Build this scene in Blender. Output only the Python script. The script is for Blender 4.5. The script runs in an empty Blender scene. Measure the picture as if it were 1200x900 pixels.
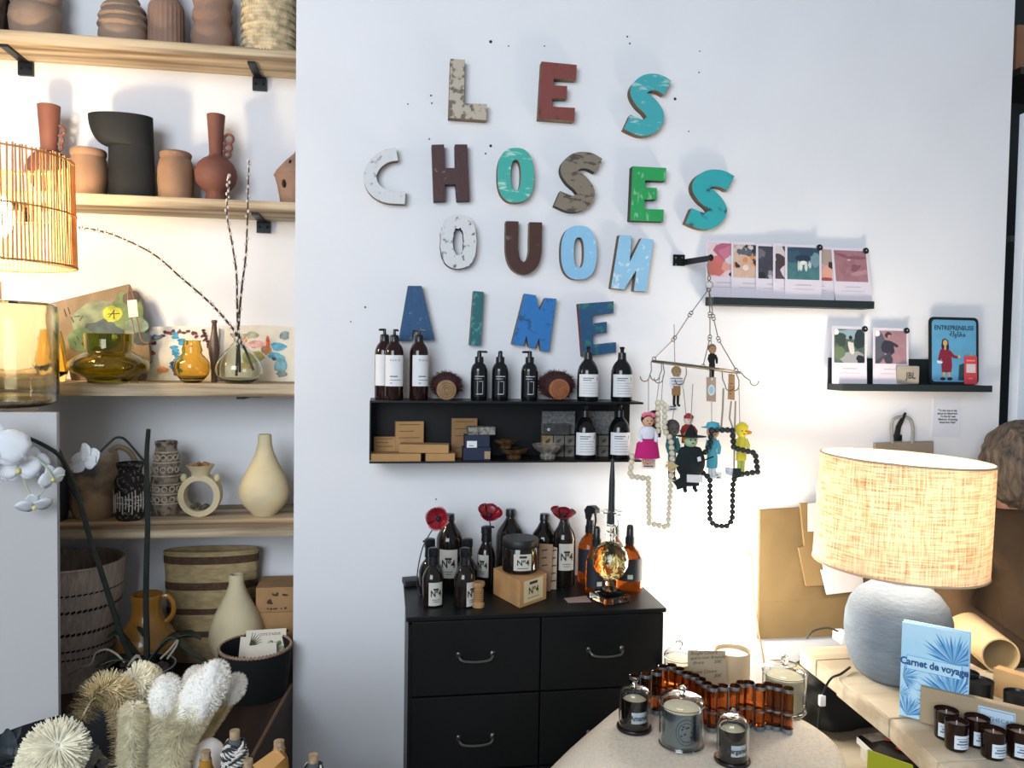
import bpy, bmesh, math, random
from mathutils import Vector as V, Matrix
random.seed(7)
sin, cos, pi, R = math.sin, math.cos, math.pi, math.radians
SC = bpy.context.scene
COL = SC.collection

# ---------------------------------------------------------------- camera
F = 940.0
CAM = V((0, -2.35, 1.55))
yaw, pitch, roll = R(9.0), R(2.2), R(0.9)
FW = V((sin(yaw) * cos(pitch), cos(yaw) * cos(pitch), -sin(pitch)))
RT = V((cos(yaw), -sin(yaw), 0))
UP = RT.cross(FW)
RT, UP = RT * cos(roll) + UP * sin(roll), UP * cos(roll) - RT * sin(roll)
cd = bpy.data.cameras.new('camera')
cam = bpy.data.objects.new('camera', cd)
COL.objects.link(cam)
cd.sensor_width = 36
cd.lens = F * 36 / 1200
cam.matrix_world = Matrix(((RT.x, UP.x, -FW.x, CAM.x), (RT.y, UP.y, -FW.y, CAM.y), (RT.z, UP.z, -FW.z, CAM.z), (0, 0, 0, 1)))
SC.camera = cam

# ---------------------------------------------------------------- world, daylight, exposure
w = bpy.data.worlds.new('world')
SC.world = w
w.use_nodes = True
bgn = w.node_tree.nodes.get('Background') or w.node_tree.nodes.new('ShaderNodeBackground')
bgn.inputs[0].default_value = (0.84, 0.91, 1.0, 1)
bgn.inputs[1].default_value = 0.24
SC.view_settings.view_transform = 'Standard'
SC.view_settings.look = 'None'
SC.view_settings.exposure = 0.35
SC.view_settings.gamma = 1.0
SC.view_settings.use_curve_mapping = False


def area(name, loc, target, sx, sy, power, col):
    d = bpy.data.lights.new(name, 'AREA')
    d.shape = 'RECTANGLE'
    d.size, d.size_y, d.energy, d.color = sx, sy, power, col
    o = bpy.data.objects.new(name, d)
    COL.objects.link(o)
    o.location = loc
    o.rotation_euler = (V(target) - V(loc)).to_track_quat('-Z', 'Y').to_euler()
    return o


def point(name, loc, power, col, rad=0.03):
    d = bpy.data.lights.new(name, 'POINT')
    d.energy, d.color, d.shadow_soft_size = power, col, rad
    o = bpy.data.objects.new(name, d)
    COL.objects.link(o)
    o.location = loc
    return o


# the glazed shop front, behind the photographer and to the left
area('shop_window_light', (-1.7, -4.4, 2.5), (0.0, 0, 1.5), 2.6, 2.2, 150, (0.84, 0.92, 1.0))


# ---------------------------------------------------------------- pixel <-> world helpers (1200 x 900 frame)
def ray(px, py):
    return FW * F + RT * (px - 600) - UP * (py - 450)


def P(px, py, Y):
    d = ray(px, py)
    return CAM + d * ((Y - CAM.y) / d.y)


def PZ(px, py, Z):
    d = ray(px, py)
    return CAM + d * ((Z - CAM.z) / d.z)


def scl(p):
    return (V(p) - CAM).dot(FW) / F


# ---------------------------------------------------------------- materials
def lin(h):
    h = h.lstrip('#')
    c = [int(h[i:i + 2], 16) / 255 for i in (0, 2, 4)]
    return tuple(x / 12.92 if x <= 0.04045 else ((x + 0.055) / 1.055) ** 2.4 for x in c) + (1,)


MC = {}


def mat(name, col, rough=0.6, metal=0, var=0.0, vs=12, bump=0.0, bs=80, trans=0, ior=1.45, emit=0, ecol=None,
        spec=0.5, stretch=(1, 1, 1), col2=None, lo=0.35, hi=0.65, tl=0, coat=0, detail=5):
    if name in MC:
        return MC[name]
    m = bpy.data.materials.new(name)
    m.use_nodes = True
    nt = m.node_tree
    N, L = nt.nodes, nt.links
    N.clear()
    out = N.new('ShaderNodeOutputMaterial')
    b = N.new('ShaderNodeBsdfPrincipled')
    I = b.inputs
    c = lin(col)
    I['Base Color'].default_value = c
    I['Roughness'].default_value = rough
    I['Metallic'].default_value = metal
    I['IOR'].default_value = ior
    I['Transmission Weight'].default_value = trans
    I['Specular IOR Level'].default_value = spec
    I['Coat Weight'].default_value = coat
    if emit:
        I['Emission Color'].default_value = lin(ecol or col)
        I['Emission Strength'].default_value = emit
    tc = N.new('ShaderNodeTexCoord')
    mp = N.new('ShaderNodeMapping')
    mp.inputs['Scale'].default_value = stretch
    L.new(tc.outputs['Object'], mp.inputs[0])
    if var or col2:
        n = N.new('ShaderNodeTexNoise')
        n.inputs['Scale'].default_value = vs
        n.inputs['Detail'].default_value = detail
        L.new(mp.outputs[0], n.inputs['Vector'])
        r = N.new('ShaderNodeValToRGB')
        r.color_ramp.elements[0].position = lo
        r.color_ramp.elements[1].position = hi
        if col2:
            r.color_ramp.elements[0].color = lin(col2)
            r.color_ramp.elements[1].color = c
        else:
            r.color_ramp.elements[0].color = tuple(x * (1 - var) for x in c[:3]) + (1,)
            r.color_ramp.elements[1].color = tuple(min(1, x * (1 + var)) for x in c[:3]) + (1,)
        L.new(n.outputs[0], r.inputs[0])
        L.new(r.outputs[0], I['Base Color'])
    if bump:
        n2 = N.new('ShaderNodeTexNoise')
        n2.inputs['Scale'].default_value = bs
        n2.inputs['Detail'].default_value = 4
        L.new(mp.outputs[0], n2.inputs['Vector'])
        bp = N.new('ShaderNodeBump')
        bp.inputs['Strength'].default_value = bump
        bp.inputs['Distance'].default_value = 0.004
        L.new(n2.outputs[0], bp.inputs['Height'])
        L.new(bp.outputs[0], I['Normal'])
    last = b.outputs[0]
    if tl:
        t = N.new('ShaderNodeBsdfTranslucent')
        t.inputs[0].default_value = c
        if var or col2:
            L.new(r.outputs[0], t.inputs[0])
        mx = N.new('ShaderNodeMixShader')
        mx.inputs[0].default_value = tl
        L.new(last, mx.inputs[1])
        L.new(t.outputs[0], mx.inputs[2])
        last = mx.outputs[0]
    L.new(last, out.inputs[0])
    MC[name] = m
    return m


def weave(name, col, col2, su, sv, rough=0.85, tl=0.0, bump=0.4, th=0.5):
    """linen-like cloth: two stretched noises crossed on the object's own coordinates"""
    if name in MC:
        return MC[name]
    m = bpy.data.materials.new(name)
    m.use_nodes = True
    N, L = m.node_tree.nodes, m.node_tree.links
    b = N['Principled BSDF']
    out = N['Material Output']
    b.inputs['Roughness'].default_value = rough
    b.inputs['Specular IOR Level'].default_value = 0.15
    tc = N.new('ShaderNodeTexCoord')
    fac = []
    for s in ((su, su, sv), (sv, sv, su)):
        mp = N.new('ShaderNodeMapping')
        mp.inputs['Scale'].default_value = s
        L.new(tc.outputs['Object'], mp.inputs[0])
        n = N.new('ShaderNodeTexNoise')
        n.inputs['Scale'].default_value = 1
        n.inputs['Detail'].default_value = 4
        L.new(mp.outputs[0], n.inputs['Vector'])
        fac.append(n)
    ad = N.new('ShaderNodeMath')
    ad.operation = 'ADD'
    L.new(fac[0].outputs[0], ad.inputs[0])
    L.new(fac[1].outputs[0], ad.inputs[1])
    ml = N.new('ShaderNodeMath')
    ml.operation = 'MULTIPLY'
    ml.inputs[1].default_value = 0.5
    L.new(ad.outputs[0], ml.inputs[0])
    r = N.new('ShaderNodeValToRGB')
    r.color_ramp.elements[0].position = th - 0.12
    r.color_ramp.elements[1].position = th + 0.08
    r.color_ramp.elements[0].color = lin(col2)
    r.color_ramp.elements[1].color = lin(col)
    L.new(ml.outputs[0], r.inputs[0])
    L.new(r.outputs[0], b.inputs['Base Color'])
    bp = N.new('ShaderNodeBump')
    bp.inputs['Strength'].default_value = bump
    bp.inputs['Distance'].default_value = 0.002
    L.new(ml.outputs[0], bp.inputs['Height'])
    L.new(bp.outputs[0], b.inputs['Normal'])
    if tl:
        t = N.new('ShaderNodeBsdfTranslucent')
        L.new(r.outputs[0], t.inputs[0])
        mx = N.new('ShaderNodeMixShader')
        mx.inputs[0].default_value = tl
        L.new(b.outputs[0], mx.inputs[1])
        L.new(t.outputs[0], mx.inputs[2])
        L.new(mx.outputs[0], out.inputs[0])
    MC[name] = m
    return m


def paint(name, col, wear='#8d8577', amt=0.42, vs=22, stretch=(1, 1, 1)):
    return mat(name, col, rough=0.55, col2=wear, vs=vs * 2.2, lo=amt - 0.02, hi=amt + 0.05, bump=0.25, bs=60, stretch=stretch, detail=12)


def wood(name, col, col2, axis='x', vs=9, rough=0.7):
    st = {'x': (0.12, 1.6, 3.2), 'y': (1.6, 0.12, 3.2), 'z': (1.6, 1.6, 0.12)}[axis]
    return mat(name, col, rough=rough, col2=col2, vs=vs, lo=0.38, hi=0.62, bump=0.35, bs=30, stretch=st, detail=8)


# ---------------------------------------------------------------- mesh helpers (all in world coordinates)
def bm_():
    return bmesh.new()


def box(bm, c, s, rz=0, bev=0, M=None, mi=0):
    vs = bmesh.ops.create_cube(bm, size=1)['verts']
    for v in vs:
        v.co = V((v.co.x * s[0], v.co.y * s[1], v.co.z * s[2]))
    fs = list({f for v in vs for f in v.link_faces})
    if bev:
        es = list({e for v in vs for e in v.link_edges})
        g = bmesh.ops.bevel(bm, geom=es, offset=bev, segments=2, affect='EDGES', profile=0.7)
        vs = list({v for f in g['faces'] for v in f.verts} | {v for v in vs if v.is_valid})
        fs = list({f for v in vs for f in v.link_faces})
    T = Matrix.Translation(V(c)) @ (M.to_4x4() if M else Matrix.Rotation(rz, 4, 'Z'))
    for v in vs:
        v.co = T @ v.co
    for f in fs:
        f.material_index = mi
    return vs


def lathe(bm, prof, c, seg=28, mi=0, mod=None, capb=True, capt=False, a0=0, a1=2 * pi, tilt=None, off=None):
    """prof: (radius, z) list; off: per-level (dx) list for asymmetric pots"""
    full = abs(a1 - a0 - 2 * pi) < 1e-6
    n = seg if full else seg + 1
    rings = []
    for k, (r, z) in enumerate(prof):
        ring = []
        for i in range(n):
            a = a0 + (a1 - a0) * i / seg
            rr = r * (mod(a, z) if mod else 1)
            p = V((rr * cos(a) + (off[k] if off else 0), rr * sin(a), z))
            if tilt:
                p = tilt @ p
            ring.append(bm.verts.new(V(c) + p))
        rings.append(ring)
    for k in range(len(rings) - 1):
        for i in range(seg):
            j = (i + 1) % n
            f = bm.faces.new((rings[k][i], rings[k][j], rings[k + 1][j], rings[k + 1][i]))
            f.material_index = mi
    if full:
        if capb and prof[0][0] > 1e-5:
            bm.faces.new(rings[0][::-1]).material_index = mi
        if capt and prof[-1][0] > 1e-5:
            bm.faces.new(rings[-1]).material_index = mi
    return rings


def tube(bm, pts, r, seg=7, mi=0, caps=True, closed=False):
    pts = [V(p) for p in pts]
    n = len(pts)
    rs = r if isinstance(r, (list, tuple)) else [r] * n
    rings = []
    prev = None
    for i, p in enumerate(pts):
        a = pts[(i - 1) % n] if (closed or i > 0) else p
        b = pts[(i + 1) % n] if (closed or i < n - 1) else p
        t = (b - a)
        t = t.normalized() if t.length > 1e-9 else V((0, 0, 1))
        if prev is None:
            x = t.orthogonal().normalized()
        else:
            x = prev - t * prev.dot(t)
            x = x.normalized() if x.length > 1e-6 else t.orthogonal().normalized()
        prev = x
        y = t.cross(x)
        rings.append([bm.verts.new(p + (x * cos(2 * pi * k / seg) + y * sin(2 * pi * k / seg)) * rs[i]) for k in range(seg)])
    m = n if closed else n - 1
    for i in range(m):
        for k in range(seg):
            l = (k + 1) % seg
            f = bm.faces.new((rings[i][k], rings[i][l], rings[(i + 1) % n][l], rings[(i + 1) % n][k]))
            f.material_index = mi
    if caps and not closed:
        bm.faces.new(rings[0][::-1]).material_index = mi
        bm.faces.new(rings[-1]).material_index = mi


def ball(bm, c, r, mi=0, u=14, v=9, M=None):
    rr = r if isinstance(r, (list, tuple)) else (r, r, r)
    vs = bmesh.ops.create_uvsphere(bm, u_segments=u, v_segments=v, radius=1)['verts']
    for q in vs:
        p = V((q.co.x * rr[0], q.co.y * rr[1], q.co.z * rr[2]))
        q.co = V(c) + (M @ p if M else p)
    for f in {f for q in vs for f in q.link_faces}:
        f.material_index = mi
    return vs


def ico(bm, c, r, sub=2, noise=0, mi=0):
    rr = r if isinstance(r, (list, tuple)) else (r, r, r)
    vs = bmesh.ops.create_icosphere(bm, subdivisions=sub, radius=1)['verts']
    for q in vs:
        k = 1 + random.uniform(-noise, noise)
        q.co = V(c) + V((q.co.x * rr[0], q.co.y * rr[1], q.co.z * rr[2])) * k
    for f in {f for q in vs for f in q.link_faces}:
        f.material_index = mi


def ring(bm, c, r, t, nrm=(0, 1, 0), seg=20, sub=6, mi=0, rz=None):
    nrm = V(nrm).normalized()
    x = nrm.orthogonal().normalized()
    y = nrm.cross(x)
    tube(bm, [V(c) + x * r * cos(2 * pi * k / seg) + y * r * sin(2 * pi * k / seg) for k in range(seg)], t, sub, mi, closed=True)


def prism(bm, pts, d, mi=0, side=None, bev=0):
    """pts: world polygon (front face); d: vector towards the back"""
    d = V(d)
    fr = [bm.verts.new(V(p)) for p in pts]
    bk = [bm.verts.new(V(p) + d) for p in pts]
    n = len(pts)
    a = bm.faces.new(fr)
    a.material_index = mi
    bm.faces.new(bk[::-1]).material_index = mi if side is None else side
    for i in range(n):
        j = (i + 1) % n
        f = bm.faces.new((fr[j], fr[i], bk[i], bk[j]))
        f.material_index = mi if side is None else side
    return a


def smooth_path(pts, k=6):
    pts = [V(p) for p in pts]
    out = []
    for i in range(len(pts) - 1):
        p0, p1, p2, p3 = pts[max(i - 1, 0)], pts[i], pts[i + 1], pts[min(i + 2, len(pts) - 1)]
        for j in range(k):
            t = j / k
            out.append(0.5 * ((2 * p1) + (p2 - p0) * t + (2 * p0 - 5 * p1 + 4 * p2 - p3) * t * t + (3 * p1 - p0 - 3 * p2 + p3) * t ** 3))
    out.append(pts[-1])
    return out


def wloc(o):
    p = V((0, 0, 0))
    while o:
        p += V(o.location)
        o = o.parent
    return p


def tag(o, label, cat, group=None):
    o['label'] = label
    o['category'] = cat
    if group:
        o['group'] = group
    return o


def mk(name, bm, mats, par=None, loc=None, smooth=40, kind=None, label=None, recalc=True):
    """link a bmesh given in world coordinates as ONE object"""
    base = wloc(par) if par else V((0, 0, 0))
    o0 = V(loc) if loc is not None else base
    if recalc:
        bmesh.ops.recalc_face_normals(bm, faces=bm.faces)
    for v in bm.verts:
        v.co -= o0
    me = bpy.data.meshes.new(name)
    bm.to_mesh(me)
    bm.free()
    for m in (mats if isinstance(mats, (list, tuple)) else [mats]):
        me.materials.append(m)
    if smooth:
        for p in me.polygons:
            p.use_smooth = True
        me.set_sharp_from_angle(angle=R(smooth))
    o = bpy.data.objects.new(name, me)
    COL.objects.link(o)
    o.location = o0 - base
    if par:
        o.parent = par
    if kind:
        o['kind'] = kind
    if label:
        o['label'] = label
    return o


def T(name, label, cat, loc, group=None):
    o = bpy.data.objects.new(name, None)
    COL.objects.link(o)
    o.location = loc
    o.empty_display_size = 0.05
    return tag(o, label, cat, group)


def thing(name, bm, mats, label, cat, loc, group=None, smooth=40, kind=None):
    o = mk(name, bm, mats, None, loc, smooth, kind)
    return tag(o, label, cat, group)


def struct(name, bm, mats, smooth=0):
    o = mk(name, bm, mats, None, (0, 0, 0), smooth)
    o['kind'] = 'structure'
    return o


def link_copy(src, par, loc, name=None):
    o = src.copy()
    COL.objects.link(o)
    o.parent = par
    o.location = V(loc) - (wloc(par) if par else V((0, 0, 0)))
    return o


def frame(o, ex, ey):
    ex, ey = V(ex).normalized(), V(ey).normalized()
    n = ex.cross(ey).normalized()
    ey = n.cross(ex)
    return Matrix(((ex.x, ey.x, n.x, o[0]), (ex.y, ey.y, n.y, o[1]), (ex.z, ey.z, n.z, o[2]), (0, 0, 0, 1)))


def text(s, size, m, par, fr, x=0, y=0, name='lettering', bold=0, align='CENTER', rot=0, cyl=None, lift=0.0006, sx=1.0, shear=0, ls=1.0):
    """flat printed letters in the frame's plane; cyl=(centre, radius) wraps them round an upright bottle"""
    cu = bpy.data.curves.new('t', 'FONT')
    cu.body = s
    cu.size = size
    cu.align_x = align
    cu.align_y = 'CENTER'
    cu.offset = bold * size
    cu.resolution_u = 3
    cu.shear = shear
    cu.space_line = ls
    ob = bpy.data.objects.new('t', cu)
    me = bpy.data.meshes.new_from_object(ob)
    bm = bm_()
    bm.from_mesh(me)
    bpy.data.objects.remove(ob)
    bpy.data.curves.remove(cu)
    bpy.data.meshes.remove(me)
    for v in bm.verts:
        X, Y = v.co.x * sx, v.co.y
        X, Y = x + X * cos(rot) - Y * sin(rot), y + X * sin(rot) + Y * cos(rot)
        if cyl:
            c, rad, a = cyl
            t = a + X / rad
            v.co = V((c[0] + (rad + lift) * sin(t), c[1] - (rad + lift) * cos(t), c[2] + Y))
        else:
            v.co = fr @ V((X, Y, lift))
    return mk(name, bm, m, par, smooth=0, recalc=False)


class Print:
    """flat printed shapes on one sheet, one mesh"""

    def __init__(s, fr):
        s.fr, s.bm, s.m, s.k = fr, bm_(), [], 0

    def poly(s, pts, m):
        if m not in s.m:
            s.m.append(m)
        s.k += 1
        z = 0.0004 + 0.00004 * s.k
        f = s.bm.faces.new([s.bm.verts.new(s.fr @ V((p[0], p[1], z))) for p in pts])
        f.material_index = s.m.index(m)

    def rect(s, x0, y0, x1, y1, m):
        s.poly([(x0, y0), (x1, y0), (x1, y1), (x0, y1)], m)

    def oval(s, x, y, rx, ry, m, n=14, wob=0, rot=0):
        pts = []
        for i in range(n):
            k = 1 + random.uniform(-wob, wob)
            a = 2 * pi * i / n
            X, Y = rx * k * cos(a), ry * k * sin(a)
            pts.append((x + X * cos(rot) - Y * sin(rot), y + X * sin(rot) + Y * cos(rot)))
        s.poly(pts, m)

    def stroke(s, a, b, wd, m, w2=None):
        a, b = V((a[0], a[1])), V((b[0], b[1]))
        d = (b - a).normalized()
        n = V((-d.y, d.x))
        w2 = wd if w2 is None else w2
        s.poly([a - n * wd / 2, b - n * w2 / 2, b + n * w2 / 2, a + n * wd / 2], m)

    def done(s, name, par):
        return mk(name, s.bm, s.m, par, smooth=0, recalc=False)


def cylpatch(bm, c, rad, z0, z1, a0, a1, seg=10, mi=0):
    lo, hi = [], []
    for i in range(seg + 1):
        a = a0 + (a1 - a0) * i / seg
        p = V((c[0] + rad * sin(a), c[1] - rad * cos(a), 0))
        lo.append(bm.verts.new((p.x, p.y, z0)))
        hi.append(bm.verts.new((p.x, p.y, z1)))
    for i in range(seg):
        bm.faces.new((lo[i], lo[i + 1], hi[i + 1], hi[i])).material_index = mi


def pot(name, label, cat, cx, Y, prof, Zs, m, open_=0.0, group=None, seg=32, mod=None, off=None, fit=True, wall=0.006):
    """turned pot; prof = (pixel y, pixel radius) top to bottom, read at depth Y, standing on height Zs"""
    c = P(cx, prof[-1][0], Y)
    s = scl((c.x, c.y, Zs))
    pr = [(r * s, P(cx, y, Y).z) for y, r in prof]
    pr[-1] = (pr[-1][0], Zs)
    pr = pr[::-1]
    for i in range(1, len(pr)):
        if pr[i][1] <= pr[i - 1][1]:
            pr[i] = (pr[i][0], pr[i - 1][1] + 0.0008)
    t = T(name, label, cat, (c.x, Y, Zs), group)
    bm = bm_()
    p2 = list(pr)
    if open_:
        rt, zt = pr[-1]
        th = min(wall, rt * 0.35)
        p2 += [(rt - th * 0.4, zt + 0.001), (rt - th, zt)]
        inner = [(r, z) for r, z in pr[:-1] if z > zt - open_ and r > th * 1.5][::-1]
        p2 += [(r - th, z) for r, z in inner]
        p2.append((0.0005, (inner[-1][1] if inner else zt - open_) - 0.001))
    o2 = None
    if off:
        o2 = [k * s for k in off][::-1]
        o2 += [o2[-1]] * (len(p2) - len(o2))
    lathe(bm, p2, (c.x, Y, 0), seg, mod=mod, capt=not open_, off=o2)
    mk('body', bm, m, t, smooth=35)
    return t, V((c.x, Y, Zs)), s

# ================================================================ SETTING
m_wall = mat('white_plaster', '#e3e4e8', 0.85, var=0.02, vs=3, bump=0.08, bs=25)
m_alc = mat('alcove_plaster', '#e4e5e9', 0.85, var=0.02, vs=3, bump=0.06, bs=25)
m_dark = mat('soft_black', '#10161a', 0.5)
XL = P(345, 450, 0).x          # left edge of the big white wall
XR = P(1178, 300, 0).x         # its right edge
b = bm_(); box(b, ((XL + XR) / 2, 0.04, 1.6), (XR - XL, 0.08, 3.4)); wall_main = struct('wall_main', b, m_wall)
b = bm_(); box(b, (-1.1, 0.34, 1.6), (3.4, 0.08, 3.4)); struct('wall_alcove', b, m_alc)
b = bm_(); box(b, (0.5, -2.0, -0.05), (7, 6, 0.1)); struct('floor', b, mat('grey_floor', '#6d675f', 0.6, var=0.1))
b = bm_(); box(b, (-2.2, -1.4, 1.6), (0.08, 3.4, 3.4)); struct('wall_left', b, m_wall)
# dark room beyond the wall's right edge, with a white door leaf
b = bm_(); box(b, (2.9, 0.75, 1.6), (2.4, 0.08, 3.4)); struct('wall_beyond', b, mat('dark_grey_wall', '#262d31', 0.7))
b = bm_(); box(b, (XR + 0.04, 0.40, 1.6), (0.06, 0.6, 3.4)); struct('wall_return', b, mat('dark_grey_wall', '#262d31', 0.7))
pd = P(1206, 130, -0.02)
b = bm_(); box(b, (pd.x + 0.4, 0.0, pd.z / 2), (0.8, 0.04, pd.z), bev=0.003); struct('door_1', b, mat('door_white', '#d5dee9', 0.5))
ps = P(1184, 83, 0.3)
b = bm_(); box(b, (ps.x + 0.3, 0.4, ps.z - 0.015), (0.6, 0.3, 0.025)); thing('wall_shelf', b, mat('dark_wood', '#3a332d', 0.6), 'dark wall shelf carrying a terracotta block in the top right corner', 'shelf', (ps.x + 0.3, 0.4, ps.z - 0.0275))
b = bm_(); box(b, (P(1186, 60, 0.32).x + 0.11, 0.36, ps.z + 0.085), (0.22, 0.12, 0.172), bev=0.012); thing('terracotta_box', b, mat('terracotta_dull', '#94694f', 0.8, var=0.1), 'dull terracotta box at the top right corner beyond the wall', 'box', (P(1186, 60, 0.32).x + 0.11, 0.36, ps.z))
pg = P(1182, 280, 0.28)
b = bm_(); box(b, (pg.x + 0.28, 0.33, pg.z), (0.56, 0.12, 0.022)); thing('metal_rail', b, mat('rail_grey', '#8c8f8c', 0.5), 'pale rail across the dark gap beside the white door', 'rail', (pg.x + 0.28, 0.33, pg.z - 0.011))
# nail holes in the plaster
m_hole = mat('nail_hole', '#2a2c30', 0.9)
for (x, y, r) in [(575, 49, 1.8), (596, 54, .8), (638, 54, .8), (735, 43, 1), (738, 51, 1), (791, 116, 1.7), (575, 171, 1.6), (569, 180, 1), (505, 112, 1),
                  (506, 121, .9), (478, 122, .8), (503, 163, .9), (820, 60, .8), (819, 85, .9), (807, 154, .8), (428, 360, 1.1), (411, 377, .8), (511, 585, .9)]:
    p = P(x, y, 0)
    b = bm_(); lathe(b, [(r * .0025, 0), (r * .0025, .0012)], (0, 0, 0), 10, capt=True)
    for v in b.verts:
        v.co = p + V((v.co.x, -v.co.z, v.co.y))
    mk('nail_hole', b, m_hole, wall_main)

# ================================================================ ALCOVE SHELVES
m_shelf = wood('old_pine', '#c6b497', '#7b654c', 'x', 14)
m_iron = mat('black_iron', '#1b1f22', 0.45, metal=0.6)
Y1, Y2, Y3, Y4 = 0.14, 0.13, 0.03, 0.0
S1 = P(347, 59, Y1).z; S2 = P(347, 237, Y2).z; S3 = P(345, 451, Y3).z; S4 = P(342, 613, Y4).z; S5 = P(343, 803, 0).z


def bracket(x, Yf, zb, shelf, drop):
    b = bm_()
    box(b, (x, (Yf + .3) / 2 + .01, zb - .004), (.022, .28 - Yf, .008))
    box(b, (x + .004, .294, zb - .004 - drop / 2), (.042, .012, drop))
    for dz in (-.3, .3):
        ball(b, (x + .004 + dz * .04, .287, zb - drop * .62), .004, u=8, v=5)
    mk('bracket', b, m_iron, shelf)


def plank(label, Yf, z, th, x1, brk):
    b = bm_()
    box(b, ((-2.15 + x1) / 2, (Yf + .3) / 2, z - th / 2), (x1 + 2.15, .3 - Yf, th), bev=.004)
    o = T('wall_shelf', label, 'shelf', ((-2.15 + x1) / 2, .3, z - th))
    mk('board', b, m_shelf, o)
    for x, d in brk:
        bracket(x, Yf, z - th, o, d)
    return o


plank('topmost old pine shelf board, with terracotta pots and a woven basket on it', Y1, S1, .034, XL + .12, [(P(297, 90, .2).x, .04), (P(12, 70, .2).x, .04)])
plank('second pine shelf board from the top, under the black vase', Y2, S2, .032, XL + .12, [(P(302, 255, .2).x, .036), (P(20, 255, .2).x, .036)])
plank('pine shelf board holding the glass vases and painted pouch', Y3, S3, .036, XL, [(P(292, 465, .2).x, .012)])
plank('lowest pine shelf board, holding the patterned ceramic vases', Y4, S4, .038, XL, [])
m_bench = wood('dark_bench', '#4a3424', '#2e2018', 'y', 5)
xp_ = P(68, 600, -.335).x
b = bm_()
xr0 = PZ(343, 803, S5); xr1 = PZ(297, 888, S5)
prism(b, [(-2.1, .298, S5), (xr0.x, .298, S5), (xr0.x, 0, S5), (xr1.x, xr1.y, S5), (xp_ + .01, xr1.y, S5), (xp_ + .01, -.318, S5), (-2.1, -.318, S5)], (0, 0, -S5 + .002))
bench = T('bench', 'dark brown wooden bench under the shelves, carrying baskets and an orchid', 'bench', (-1.2, -.1, .001))
mk('body', b, m_bench, bench, smooth=0)
b = bm_(); tube(b, [(xr0.x - .004, 0, S5 + .002), (xr1.x - .004, xr1.y, S5 + .002)], .005, 6); mk('edge_strip', b, mat('edge_wood', '#7d6049', 0.7), bench)

# ---------------------------------------------------------------- top shelf pots
m_tc1 = mat('terracotta_grey', '#97806f', 0.8, var=.1, vs=14, bump=.15)
m_tc2 = mat('terracotta_pink', '#8f7263', 0.8, var=.08, vs=14, bump=.15)
m_tc3 = mat('terracotta_warm', '#94735a', 0.8, var=.12, vs=10, bump=.15)
m_tcr = mat('terracotta_red', '#74493d', 0.7, var=.06, vs=14, bump=.1)
Yt = .22
pot('dark_basket', 'dark wicker pot cut off at the top left corner', 'basket', -14, Yt, [(-30, 20), (0, 22), (20, 22), (34, 20)], S1, mat('dark_wicker', '#4b3d33', .9, var=.3, vs=60, bump=.8, bs=90), mod=lambda a, z: 1 + .04 * sin(a * 16 + z * 300))
pot('clay_vase', 'round brown clay vase at the left end of the top shelf', 'vase', 42, Yt, [(-40, 15), (-28, 22), (-12, 28), (2, 27.5), (10, 25), (13, 27), (24, 28.5), (38, 27), (41, 25)], S1, m_tc1, .05)
pot('ribbed_pot', 'squat greyish pot with thick horizontal ribs on the top shelf', 'pot', 145, Yt, [(0, 17), (2, 18), (6, 17.5), (9, 22), (13, 24.5), (16, 22.5), (19, 25.5), (23, 27.5), (26, 25), (29, 27), (33, 28.5), (37, 26), (40, 27), (45, 27.5), (50, 24)], S1, m_tc1, .06)
pot('fluted_vase', 'terracotta vase with fine vertical fluting on the top shelf', 'vase', 195, Yt, [(-18, 9), (-6, 10), (0, 14), (9, 19.2), (14, 19.6), (48, 20), (54, 20)], S1, m_tc2, .05, seg=72, mod=lambda a, z: 1 + .018 * cos(a * 24))
pot('bubble_vase', 'terracotta vase of three stacked bulges on the top shelf', 'vase', 249, Yt, [(-34, 14), (-26, 19), (-18, 15), (-10, 20), (0, 23), (8, 21), (12, 20.2), (17, 22), (24, 22.5), (29, 20.5), (32, 20.5), (38, 23.5), (46, 24.5), (53, 23), (58, 21)], S1, m_tc2, .06)
# woven basket: herringbone straws in geometry
bx = P(316, 40, Yt); s = scl(bx); rb = 32 * s
bt = T('woven_basket', 'pale herringbone straw basket at the right end of the top shelf', 'basket', (bx.x, Yt, S1))
b = bm_(); lathe(b, [(rb * .93, S1), (rb * .95, S1 + .2), (rb * .9, S1 + .2), (rb * .88, S1 + .01), (.001, S1 + .008)], (bx.x, Yt, 0), 32)
mk('core', b, mat('straw_dark', '#463a2b', .9), bt)
b = bm_()
for row in range(17):
    z = S1 + .006 + row * .0118
    for k in range(58):
        a = 2 * pi * (k + .5 * (row % 2)) / 58
        sg = 1 if row % 2 else -1
        ex = V((-sin(a), cos(a), 0)); n = V((cos(a), sin(a), 0)); up = V((0, 0, 1))
        d = (ex * .0155 + up * .0125 * sg) * .62; wv = (up * .0125 - ex * .0155 * sg).normalized() * .0030
        c = V((bx.x, Yt, z)) + n * rb * .965
        q = [c - d - wv, c - d + wv, c + n * .004 + wv * 1.1, c + d + wv, c + d - wv, c + n * .004 - wv * 1.1]
        v_ = [b.verts.new(p) for p in q]
        b.faces.new((v_[0], v_[5], v_[2], v_[1])); b.faces.new((v_[5], v_[4], v_[3], v_[2]))
mk('straw_weave', b, mat('straw', '#c8b592', .85, var=.3, vs=45), bt, smooth=0, kind='stuff')

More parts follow.
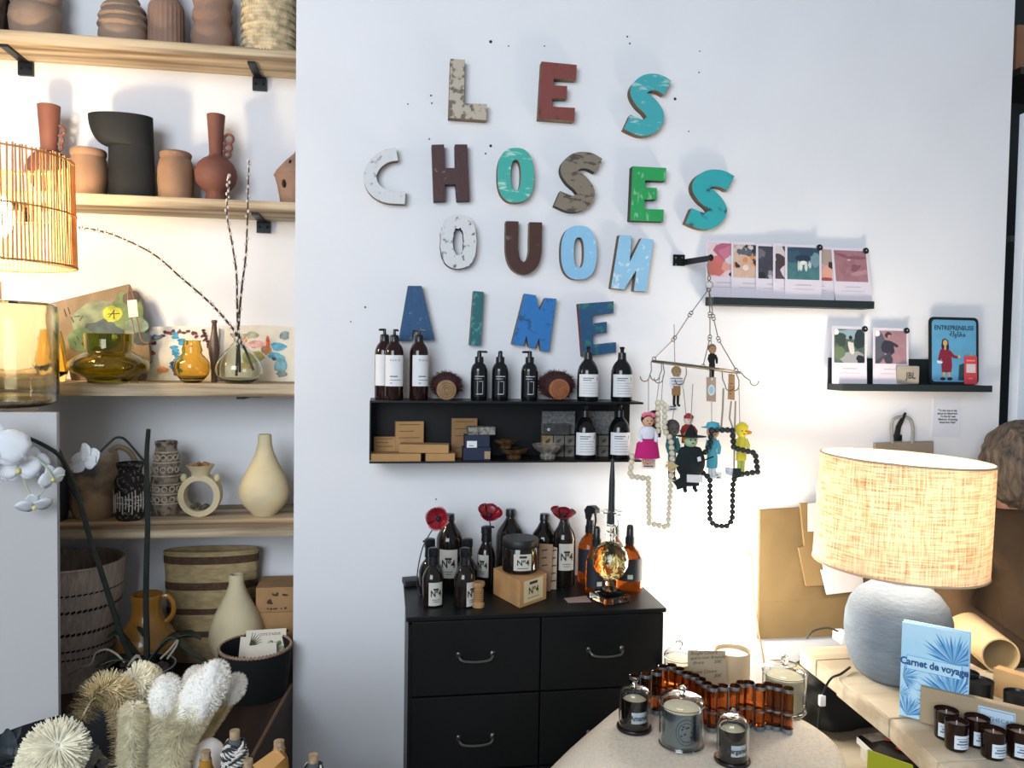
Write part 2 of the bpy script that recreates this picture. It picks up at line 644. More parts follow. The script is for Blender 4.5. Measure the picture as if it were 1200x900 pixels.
# ---------------------------------------------------------------- second shelf
Ys = .21
def loops(t, pts, m):
    for (x, y, r) in pts:
        p = P(x, y, Ys); s_ = scl(p)
        b = bm_(); ring(b, p, r * 1.2 * s_, 1.7 * s_, (0.15, 1, 0), 18, 7); mk('handle_loop', b, m, t)
t, c, s = pot('loop_vase', 'terracotta vase with three ring loops, behind the rattan lamp shade', 'vase', 58, Ys, [(124, 12.3), (140, 11.3), (160, 9.8), (174, 9), (178, 10.5), (181, 16), (188, 21.5), (196, 24.5), (204, 25), (213, 22), (221, 15), (225, 11), (230, 12)], S2, m_tcr, .1)
loops(t, [(70, 153, 4.6), (69, 164, 4), (68, 173, 3.4)], m_tcr)
pot('clay_jar', 'tan clay jar left of the black vase', 'jar', 104, Ys, [(176, 18.5), (178, 19.5), (182, 19.5), (184.5, 18), (190, 19.5), (199, 21.5), (210, 21), (222, 19.5), (229, 19)], S2, m_tc3, .05)
bvp, bvo = [], []
for k in range(10):
    a = k / 9 * pi / 2; y = 137 + 36 * sin(a); lft = 129 - 22 * cos(a); rgt = 178 + 3 * (y - 137) / 95
    bvp.append((y, (rgt - lft) / 2)); bvo.append((rgt + lft) / 2 - 155)
for y in (178, 200, 232):
    rgt = 178 + 3 * (y - 137) / 95; bvp.append((y, (rgt - 129) / 2)); bvo.append((rgt + 129) / 2 - 155)
t, c, s = pot('black_vase', 'tall matte black vase with a lopsided half-bowl top', 'vase', 155, .2,
      bvp, S2, mat('matte_black_clay', '#0f1214', .75, bump=.1), .05,
      off=bvo)
for o in t.children:
    for v in o.data.vertices: v.co.y *= .5
pot('clay_jar', 'orange-brown clay jar right of the black vase', 'jar', 206, Ys, [(179, 16.5), (181, 17.8), (184, 17.5), (186.5, 16.5), (191, 18.5), (199, 20), (210, 20), (222, 19.5), (233, 18.5)], S2, m_tc3, .05)
t, c, s = pot('loop_vase', 'round terracotta bottle vase with three ring loops, fully in view', 'vase', 253, Ys, [(135, 10.3), (150, 9.2), (168, 8), (181, 7.4), (184, 9), (187, 14.5), (192, 19.5), (199, 23), (206, 24), (214, 22.3), (221, 17.5), (225, 12.5), (227, 11.5), (234, 12)], S2, m_tcr, .1)
loops(t, [(268, 163, 4.4), (267, 173, 3.8), (266, 181, 3.2)], m_tcr)
t, c, s = pot('pierced_lantern', 'pierced pale terracotta lantern at the right end of the second shelf', 'lantern', 352, .22, [(172, 3), (181, 8), (190, 18), (200, 27), (205, 30), (207, 30.5), (209, 29), (220, 26), (238, 22)], S2, m_tc2, seg=10)
for (x, y, rr, ry) in [(340, 190, 1.6, 3), (338, 198, 2.6, 4.2), (347, 203, 2.2, 4), (333, 215, 2.8, 5), (344, 217, 2.4, 4)]:
    yy = .22 - 19 * s
    p = P(x, y, yy); q = scl(p)
    b = bm_(); ball(b, p, (rr * q, .010, ry * q), u=10, v=8); mk('hole', b, mat('hole_dark', '#2c211b', .9), t)

# ---------------------------------------------------------------- glass shelf
def glass(name, col, rough=.02):
    return mat(name, col, rough, trans=1.0, ior=1.42)
def gpot(name, label, cat, cx, Y, prof, Zs, m, wall=.003, seg=36, mod=None):
    """hollow glass vessel with real wall thickness"""
    c = P(cx, prof[-1][0], Y); s_ = scl((c.x, Y, Zs))
    pr = [(r * s_, P(cx, y, Y).z) for y, r in prof]; pr[-1] = (pr[-1][0], Zs); pr = pr[::-1]
    for i in range(1, len(pr)):
        if pr[i][1] <= pr[i - 1][1]: pr[i] = (pr[i][0], pr[i - 1][1] + .001)
    full = [(.0005, Zs)] + pr + [(max(r - wall, .0008), z) for r, z in pr[1:][::-1]] + [(.0005, pr[0][1] + wall * 2)]
    b = bm_(); lathe(b, full, (c.x, Y, 0), seg, capb=False, mod=mod)
    t = T(name, label, cat, (c.x, Y, Zs)); mk('glass_body', b, m, t, smooth=60)
    return t, V((c.x, Y, Zs)), s_
gpot('green_glass_vase', 'squat olive green glass vase with a wide neck', 'vase', 128, .06, [(391, 27), (395, 26.5), (411, 26), (414, 28), (418, 36), (424, 43), (429, 44.5), (434, 42), (440, 32), (443, 25), (446, 23), (449, 23)], S3, glass('olive_glass', '#b9b548'), .004)
gpot('amber_glass_vase', 'small lobed amber glass vase with a pinched neck', 'vase', 225, .10, [(399, 10), (401, 9), (405, 10), (410, 11.5), (414, 10.5), (418, 14), (424, 19), (431, 20.5), (438, 18.5), (445, 13), (448, 10)], S3, glass('amber_glass', '#f0d488'), .003, mod=lambda a, z: 1 + .03 * cos(5 * a))
tv, cv, sv = gpot('clear_glass_vase', 'clear greenish glass bottle vase holding bare budding branches', 'vase', 280, .09, [(391, 10), (393, 9.5), (397, 5.5), (401, 6), (407, 11), (415, 18), (424, 24), (432, 26.8), (440, 25), (446, 19), (449, 13)], S3, glass('bottle_glass', '#eef4ee'), .003)
t, c, s = pot('brown_bottle', 'thin dark brown bottle form between the two small glass vases', 'bottle', 251, .16, [(375, 3), (377, 3.6), (379, 2.6), (388, 3.2), (396, 4.6), (406, 6.2), (414, 6.2), (424, 4.4), (434, 3.6), (444, 3.4), (446, 3.4)], S3, mat('brown_glaze', '#5d4738', .35))
gpot('yellow_glass_jar', 'small yellow glass jar half hidden by the big lamp glass', 'jar', 62, .12, [(388, 9), (400, 12), (415, 14), (435, 16), (448, 13)], S3, glass('yellow_glass', '#f8dc80'), .003)
# budding branches
m_twig = mat('twig_bark', '#463329', .8); m_bud = mat('willow_bud', '#cfc7bf', .9)
def branch(label, pts, Ya, Yb, r0=.0042):
    n = len(pts)
    w_ = smooth_path([P(x, y, Ya + (Yb - Ya) * i / (n - 1)) for i, (x, y) in enumerate(pts)], 7)
    t = T('willow_branch', label, 'branch', w_[0], 'budding branches in the clear glass vase')
    b = bm_(); tube(b, w_, [r0 * (1 - .6 * i / len(w_)) for i in range(len(w_))], 6); mk('twig', b, m_twig, t)
    b = bm_()
    for i in range(8, len(w_) - 1):
        d = (w_[i + 1] - w_[i]).normalized()
        sd = d.orthogonal().normalized(); sd.rotate(Matrix.Rotation(i * 2.4, 3, d))
        ball(b, w_[i] + sd * .0032 + d * .003, (.0036, .0036, .0054), u=7, v=5)
    ball(b, w_[-1], .003, u=7, v=5)
    mk('buds', b, m_bud, t, kind='stuff')
branch('tallest upright budding branch in the clear glass vase', [(277, 440), (278, 415), (279, 392), (283, 340), (288, 300), (290, 255), (291, 215), (292, 187)], .09, .06)
branch('shorter upright budding branch, bending left, in the clear glass vase', [(297, 434), (288, 412), (280, 394), (278, 360), (277, 320), (271, 280), (266, 252), (267, 225), (268, 205)], .09, .04)
branch('long budding branch leaning far to the left from the glass vase', [(281, 436), (280, 410), (277, 392), (262, 372), (243, 352), (213, 326), (180, 298), (140, 278), (115, 270), (92, 266)], .09, .02)
# painted pouch leaning on the wall
def quad_slab(name, par, pts, Y0, tilt, th, m, bev=0):
    """pixel quad at depth Y0 at its base leaning back by tilt at the top"""
    ys = [p[1] for p in pts]; lo_, hi_ = max(ys), min(ys)
    w_ = [P(x, y, Y0 + tilt * (lo_ - y) / (lo_ - hi_)) for x, y in pts]
    b = bm_(); prism(b, w_, (0, th, 0)); mk(name, b, m, par, smooth=0)
    return w_
pb = P(120, 440, .19)
bag = T('painted_pouch', 'painted canvas pouch in green and blue patches with a hanging tag', 'pouch', (pb.x, .19, S3))
Wq = quad_slab('canvas', bag, [(60, 355), (150, 333), (174, 402), (176, 424), (160, 446), (84, 447)], .19, .06, .02, mat('pouch_canvas', '#80705e', .9, var=.18, vs=20))
frb = frame(P(60, 447, .187), V((1, .0, 0)), Wq[0] - P(60, 447, .19))
s = scl(pb)
pr = Print(frb)
def bp_(x, y): return ((x - 60) * s, (447 - y) * s * 1.02)
for (x, y, rx, ry, col, rot) in [(108, 372, 34, 22, '#8e9a83', .2), (112, 392, 24, 18, '#56666f', 0), (90, 398, 16, 15, '#6f8f6a', 0), (138, 362, 18, 24, '#7d9364', .1), (142, 347, 10, 9, '#6b5d55', 0), (150, 380, 14, 10, '#8fa696', 0), (155, 395, 12, 8, '#4e5a5e', 0), (122, 367, 11, 10, '#c9cf4a', 0), (94, 403, 4, 3, '#3e4d3a', 0)]:
    pr.oval(*bp_(x, y), rx * s, ry * s, mat('pouch_' + col[1:], '#%02x%02x%02x' % tuple(int(int(col[i:i + 2], 16) * .8) for i in (1, 3, 5)), .85, var=.35, vs=28), 16, .1, rot)
mi_ = mat('ink', '#2b2723', .8)
for (x0, y0, x1, y1) in [(116, 367, 130, 366), (118, 371, 124, 362), (124, 373, 123, 362), (68, 362, 71, 371), (72, 360, 75, 368), (76, 371, 80, 378), (80, 371, 86, 370), (86, 376, 89, 370), (84, 394, 87, 399), (82, 400, 84, 404)]:
    pr.stroke(bp_(x0, y0), bp_(x1, y1), .0025, mi_)
pr.done('painted_patches', bag)
b = bm_(); q = [P(x, y, .16) for x, y in [(149, 352), (160, 351), (162, 371), (151, 372)]]; prism(b, q, (0, .002, 0)); mk('tag', b, mat('paper_tag', '#d9cfc0', .9), bag, smooth=0)
b = bm_(); tube(b, smooth_path([P(x, y, .165) for x, y in [(151, 334), (150, 350), (154, 372), (158, 395)]]), .0022, 5); tube(b, smooth_path([P(x, y, .166) for x, y in [(152, 334), (157, 350), (160, 372), (166, 398), (174, 402)]]), .0022, 5); mk('cord', b, mat('tan_cord', '#8a6a50', .9), bag)
# two painted canvases
def canvas(label, x0, x1, yt, Y0, fn):
    c0 = P((x0 + x1) / 2, 444, Y0)
    t = T('painted_canvas', label, 'painting', (c0.x, Y0, S3), 'painted canvases leaning on the shelf wall')
    a, d, e = P(x0, 444, Y0), P(x1, 444, Y0), P(x0, yt, Y0 + .03)
    a.z = d.z = S3 + .001
    hgt = e.z - a.z; wd = d.x - a.x
    fr = frame(a, (1, 0, 0), V((0, .03, hgt)))
    b = bm_(); prism(b, [fr @ V((0, 0, 0)), fr @ V((wd, 0, 0)), fr @ V((wd, hgt * .985, 0)), fr @ V((wd * .5, hgt * 1.0, 0)), fr @ V((0, hgt * .97, 0))], fr.to_3x3() @ V((0, 0, -.006)))
    mk('sheet', b, mat('canvas_white', '#d6d0c4', .9, var=.06, vs=30, bump=.2), t, smooth=0)
    pr = Print(fr); fn(pr, wd, hgt); pr.done('paint_marks', t)
ink = lambda c: mat('ink_' + c[1:], c, .85, var=.3, vs=60)
def fa(pr, w_, h):
    for i in range(22):
        a = pi * (.25 + .55 * i / 21)
        x = w_ * (.55 - .52 * cos(a * 1.2 - .55)); y = h * (.1 + .8 * sin(a))
        pr.oval(x + random.uniform(-.006, .006), y + random.uniform(-.006, .006), .007, .005, ink('#6e3a35'), 7, .3, random.random() * 3)
    for i in range(12):
        pr.oval(w_ * .42 + random.uniform(-.012, .012), h * (.85 - .06 * i), .012, .007, ink('#3f8fb0'), 8, .3)
    for i in range(5):
        pr.oval(w_ * .36 + i * .002, h * (.32 - .05 * i), .007, .006, ink('#26406b'), 7, .3)
    for i in range(9):
        pr.oval(w_ * (.78 + .015 * i), h * (.92 - .05 * i) , .006, .005, ink('#4a2d2b'), 7, .3)
    for (x, y, rx, c_) in [(.05, .5, .012, '#8b5340'), (.12, .78, .016, '#5a6b7a'), (.22, .2, .016, '#cf8f62'), (.6, .62, .008, '#d98d58')]:
        pr.oval(w_ * x, h * y, rx, rx * .6, ink(c_), 9, .3)
def fb(pr, w_, h):
    for (x, y, rx, ry, c_) in [(.28, .72, .018, .012, '#d98d5c'), (.42, .82, .02, .012, '#a9a890'), (.5, .66, .03, .014, '#d8a9a4'), (.45, .42, .03, .024, '#98965f'), (.6, .55, .016, .014, '#b3805c'), (.75, .62, .026, .014, '#5fa3bf'), (.72, .45, .022, .012, '#5fa3bf'), (.79, .3, .02, .03, '#6c9fae'), (.8, .14, .016, .012, '#76878a'), (.82, .82, .014, .016, '#7f9090'), (.62, .7, .006, .02, '#c2603c'), (.7, .4, .008, .006, '#4a5a68'), (.35, .25, .02, .012, '#c9b27a')]:
        pr.oval(w_ * x, h * y, rx, ry, ink(c_), 12, .22)
canvas('white canvas with dark red dabs and a blue stroke, behind the amber vase', 172, 254, 380, .225, fa)
canvas('white canvas with teal and ochre blots, behind the clear glass vase', 253, 349, 379, .24, fb)

# ---------------------------------------------------------------- pedestal and big glass lamp with rattan shade
Yl = -.15
ctr = P(-8, 482, Yl); sl = scl(ctr); Zp = P(30, 482, Yl - .17).z
ped = T('white_plinth', 'plain white plinth at the left edge under the glass lamp', 'plinth', (ctr.x, -.33, .001))
xp = P(68, 600, -.335).x
b = bm_(); box(b, (xp - .45, -.3325, Zp / 2), (.9, .015, Zp - .002)); mk('front_panel', b, mat('plinth_white', '#b4b3b4', .6, var=.015, vs=4), ped, smooth=0)
b = bm_(); box(b, (-1.385, -.185, Zp - .009), (.95, .28, .018)); mk('top', b, mat('plinth_white', '#b4b3b4', .6), ped, smooth=0)
b = bm_(); box(b, (-1.6, -.185, (S5 + Zp - .018) / 2), (.4, .26, Zp - .02 - S5)); mk('back_box', b, mat('plinth_white', '#b4b3b4', .6), ped, smooth=0)
lamp = T('table_lamp', 'table lamp with thick amber-tinted glass base and glowing rattan stick shade', 'lamp', (ctr.x, Yl, Zp))
zt = P(-8, 354, Yl).z; rg = 68 * sl
pr_ = [(.0005, Zp + .001), (rg * .85, Zp + .001), (rg * .97, Zp + .01), (rg, Zp + .03), (rg, zt - .03), (rg * .985, zt - .008), (rg * .95, zt), (rg * .3, zt + .004)]
wb = [(r - .007 if r > .02 else r, z) for r, z in pr_]
inner = [(max(r - .008, .0005), min(max(z, Zp + .02), zt - .006)) for r, z in pr_[1:]][::-1]
b = bm_(); lathe(b, pr_ + inner + [(.0005, Zp + .02)], (ctr.x, Yl, 0), 48, capb=False, mod=lambda a, z: 1 + .006 * sin(5 * a + z * 40) + .004 * sin(11 * a - z * 60))
mk('glass_base', b, mat('lamp_glass', '#f6f0d8', .05, trans=1, ior=1.45, bump=.25, bs=14), lamp, smooth=60)
b = bm_(); lathe(b, [(.02, zt - .002), (.02, zt + .05), (.012, zt + .06), (.012, zt + .12)], (ctr.x, Yl, 0), 16, capt=True); mk('stem', b, mat('brass', '#b08d4a', .35, metal=1), lamp)
zs0, zs1 = P(80, 312, Yl).z, P(77, 189, Yl).z
r0, r1 = 87.5 * sl, 84.5 * sl
m_rat = mat('rattan', '#c79a62', .7, var=.15, vs=30, tl=.25)
b = bm_()
for k in range(128):
    a = 2 * pi * k / 128; j = random.uniform(-.03, .03)
    tube(b, [(ctr.x + r0 * cos(a), Yl + r0 * sin(a), zs0 - .004), (ctr.x + r1 * cos(a + j), Yl + r1 * sin(a + j), zs1 + .006 + random.random() * .004)], .0021, 5)
mk('rattan_sticks', b, m_rat, lamp, kind='stuff')
b = bm_()
for z, f in ((zs0, 0), (zs0 * .5 + zs1 * .5, .5), (zs1, 1)):
    ring(b, (ctr.x, Yl, z), (r0 + (r1 - r0) * f) + .0015, .0026, (0, 0, 1), 60, 6)
ring(b, (ctr.x, Yl, zs0 - .0), r0 * .985, .002, (0, 0, 1), 60, 6)
for k in range(3):
    a = 2 * pi * k / 3 + .4
    tube(b, [(ctr.x, Yl, zt + .12), (ctr.x + r0 * cos(a), Yl + r0 * sin(a), zs0)], .002, 5)
mk('hoops', b, m_rat, lamp)
zb = zs0 * .55 + zs1 * .45
b = bm_(); ball(b, (ctr.x, Yl, zb), (.05, .05, .06), u=20, v=14); mk('bulb', b, mat('bulb_glow', '#fff2d0', .4, emit=60, ecol='#ffd692'), lamp)
point('rattan_bulb_light', (ctr.x, Yl, zb + .075), 8, (1, .85, .60), .03)
point('rattan_bulb_light_low', (ctr.x, Yl, zb - .085), 8.5, (1, .85, .60), .03)

# ---------------------------------------------------------------- lowest pine shelf
m_cream = mat('cream_clay', '#cfc19d', .75, var=.05, vs=18, bump=.12)
t, c, s = pot('smoke_fired_pitcher', 'smoke-fired grey and orange pitcher with a strap handle', 'pitcher', 111, .14, [(544, 24), (548, 25.5), (558, 28), (572, 29), (586, 28), (597, 25), (606, 21)], S4,
              mat('smoke_fired', '#c0a684', .7, col2='#5c5751', vs=9, lo=.36, hi=.56, bump=.1), .06)
o = [x for x in t.children][0]
for v in o.data.vertices:
    z = v.co.z + S4; hz = P(111, 560, .14).z
    if z > hz:
        v.co.z += (z - hz) * (1.0 * (v.co.x / (24 * s)) if v.co.x > 0 else .15 * v.co.x / (24 * s))
b = bm_(); tube(b, smooth_path([P(x, y, .14) for x, y in [(129, 530), (138, 524), (150, 528), (158, 540), (158, 556), (146, 572), (137, 574)]], 5), .0085, 8)
mk('handle', b, mat('smoke_handle', '#857660', .7, var=.2), t)
m_bw = mat('black_lava_glaze', '#1c1b1b', .7, col2='#77746d', vs=110, lo=.36, hi=.46, bump=.5, bs=90)
t, c, s = pot('lava_vase', 'small black and white lava-glaze cylinder vase', 'vase', 152.5, .09, [(542, 14.5), (544, 15.2), (547, 14.2), (550, 12.8), (555, 12.8), (559, 15.5), (563, 17), (585, 17), (602, 16.5), (607, 14.5), (609, 13)], S4, m_bw, .05)
b = bm_(); rw = 17.2 * s
for k in range(13):
    a = -1.2 + k * .2
    zt_ = P(152, 572 + (k * 7) % 9, .09).z; zb_ = P(152, 600 - (k * 5) % 8, .09).z
    tube(b, [(c.x + rw * sin(a), c.y - rw * cos(a), zt_), (c.x + rw * sin(a + .03), c.y - rw * cos(a + .03), (zt_ + zb_) / 2), (c.x + rw * sin(a), c.y - rw * cos(a), zb_)], .0016, 5)
    if k < 12 and k % 3 != 2:
        for q in (.3, .62):
            zz = zt_ + (zb_ - zt_) * (q + .05 * (k % 2)); a2 = a + .26
            tube(b, [(c.x + rw * sin(a - .08), c.y - rw * cos(a - .08), zz), (c.x + rw * sin(a + .1), c.y - rw * cos(a + .1), zz + .001), (c.x + rw * sin(a2), c.y - rw * cos(a2), zz)], .0013, 5)
mk('white_lines', b, mat('white_glaze', '#cfcac0', .6), t)
t, c, s = pot('relief_vase', 'tall brown and white vase with rows of raised rings', 'vase', 195, .17, [(517, 12.2), (519, 12.6), (523, 11.6), (530, 12.6), (545, 15), (560, 16.6), (575, 17.4), (588, 17), (595, 15), (600, 13)], S4, mat('relief_brown', '#8f8374', .75, col2='#4a3d33', vs=60, lo=.38, hi=.55, bump=.6, bs=70), .05)
b = bm_()
for (y, r) in [(529, 12.6), (541, 14.6), (556, 16.4), (566, 17), (577, 17.6), (588, 17.2)]:
    ring(b, (c.x, c.y, P(195, y, .17).z), r * s, .0022, (0, 0, 1), 30, 6)
for (y, r, n) in [(535, 13.6, 12), (549, 15.4, 12), (571, 17.4, 13), (583, 17.4, 13)]:
    for k in range(n):
        a = 2 * pi * k / n
        d = V((cos(a), sin(a), 0)); ring(b, V((c.x, c.y, P(195, y, .17).z)) + d * r * s, .0075, .0022, d, 12, 5)
mk('raised_rings', b, mat('relief_white', '#b9ac98', .75, var=.25, vs=80), t)
# ring-shaped oil burner
cb = P(235, 580, .13); s = scl(cb)
t = T('oil_burner', 'cream ring-shaped clay burner with dried petals in its bowl', 'burner', (cb.x, .13, S4))
b = bm_(); nk = 36
for i in range(nk):
    pass
zc = S4 + 24.5 * s
rr = []
for i in range(nk):
    a = 2 * pi * i / nk
    ro, ri = (23.5 * s, 24.5 * s), (16.8 * s, 18 * s)
    sec = []
    for (rx, ry, dy) in [(ro[0], ro[1], -.022), (ro[0] * 1.02, ro[1] * 1.0, 0), (ro[0], ro[1], .022), (ri[0], ri[1], .026), (ri[0] * .98, ri[1] * .98, 0), (ri[0], ri[1], -.026)]:
        sec.append(b.verts.new((cb.x + rx * cos(a), .13 + dy, zc + ry * sin(a))))
    rr.append(sec)
for i in range(nk):
    for k in range(6):
        b.faces.new((rr[i][k], rr[(i + 1) % nk][k], rr[(i + 1) % nk][(k + 1) % 6], rr[i][(k + 1) % 6]))
mk('ring_body', b, m_cream, t)
zt_ = zc + 23 * s
b = bm_(); lathe(b, [(10 * s, zt_ - .002), (10.5 * s, zt_ + 4 * s), (14 * s, zt_ + 9 * s), (16 * s, zt_ + 12 * s), (15 * s, zt_ + 12.4 * s), (12 * s, zt_ + 8 * s), (.001, zt_ + 6 * s)], (cb.x, .13, 0), 26); mk('bowl', b, m_cream, t)
for x in (215.5, 254.5):
    b = bm_(); p = P(x, 560, .12); ball(b, p, (.010, .012, .013)); mk('ear', b, m_cream, t)
b = bm_()
for k in range(10):
    ico(b, (cb.x + random.uniform(-.022, .022), .13 + random.uniform(-.02, .02), zt_ + (10 + random.random() * 4) * s), (.009, .007, .007), 1, .3)
mk('dried_petals', b, mat('dried_petal', '#9c7350', .9, var=.3, vs=50), t, smooth=0, kind='stuff')
b = bm_()
for k in range(7):
    ico(b, (cb.x - .018 + .006 * k, .13 + random.uniform(-.015, .0), zc - 16 * s + random.random() * .010), (.010, .010, .008), 1, .3)
mk('dried_pods', b, mat('dried_pod', '#5a5347', .9, var=.5, vs=70), t, smooth=0, kind='stuff')
pot('teardrop_vase', 'cream teardrop bottle vase on the lowest pine shelf', 'vase', 310, .13, [(509, 7.2), (511, 7.6), (520, 8), (530, 10.5), (541, 15), (552, 21), (563, 26.5), (573, 29.3), (581, 29), (590, 24.5), (597, 18), (603, 13)], S4, m_cream, .05)
pot('dark_pot', 'dark pot half hidden behind the plinth on the lowest pine shelf', 'pot', 62, .1, [(556, 16), (560, 18), (585, 19), (604, 15)], S4, mat('dark_glaze', '#22242a', .5), .05)

# ================================================================ ON THE BENCH UNDER THE SHELVES
def basket(name, label, cx, Y, prof, Zs, m, bands, mband, group=None, dash=None, oval=1.0):
    t, c, s = pot(name, label, 'basket', cx, Y, prof, Zs, m, .2, group, seg=48, wall=.008)
    pz = [(P(cx, y, Y).z, r * s) for y, r in prof]; pz[-1] = (Zs, pz[-1][1])
    def rad(z):
        for (z1, r1), (z0, r0) in zip(pz[:-1], pz[1:]):
            if z0 <= z <= z1: return r0 + (r1 - r0) * (z - z0) / (z1 - z0)
        return pz[0][1]
    for (y, h) in bands:
        z = P(cx, y, Y).z; hh = h * s / 2
        b = bm_()
        if dash:
            for k in range(dash):
                a = 2 * pi * k / dash
                d = V((cos(a), sin(a), 0)); e = V((-sin(a), cos(a), 0))
                r_ = rad(z) + .0012; p = V((c.x, c.y, z)) + d * r_
                w_ = 2 * pi * r_ / dash * .36
                q = [p - e * w_ - V((0, 0, hh)), p + e * w_ - V((0, 0, hh * .3)), p + e * w_ + V((0, 0, hh)), p - e * w_ + V((0, 0, hh * .3))]
                b.faces.new([b.verts.new(v) for v in q])
        else:
            lathe(b, [(rad(z - hh) + .0012, z - hh), (rad(z) + .002, z), (rad(z + hh) + .0012, z + hh)], (c.x, c.y, 0), 48, capb=False)
        mk('stripe', b, mband, t, kind='stuff' if dash else None)
    b = bm_(); zt = pz[0][0]; ring(b, (c.x, c.y, zt), pz[0][1] - .003, .005, (0, 0, 1), 48, 7); mk('rim', b, m, t)
    if oval != 1:
        for o in t.children:
            for v in o.data.vertices: v.co.y *= oval
    return t, c, s

m_bk1 = mat('pale_weave', '#d6c5b7', .9, var=.16, vs=90, bump=.9, bs=180, stretch=(1, 1, .25))
m_bk2 = mat('beige_weave', '#b09a70', .9, var=.16, vs=90, bump=.8, bs=180, stretch=(.4, .4, 1))
basket('striped_basket', 'pale pink-grey woven basket with dark dashed lines, beside the plinth', 84, .12, [(657, 57), (690, 55), (720, 51), (750, 47), (765, 43)], S5, m_bk1, [(684, 2.6), (703, 4.2), (729, 4.6), (748, 3), (758, 2.4)], mat('black_thread', '#1d1a1a', .9), dash=58)
basket('striped_basket', 'large beige woven basket with wide brown stripes', 248, .24, [(645, 53), (670, 51.5), (700, 50), (730, 48), (756, 46)], S5, m_bk2, [(653, 9), (683, 9), (712, 7), (738, 7)], mat('brown_stripe', '#55412f', .9, var=.2, vs=80, bump=.6, bs=160), oval=.32)
m_jug = mat('amber_glaze', '#a8742c', .3, col2='#7c5724', vs=9, coat=.4)
t, c, s = pot('glazed_jug', 'amber glazed jug with a small handle, behind the orchid stems', 'jug', 172, .06, [(696, 17.5), (699, 18), (703, 16.5), (716, 16.5), (722, 18), (726, 20), (740, 29), (750, 33), (758, 33), (768, 30), (778, 25)], S5, m_jug, .06)
b = bm_(); tube(b, smooth_path([P(x, y, .06) for x, y in [(187, 700), (196, 698), (203, 706), (203, 718), (196, 727), (186, 730)]], 5), .0075, 8); mk('handle', b, m_jug, t)
pot('teardrop_vase', 'cream teardrop bottle vase behind the black card basket', 'vase', 277, .115, [(673, 8.2), (675, 8.8), (684, 8.6), (694, 12), (706, 18), (720, 25), (735, 30), (747, 31), (758, 29), (768, 22), (776, 16)], S5, m_cream, .05)
# two cardboard boxes
m_card = mat('cardboard', '#a98259', .9, var=.08, vs=20)
pbx = P(321, 720, .12)
sx_ = scl(pbx)
for (y0, y1, lab, mark) in [(689, 718, 'small printed cardboard box on top of another, in the alcove corner', 1), (719, 760, 'plain cardboard box underneath the small printed one', 0)]:
    z0 = S5 + .001 if not mark else P(321, 718, .12).z + .0
    z1 = P(321, y0, .12).z if mark else P(321, 718, .12).z - .001
    t = T('cardboard_box', lab, 'box', (pbx.x, .18, z0), 'cardboard boxes stacked in the alcove corner')
    b = bm_(); box(b, (pbx.x + .003, .19, (z0 + z1) / 2), (44 * sx_, .13, z1 - z0), bev=.002); mk('carton', b, m_card, t)
    fr = frame((pbx.x + .003, .125, (z0 + z1) / 2), (1, 0, 0), (0, 0, 1))
    pr = Print(fr); ik = mat('stamp_ink', '#4b3a2c', .9)
    if mark:
        for (x, y, rx, ry) in [(.0, .014, .009, .004), (.006, .018, .004, .005), (-.006, .017, .003, .004), (.028, .014, .010, .0035), (-.016, -.008, .010, .006), (-.016, -.002, .006, .005), (-.022, -.026, .003, .003), (-.012, -.027, .004, .003), (.0, -.027, .006, .0025), (.018, -.027, .003, .002), (.030, -.026, .0035, .004)]:
            pr.oval(x, y, rx, ry, ik, 9, .3)
    else:
        pr.oval(.032, .030, .008, .005, ik, 9, .2)
    pr.done('stamped_marks', t)
# black bowl basket with cards
t, c, s = pot('black_basket', 'low round black basket with a braided pale rim, holding cards', 'basket', 299, -.04, [(757, 41), (770, 41), (790, 39), (797, 36)], S5, mat('black_felt', '#101114', .95, bump=.3), .2)
zr = P(299, 757, -.04).z
b = bm_(); n = 60
for k in range(n):
    a = 2 * pi * k / n; d = V((cos(a), sin(a), 0)); e = V((-sin(a), cos(a), 0))
    p = V((c.x, c.y, zr)) + d * 40 * s
    tube(b, [p - e * .0065 - V((0, 0, .003)), p + d * .002, p + e * .0065 + V((0, 0, .003))], .0034, 5)
mk('braided_rim', b, mat('braid_tan', '#9b7f68', .9, var=.25, vs=60), t, kind='stuff')
# cards
m_cardp = mat('card_cream', '#e2d8c8', .8)
def card(label, o, ex, ey, w_, h, par=None, name='card'):
    fr = frame(o, ex, ey)
    t = T(name, label, 'card', o)
    b = bm_(); prism(b, [fr @ V(p) for p in ((0, 0, 0), (w_, 0, 0), (w_, h, 0), (0, h, 0))], fr.to_3x3() @ V((0, 0, -.002))); mk('sheet', b, m_cardp, t, smooth=0)
    return t, fr
o = P(286, 780, .02); o2 = P(331, 768, .03)
o = V((c.x - .030, c.y + .020, S5 + .055)); ex = V((1, .02, .02))
t, fr = card('tall cream card with palm leaf and mosaic pattern, in the black basket', o + V((-.004, .022, .012)), ex, (0, .35, 1), .112, .092)
pr = Print(fr); gk = mat('leaf_print', '#4c4a33', .9)
for k in range(9):
    a = .2 + k * .26
    pr.stroke((.012, .050), (.012 + .034 * cos(a - .9), .050 + .03 * sin(a - .9) + .006), .005, gk, .001)
for k in range(14):
    pr.oval(.085 + random.uniform(-.02, .02), .035 + random.uniform(-.018, .022), .007, .006, mat('mosaic%d' % (k % 3), ['#6d8a56', '#a8b98a', '#52703f'][k % 3], .9), 6, .3)
pr.done('printed_leaves', t)
text("COTE D'AZUR", .0095, gk, t, fr, .066, .078)
t, fr = card('front cream card printed NICE in red, in the black basket', o + V((.004, -.006, .008)), V((1, .0, .10)), (-.05, .35, 1), .085, .062)
text('NICE', .013, mat('red_ink', '#b03a2e', .9), t, fr, .045, .024, bold=.01)
